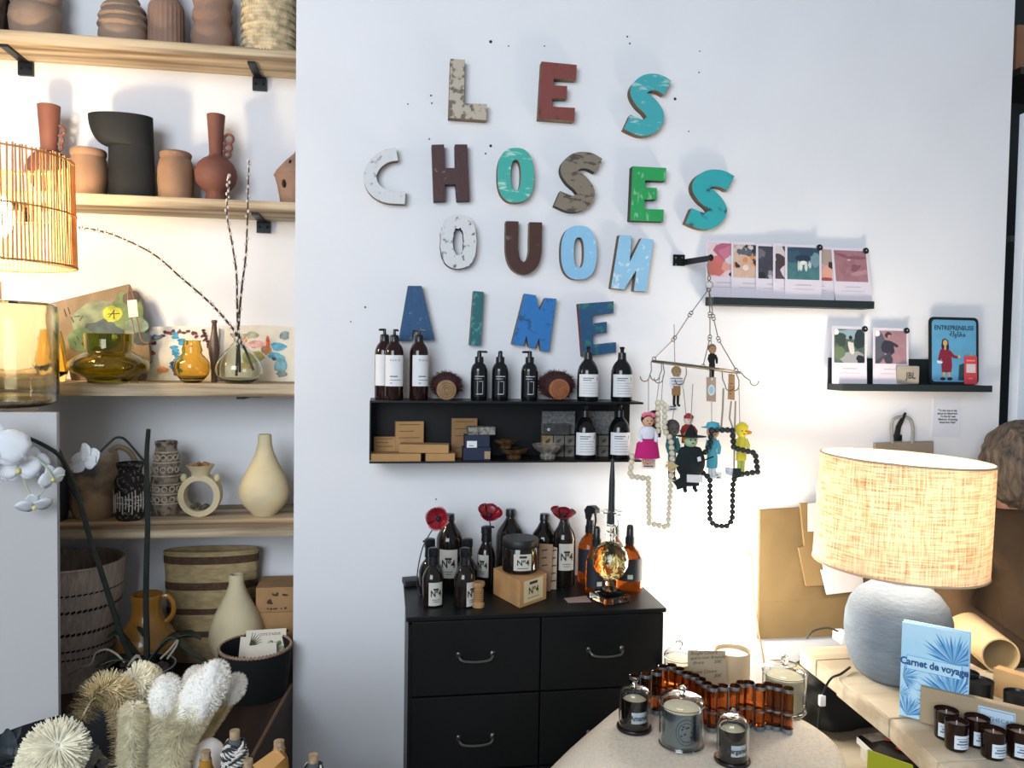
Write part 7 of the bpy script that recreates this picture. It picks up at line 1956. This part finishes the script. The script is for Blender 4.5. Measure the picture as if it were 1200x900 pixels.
# five candles
m_cang = mat('candle_brown_glass', '#23120e', .1, trans=.2)
lc = ['dark glass candle at the far left of the five', 'dark glass candle second from left, standing in front', 'dark glass candle in the middle, at the back', 'dark glass candle nearest the counter front, fourth from left', 'dark glass candle at the right end of the five']
for (cx, yt_, yb_, r_, an), lab in zip([(1108, 830, 870, 13.4, -.5), (1120, 848, 883, 13.2, 0), (1144, 838, 879, 13.8, -.1), (1163, 856, 893, 13.6, .05), (1194, 851, 893, 14.2, -.25)], lc):
    p = PZ(cx, yb_ - r_ * .45, Zk); s = scl(p); R_ = r_ * s; H = 33 * s
    t = T('glass_candle', lab, 'candle', (p.x, p.y, Zk), 'five dark glass candles on the counter')
    b = bm_(); lathe(b, [(R_ * .84, Zk + .0006), (R_ * .9, Zk + .004), (R_, Zk + H), (R_ * .94, Zk + H), (R_ * .90, Zk + H * .80), (.001, Zk + H * .80)], (p.x, p.y, 0), 30); mk('glass', b, m_cang, t)
    b = bm_(); lathe(b, [(R_ * .88, Zk + H * .805), (R_ * .88, Zk + H * .83)], (p.x, p.y, 0), 24, capt=True); wx = mk('wax', b, mat('candle_wax', '#8d7568', .5), t)
    b = bm_(); tube(b, [(p.x, p.y, Zk + H * .83), (p.x, p.y, Zk + H * 1.0)], .0011, 5); mk('wick', b, m_lab, wx)
    b = bm_(); cylpatch(b, (p.x, p.y), R_ * .985, Zk + H * .14, Zk + H * .62, an - .8, an + .75, 10); lb = mk('label', b, mat('label_blue_white', '#cfdbe6', .7), t)
    b = bm_()
    for (u0, u1, zz, h) in ((-.6, .55, .50, .02), (-.45, .4, .40, .05), (-.6, .5, .30, .05), (-.3, .3, .22, .02)): cylpatch(b, (p.x, p.y), R_ * .985 + .0007, Zk + H * zz, Zk + H * (zz + h), an + u0, an + u1, 5)
    mk('fine_print', b, mat('ink_slate', '#5a6d80', .7), lb)
# things behind
p0 = PZ(1163, 815, Zk); p1 = PZ(1215, 832, Zk); ex = (p1 - p0).normalized(); fr = frame(p0 + V((0, 0, .001)), ex, (0, 0, 1)); h_ = P(1164, 783, p0.y).z - Zk; w2 = (p1 - p0).length
b = bm_(); prism(b, [fr @ V(p) for p in ((0, 0, 0), (w2, 0, 0), (w2, h_, 0), (0, h_, 0))], fr.to_3x3() @ V((0, 0, -.03))); thing('kraft_box', b, mat('kraft_tan', '#c09a6c', .85), 'tan kraft box at the right edge, behind the long box', 'box', p0, smooth=0)
for (cx, cy, lab) in [(1147, 822, 'black candle tin behind the long kraft box, left one'), (1192, 838, 'black candle tin behind the long kraft box, right one'), (1130, 812, 'smoky glass candle tin beside the notebook spine')]:
    p = PZ(cx, cy + 2, Zk); s = scl(p); R_ = 15 * s; b = bm_(); H = .058; lathe(b, [(R_ * .95, Zk + .0006), (R_, Zk + H), (R_ * .95, Zk + H), (R_ * .9, Zk + H * .9), (.001, Zk + H * .9)], (p.x, p.y, 0), 26); thing('candle_tin', b, mat('tin_black', '#15171a', .3), lab, 'candle', (p.x, p.y, Zk))
# cardboard tube
pe = PZ(1172, 790, Zk); rt_ = 21 * scl(pe); c0_ = V((pe.x, pe.y, Zk + rt_ + .001)); pb_ = PZ(1112, 737, Zk); c1_ = V((pb_.x, min(pb_.y, -.02), Zk + rt_ + .001))
c1_ = c0_ + (c1_ - c0_).normalized() * .30
b = bm_(); d_ = (c1_ - c0_).normalized(); x_ = d_.orthogonal().normalized(); y_ = d_.cross(x_); rg_ = []
for (k, r_) in ((0, rt_), (.30, rt_), (.30, rt_ * .92), (0, rt_ * .92)):
    rg_.append([b.verts.new(c0_ + d_ * k + (x_ * cos(2 * pi * i / 30) + y_ * sin(2 * pi * i / 30)) * r_) for i in range(30)])
for k in range(4):
    for i in range(30): b.faces.new((rg_[k][i], rg_[k][(i + 1) % 30], rg_[(k + 1) % 4][(i + 1) % 30], rg_[(k + 1) % 4][i]))
thing('cardboard_tube', b, mat('tube_card', '#d3b98c', .8, var=.05), 'open cardboard mailing tube lying behind the notebook', 'tube', (c0_.x, c0_.y, Zk))
p = PZ(1183, 770, Zk); q = P(1170, 710, p.y); t = T('incense_stick', 'thin incense stick standing in a small dark holder at the right', 'incense', p)
b = bm_(); tube(b, [p + V((0, 0, .01)), q], .0016, 6); mk('stick', b, mat('incense', '#4a3a2c', .8), t); b = bm_(); lathe(b, [(.014, Zk + .001), (.012, Zk + .014)], (p.x, p.y, 0), 16, capt=True); mk('holder', b, m_dk, t)
p = P(1110, 700, -.06); b = bm_(); box(b, (p.x, -.06, (P(1110, 712, -.06).z + P(1110, 672, -.06).z) / 2), (.018, .012, .11)); box(b, (p.x, -.03, P(1110, 675, -.06).z), (.012, .056, .012)); thing('wooden_peg', b, mat('peg_wood', '#c79d5c', .7), 'wooden peg on the wall below the lamp shade', 'peg', (p.x, -.03, p.z))

# ================================================================ PERSON SEATED BEHIND THE COUNTER (head bowed, seen from behind)
hp = P(1180, 548, -.16)
px0, py0 = hp.x + .0, -.17
st_ = T('stool', 'plain wooden stool under the seated person', 'stool', (px0 + .03, py0, .002))
b = bm_(); lathe(b, [(.15, .44), (.16, .45), (.16, .47)], (px0 + .03, py0, 0), 28, capt=True); mk('seat', b, m_shelf, st_)
for k in range(4):
    a = k * pi / 2 + .7; b = bm_(); tube(b, [(px0 + .03 + .10 * cos(a), py0 + .10 * sin(a), .44), (px0 + .03 + .15 * cos(a), py0 + .15 * sin(a), .003)], .014, 8); mk('leg', b, m_shelf, st_)
per = T('person', 'person in a brown sweater with grey-brown hair, seated with head bowed', 'person', (px0 + .03, py0, .003))
J = {'pel': (px0 + .03, py0, .56), 'bel': (px0 + .03, py0, .72), 'che': (px0 + .03, py0 - .01, .92), 'sho': (px0 + .035, py0 - .01, 1.03), 'nek': (px0 + .04, py0 + .0, 1.09), 'hd0': (px0 + .045, py0, 1.14),
     'ls': (px0 - .14, py0 + .0, 1.00), 'le': (px0 - .21, py0 - .03, .80), 'lw': (px0 - .02, py0 - .13, .68), 'rs': (px0 + .22, py0, 1.0), 're': (px0 + .29, py0 - .04, .80), 'rw': (px0 + .14, py0 - .13, .68),
     'lh': (px0 - .07, py0 - .02, .54), 'lk': (px0 + .0, py0 - .06, .50), 'lk2': (px0 + .28, py0 - .07, .49), 'la': (px0 + .28, py0 - .07, .10), 'rh': (px0 + .13, py0 + .02, .54), 'rk': (px0 + .40, py0 + .04, .49), 'ra': (px0 + .40, py0 + .04, .10)}
RD = {'pel': .14, 'bel': .135, 'che': .145, 'sho': .11, 'nek': .055, 'hd0': .05, 'ls': .075, 'le': .055, 'lw': .035, 'rs': .075, 're': .055, 'rw': .035, 'lh': .09, 'lk': .085, 'lk2': .06, 'la': .04, 'rh': .09, 'rk': .06, 'ra': .04}
names = list(J); ed = [('pel', 'bel'), ('bel', 'che'), ('che', 'sho'), ('sho', 'nek'), ('nek', 'hd0'), ('sho', 'ls'), ('ls', 'le'), ('le', 'lw'), ('sho', 'rs'), ('rs', 're'), ('re', 'rw'), ('pel', 'lh'), ('lh', 'lk'), ('lk', 'lk2'), ('lk2', 'la'), ('pel', 'rh'), ('rh', 'rk'), ('rk', 'ra')]
def skin(name, verts, edges, rad, m, par, root=0, sub=2):
    me = bpy.data.meshes.new(name); base = wloc(par); me.from_pydata([V(v) - base for v in verts], edges, []); me.materials.append(m)
    o = bpy.data.objects.new(name, me); COL.objects.link(o); o.parent = par
    sk = o.modifiers.new('skin', 'SKIN'); sk.use_smooth_shade = True
    for i, d in enumerate(me.skin_vertices[0].data): d.radius = (rad[i], rad[i]); d.use_root = (i == root)
    s_ = o.modifiers.new('sub', 'SUBSURF'); s_.levels = sub; s_.render_levels = sub
    return o
skin('body', [J[n] for n in names], [(names.index(a), names.index(c)) for a, c in ed], [RD[n] for n in names], mat('brown_knit', '#5a4530', .95, var=.12, vs=8, bump=.5, bs=40), per)
m_sk = mat('skin', '#b98a72', .6)
hc_ = V((px0 + .03, py0 + .0, 1.245))
b = bm_(); vs = ball(b, hc_, (.078, .095, .112), u=24, v=18)
for v in b.verts:
    q = v.co - hc_
    if q.z < 0: v.co.x += q.z * -.05; v.co.y += q.z * .1
tube(b, [hc_ + V((.01, .02, -.07)), hc_ + V((.01, .01, -.15))], [.05, .055], 14)
ball(b, hc_ + V((.082, -.005, -.02)), (.016, .012, .018)); ball(b, hc_ + V((-.076, .0, -.02)), (.012, .02, .030))
hdo = mk('head', b, m_sk, per, smooth=180)
b = bm_()
for sg in (-1, 1): ball(b, hc_ + V((.03 * sg, .092, -.005)), (.012, .008, .008), u=10, v=6)
ball(b, hc_ + V((0, .10, -.03)), (.011, .014, .02), u=10, v=6); ball(b, hc_ + V((0, .092, -.068)), (.022, .008, .007), u=10, v=6); mk('face', b, mat('lip', '#8a5648', .6), hdo)
b = bm_(); vs = bmesh.ops.create_icosphere(b, subdivisions=5, radius=1)['verts']
for v in vs:
    n = v.co.copy(); k = 1 + .05 * sin(n.x * 14 + n.z * 3 + 2 * sin(n.z * 4)) + .035 * sin(n.y * 23 + n.x * 9)
    dz = n.z
    v.co = hc_ + V((n.x * .104 * k, n.y * .112 * k - .012, (n.z * .125 if n.z > 0 else n.z * .15) * (1 + .02 * sin(n.x * 30))))
mk('hair', b, mat('grey_brown_hair', '#6b5d50', .55, col2='#3d332b', vs=30, stretch=(3, 3, .4), bump=.9, bs=60), per, smooth=180)
# hands on the counter: palm and five fingers each
for sg, wr in ((-1, 'lw'), (1, 'rw')):
    w0 = V(J[wr]); d = V((.25, -.9, -.05)).normalized(); sd = V((1, .25, 0)).normalized()
    vts, eds, rds = [w0, w0 + d * .04, w0 + d * .08], [(0, 1), (1, 2)], [.026, .032, .03]
    for k, ln in enumerate((.055, .065, .062, .05)):
        i = len(vts); b0 = w0 + d * .08 + sd * (.028 - .018 * k); vts += [b0, b0 + d * ln * .5 + V((0, 0, .004)), b0 + d * ln - V((0, 0, .012))]; eds += [(2, i), (i, i + 1), (i + 1, i + 2)]; rds += [.010, .009, .008]
    i = len(vts); vts += [w0 + d * .03 - sd * .034 * sg * -1, w0 + d * .065 + sd * .05 * sg]; eds += [(1, i), (i, i + 1)]; rds += [.011, .009]
    skin('hand', vts, eds, rds, m_sk, per)
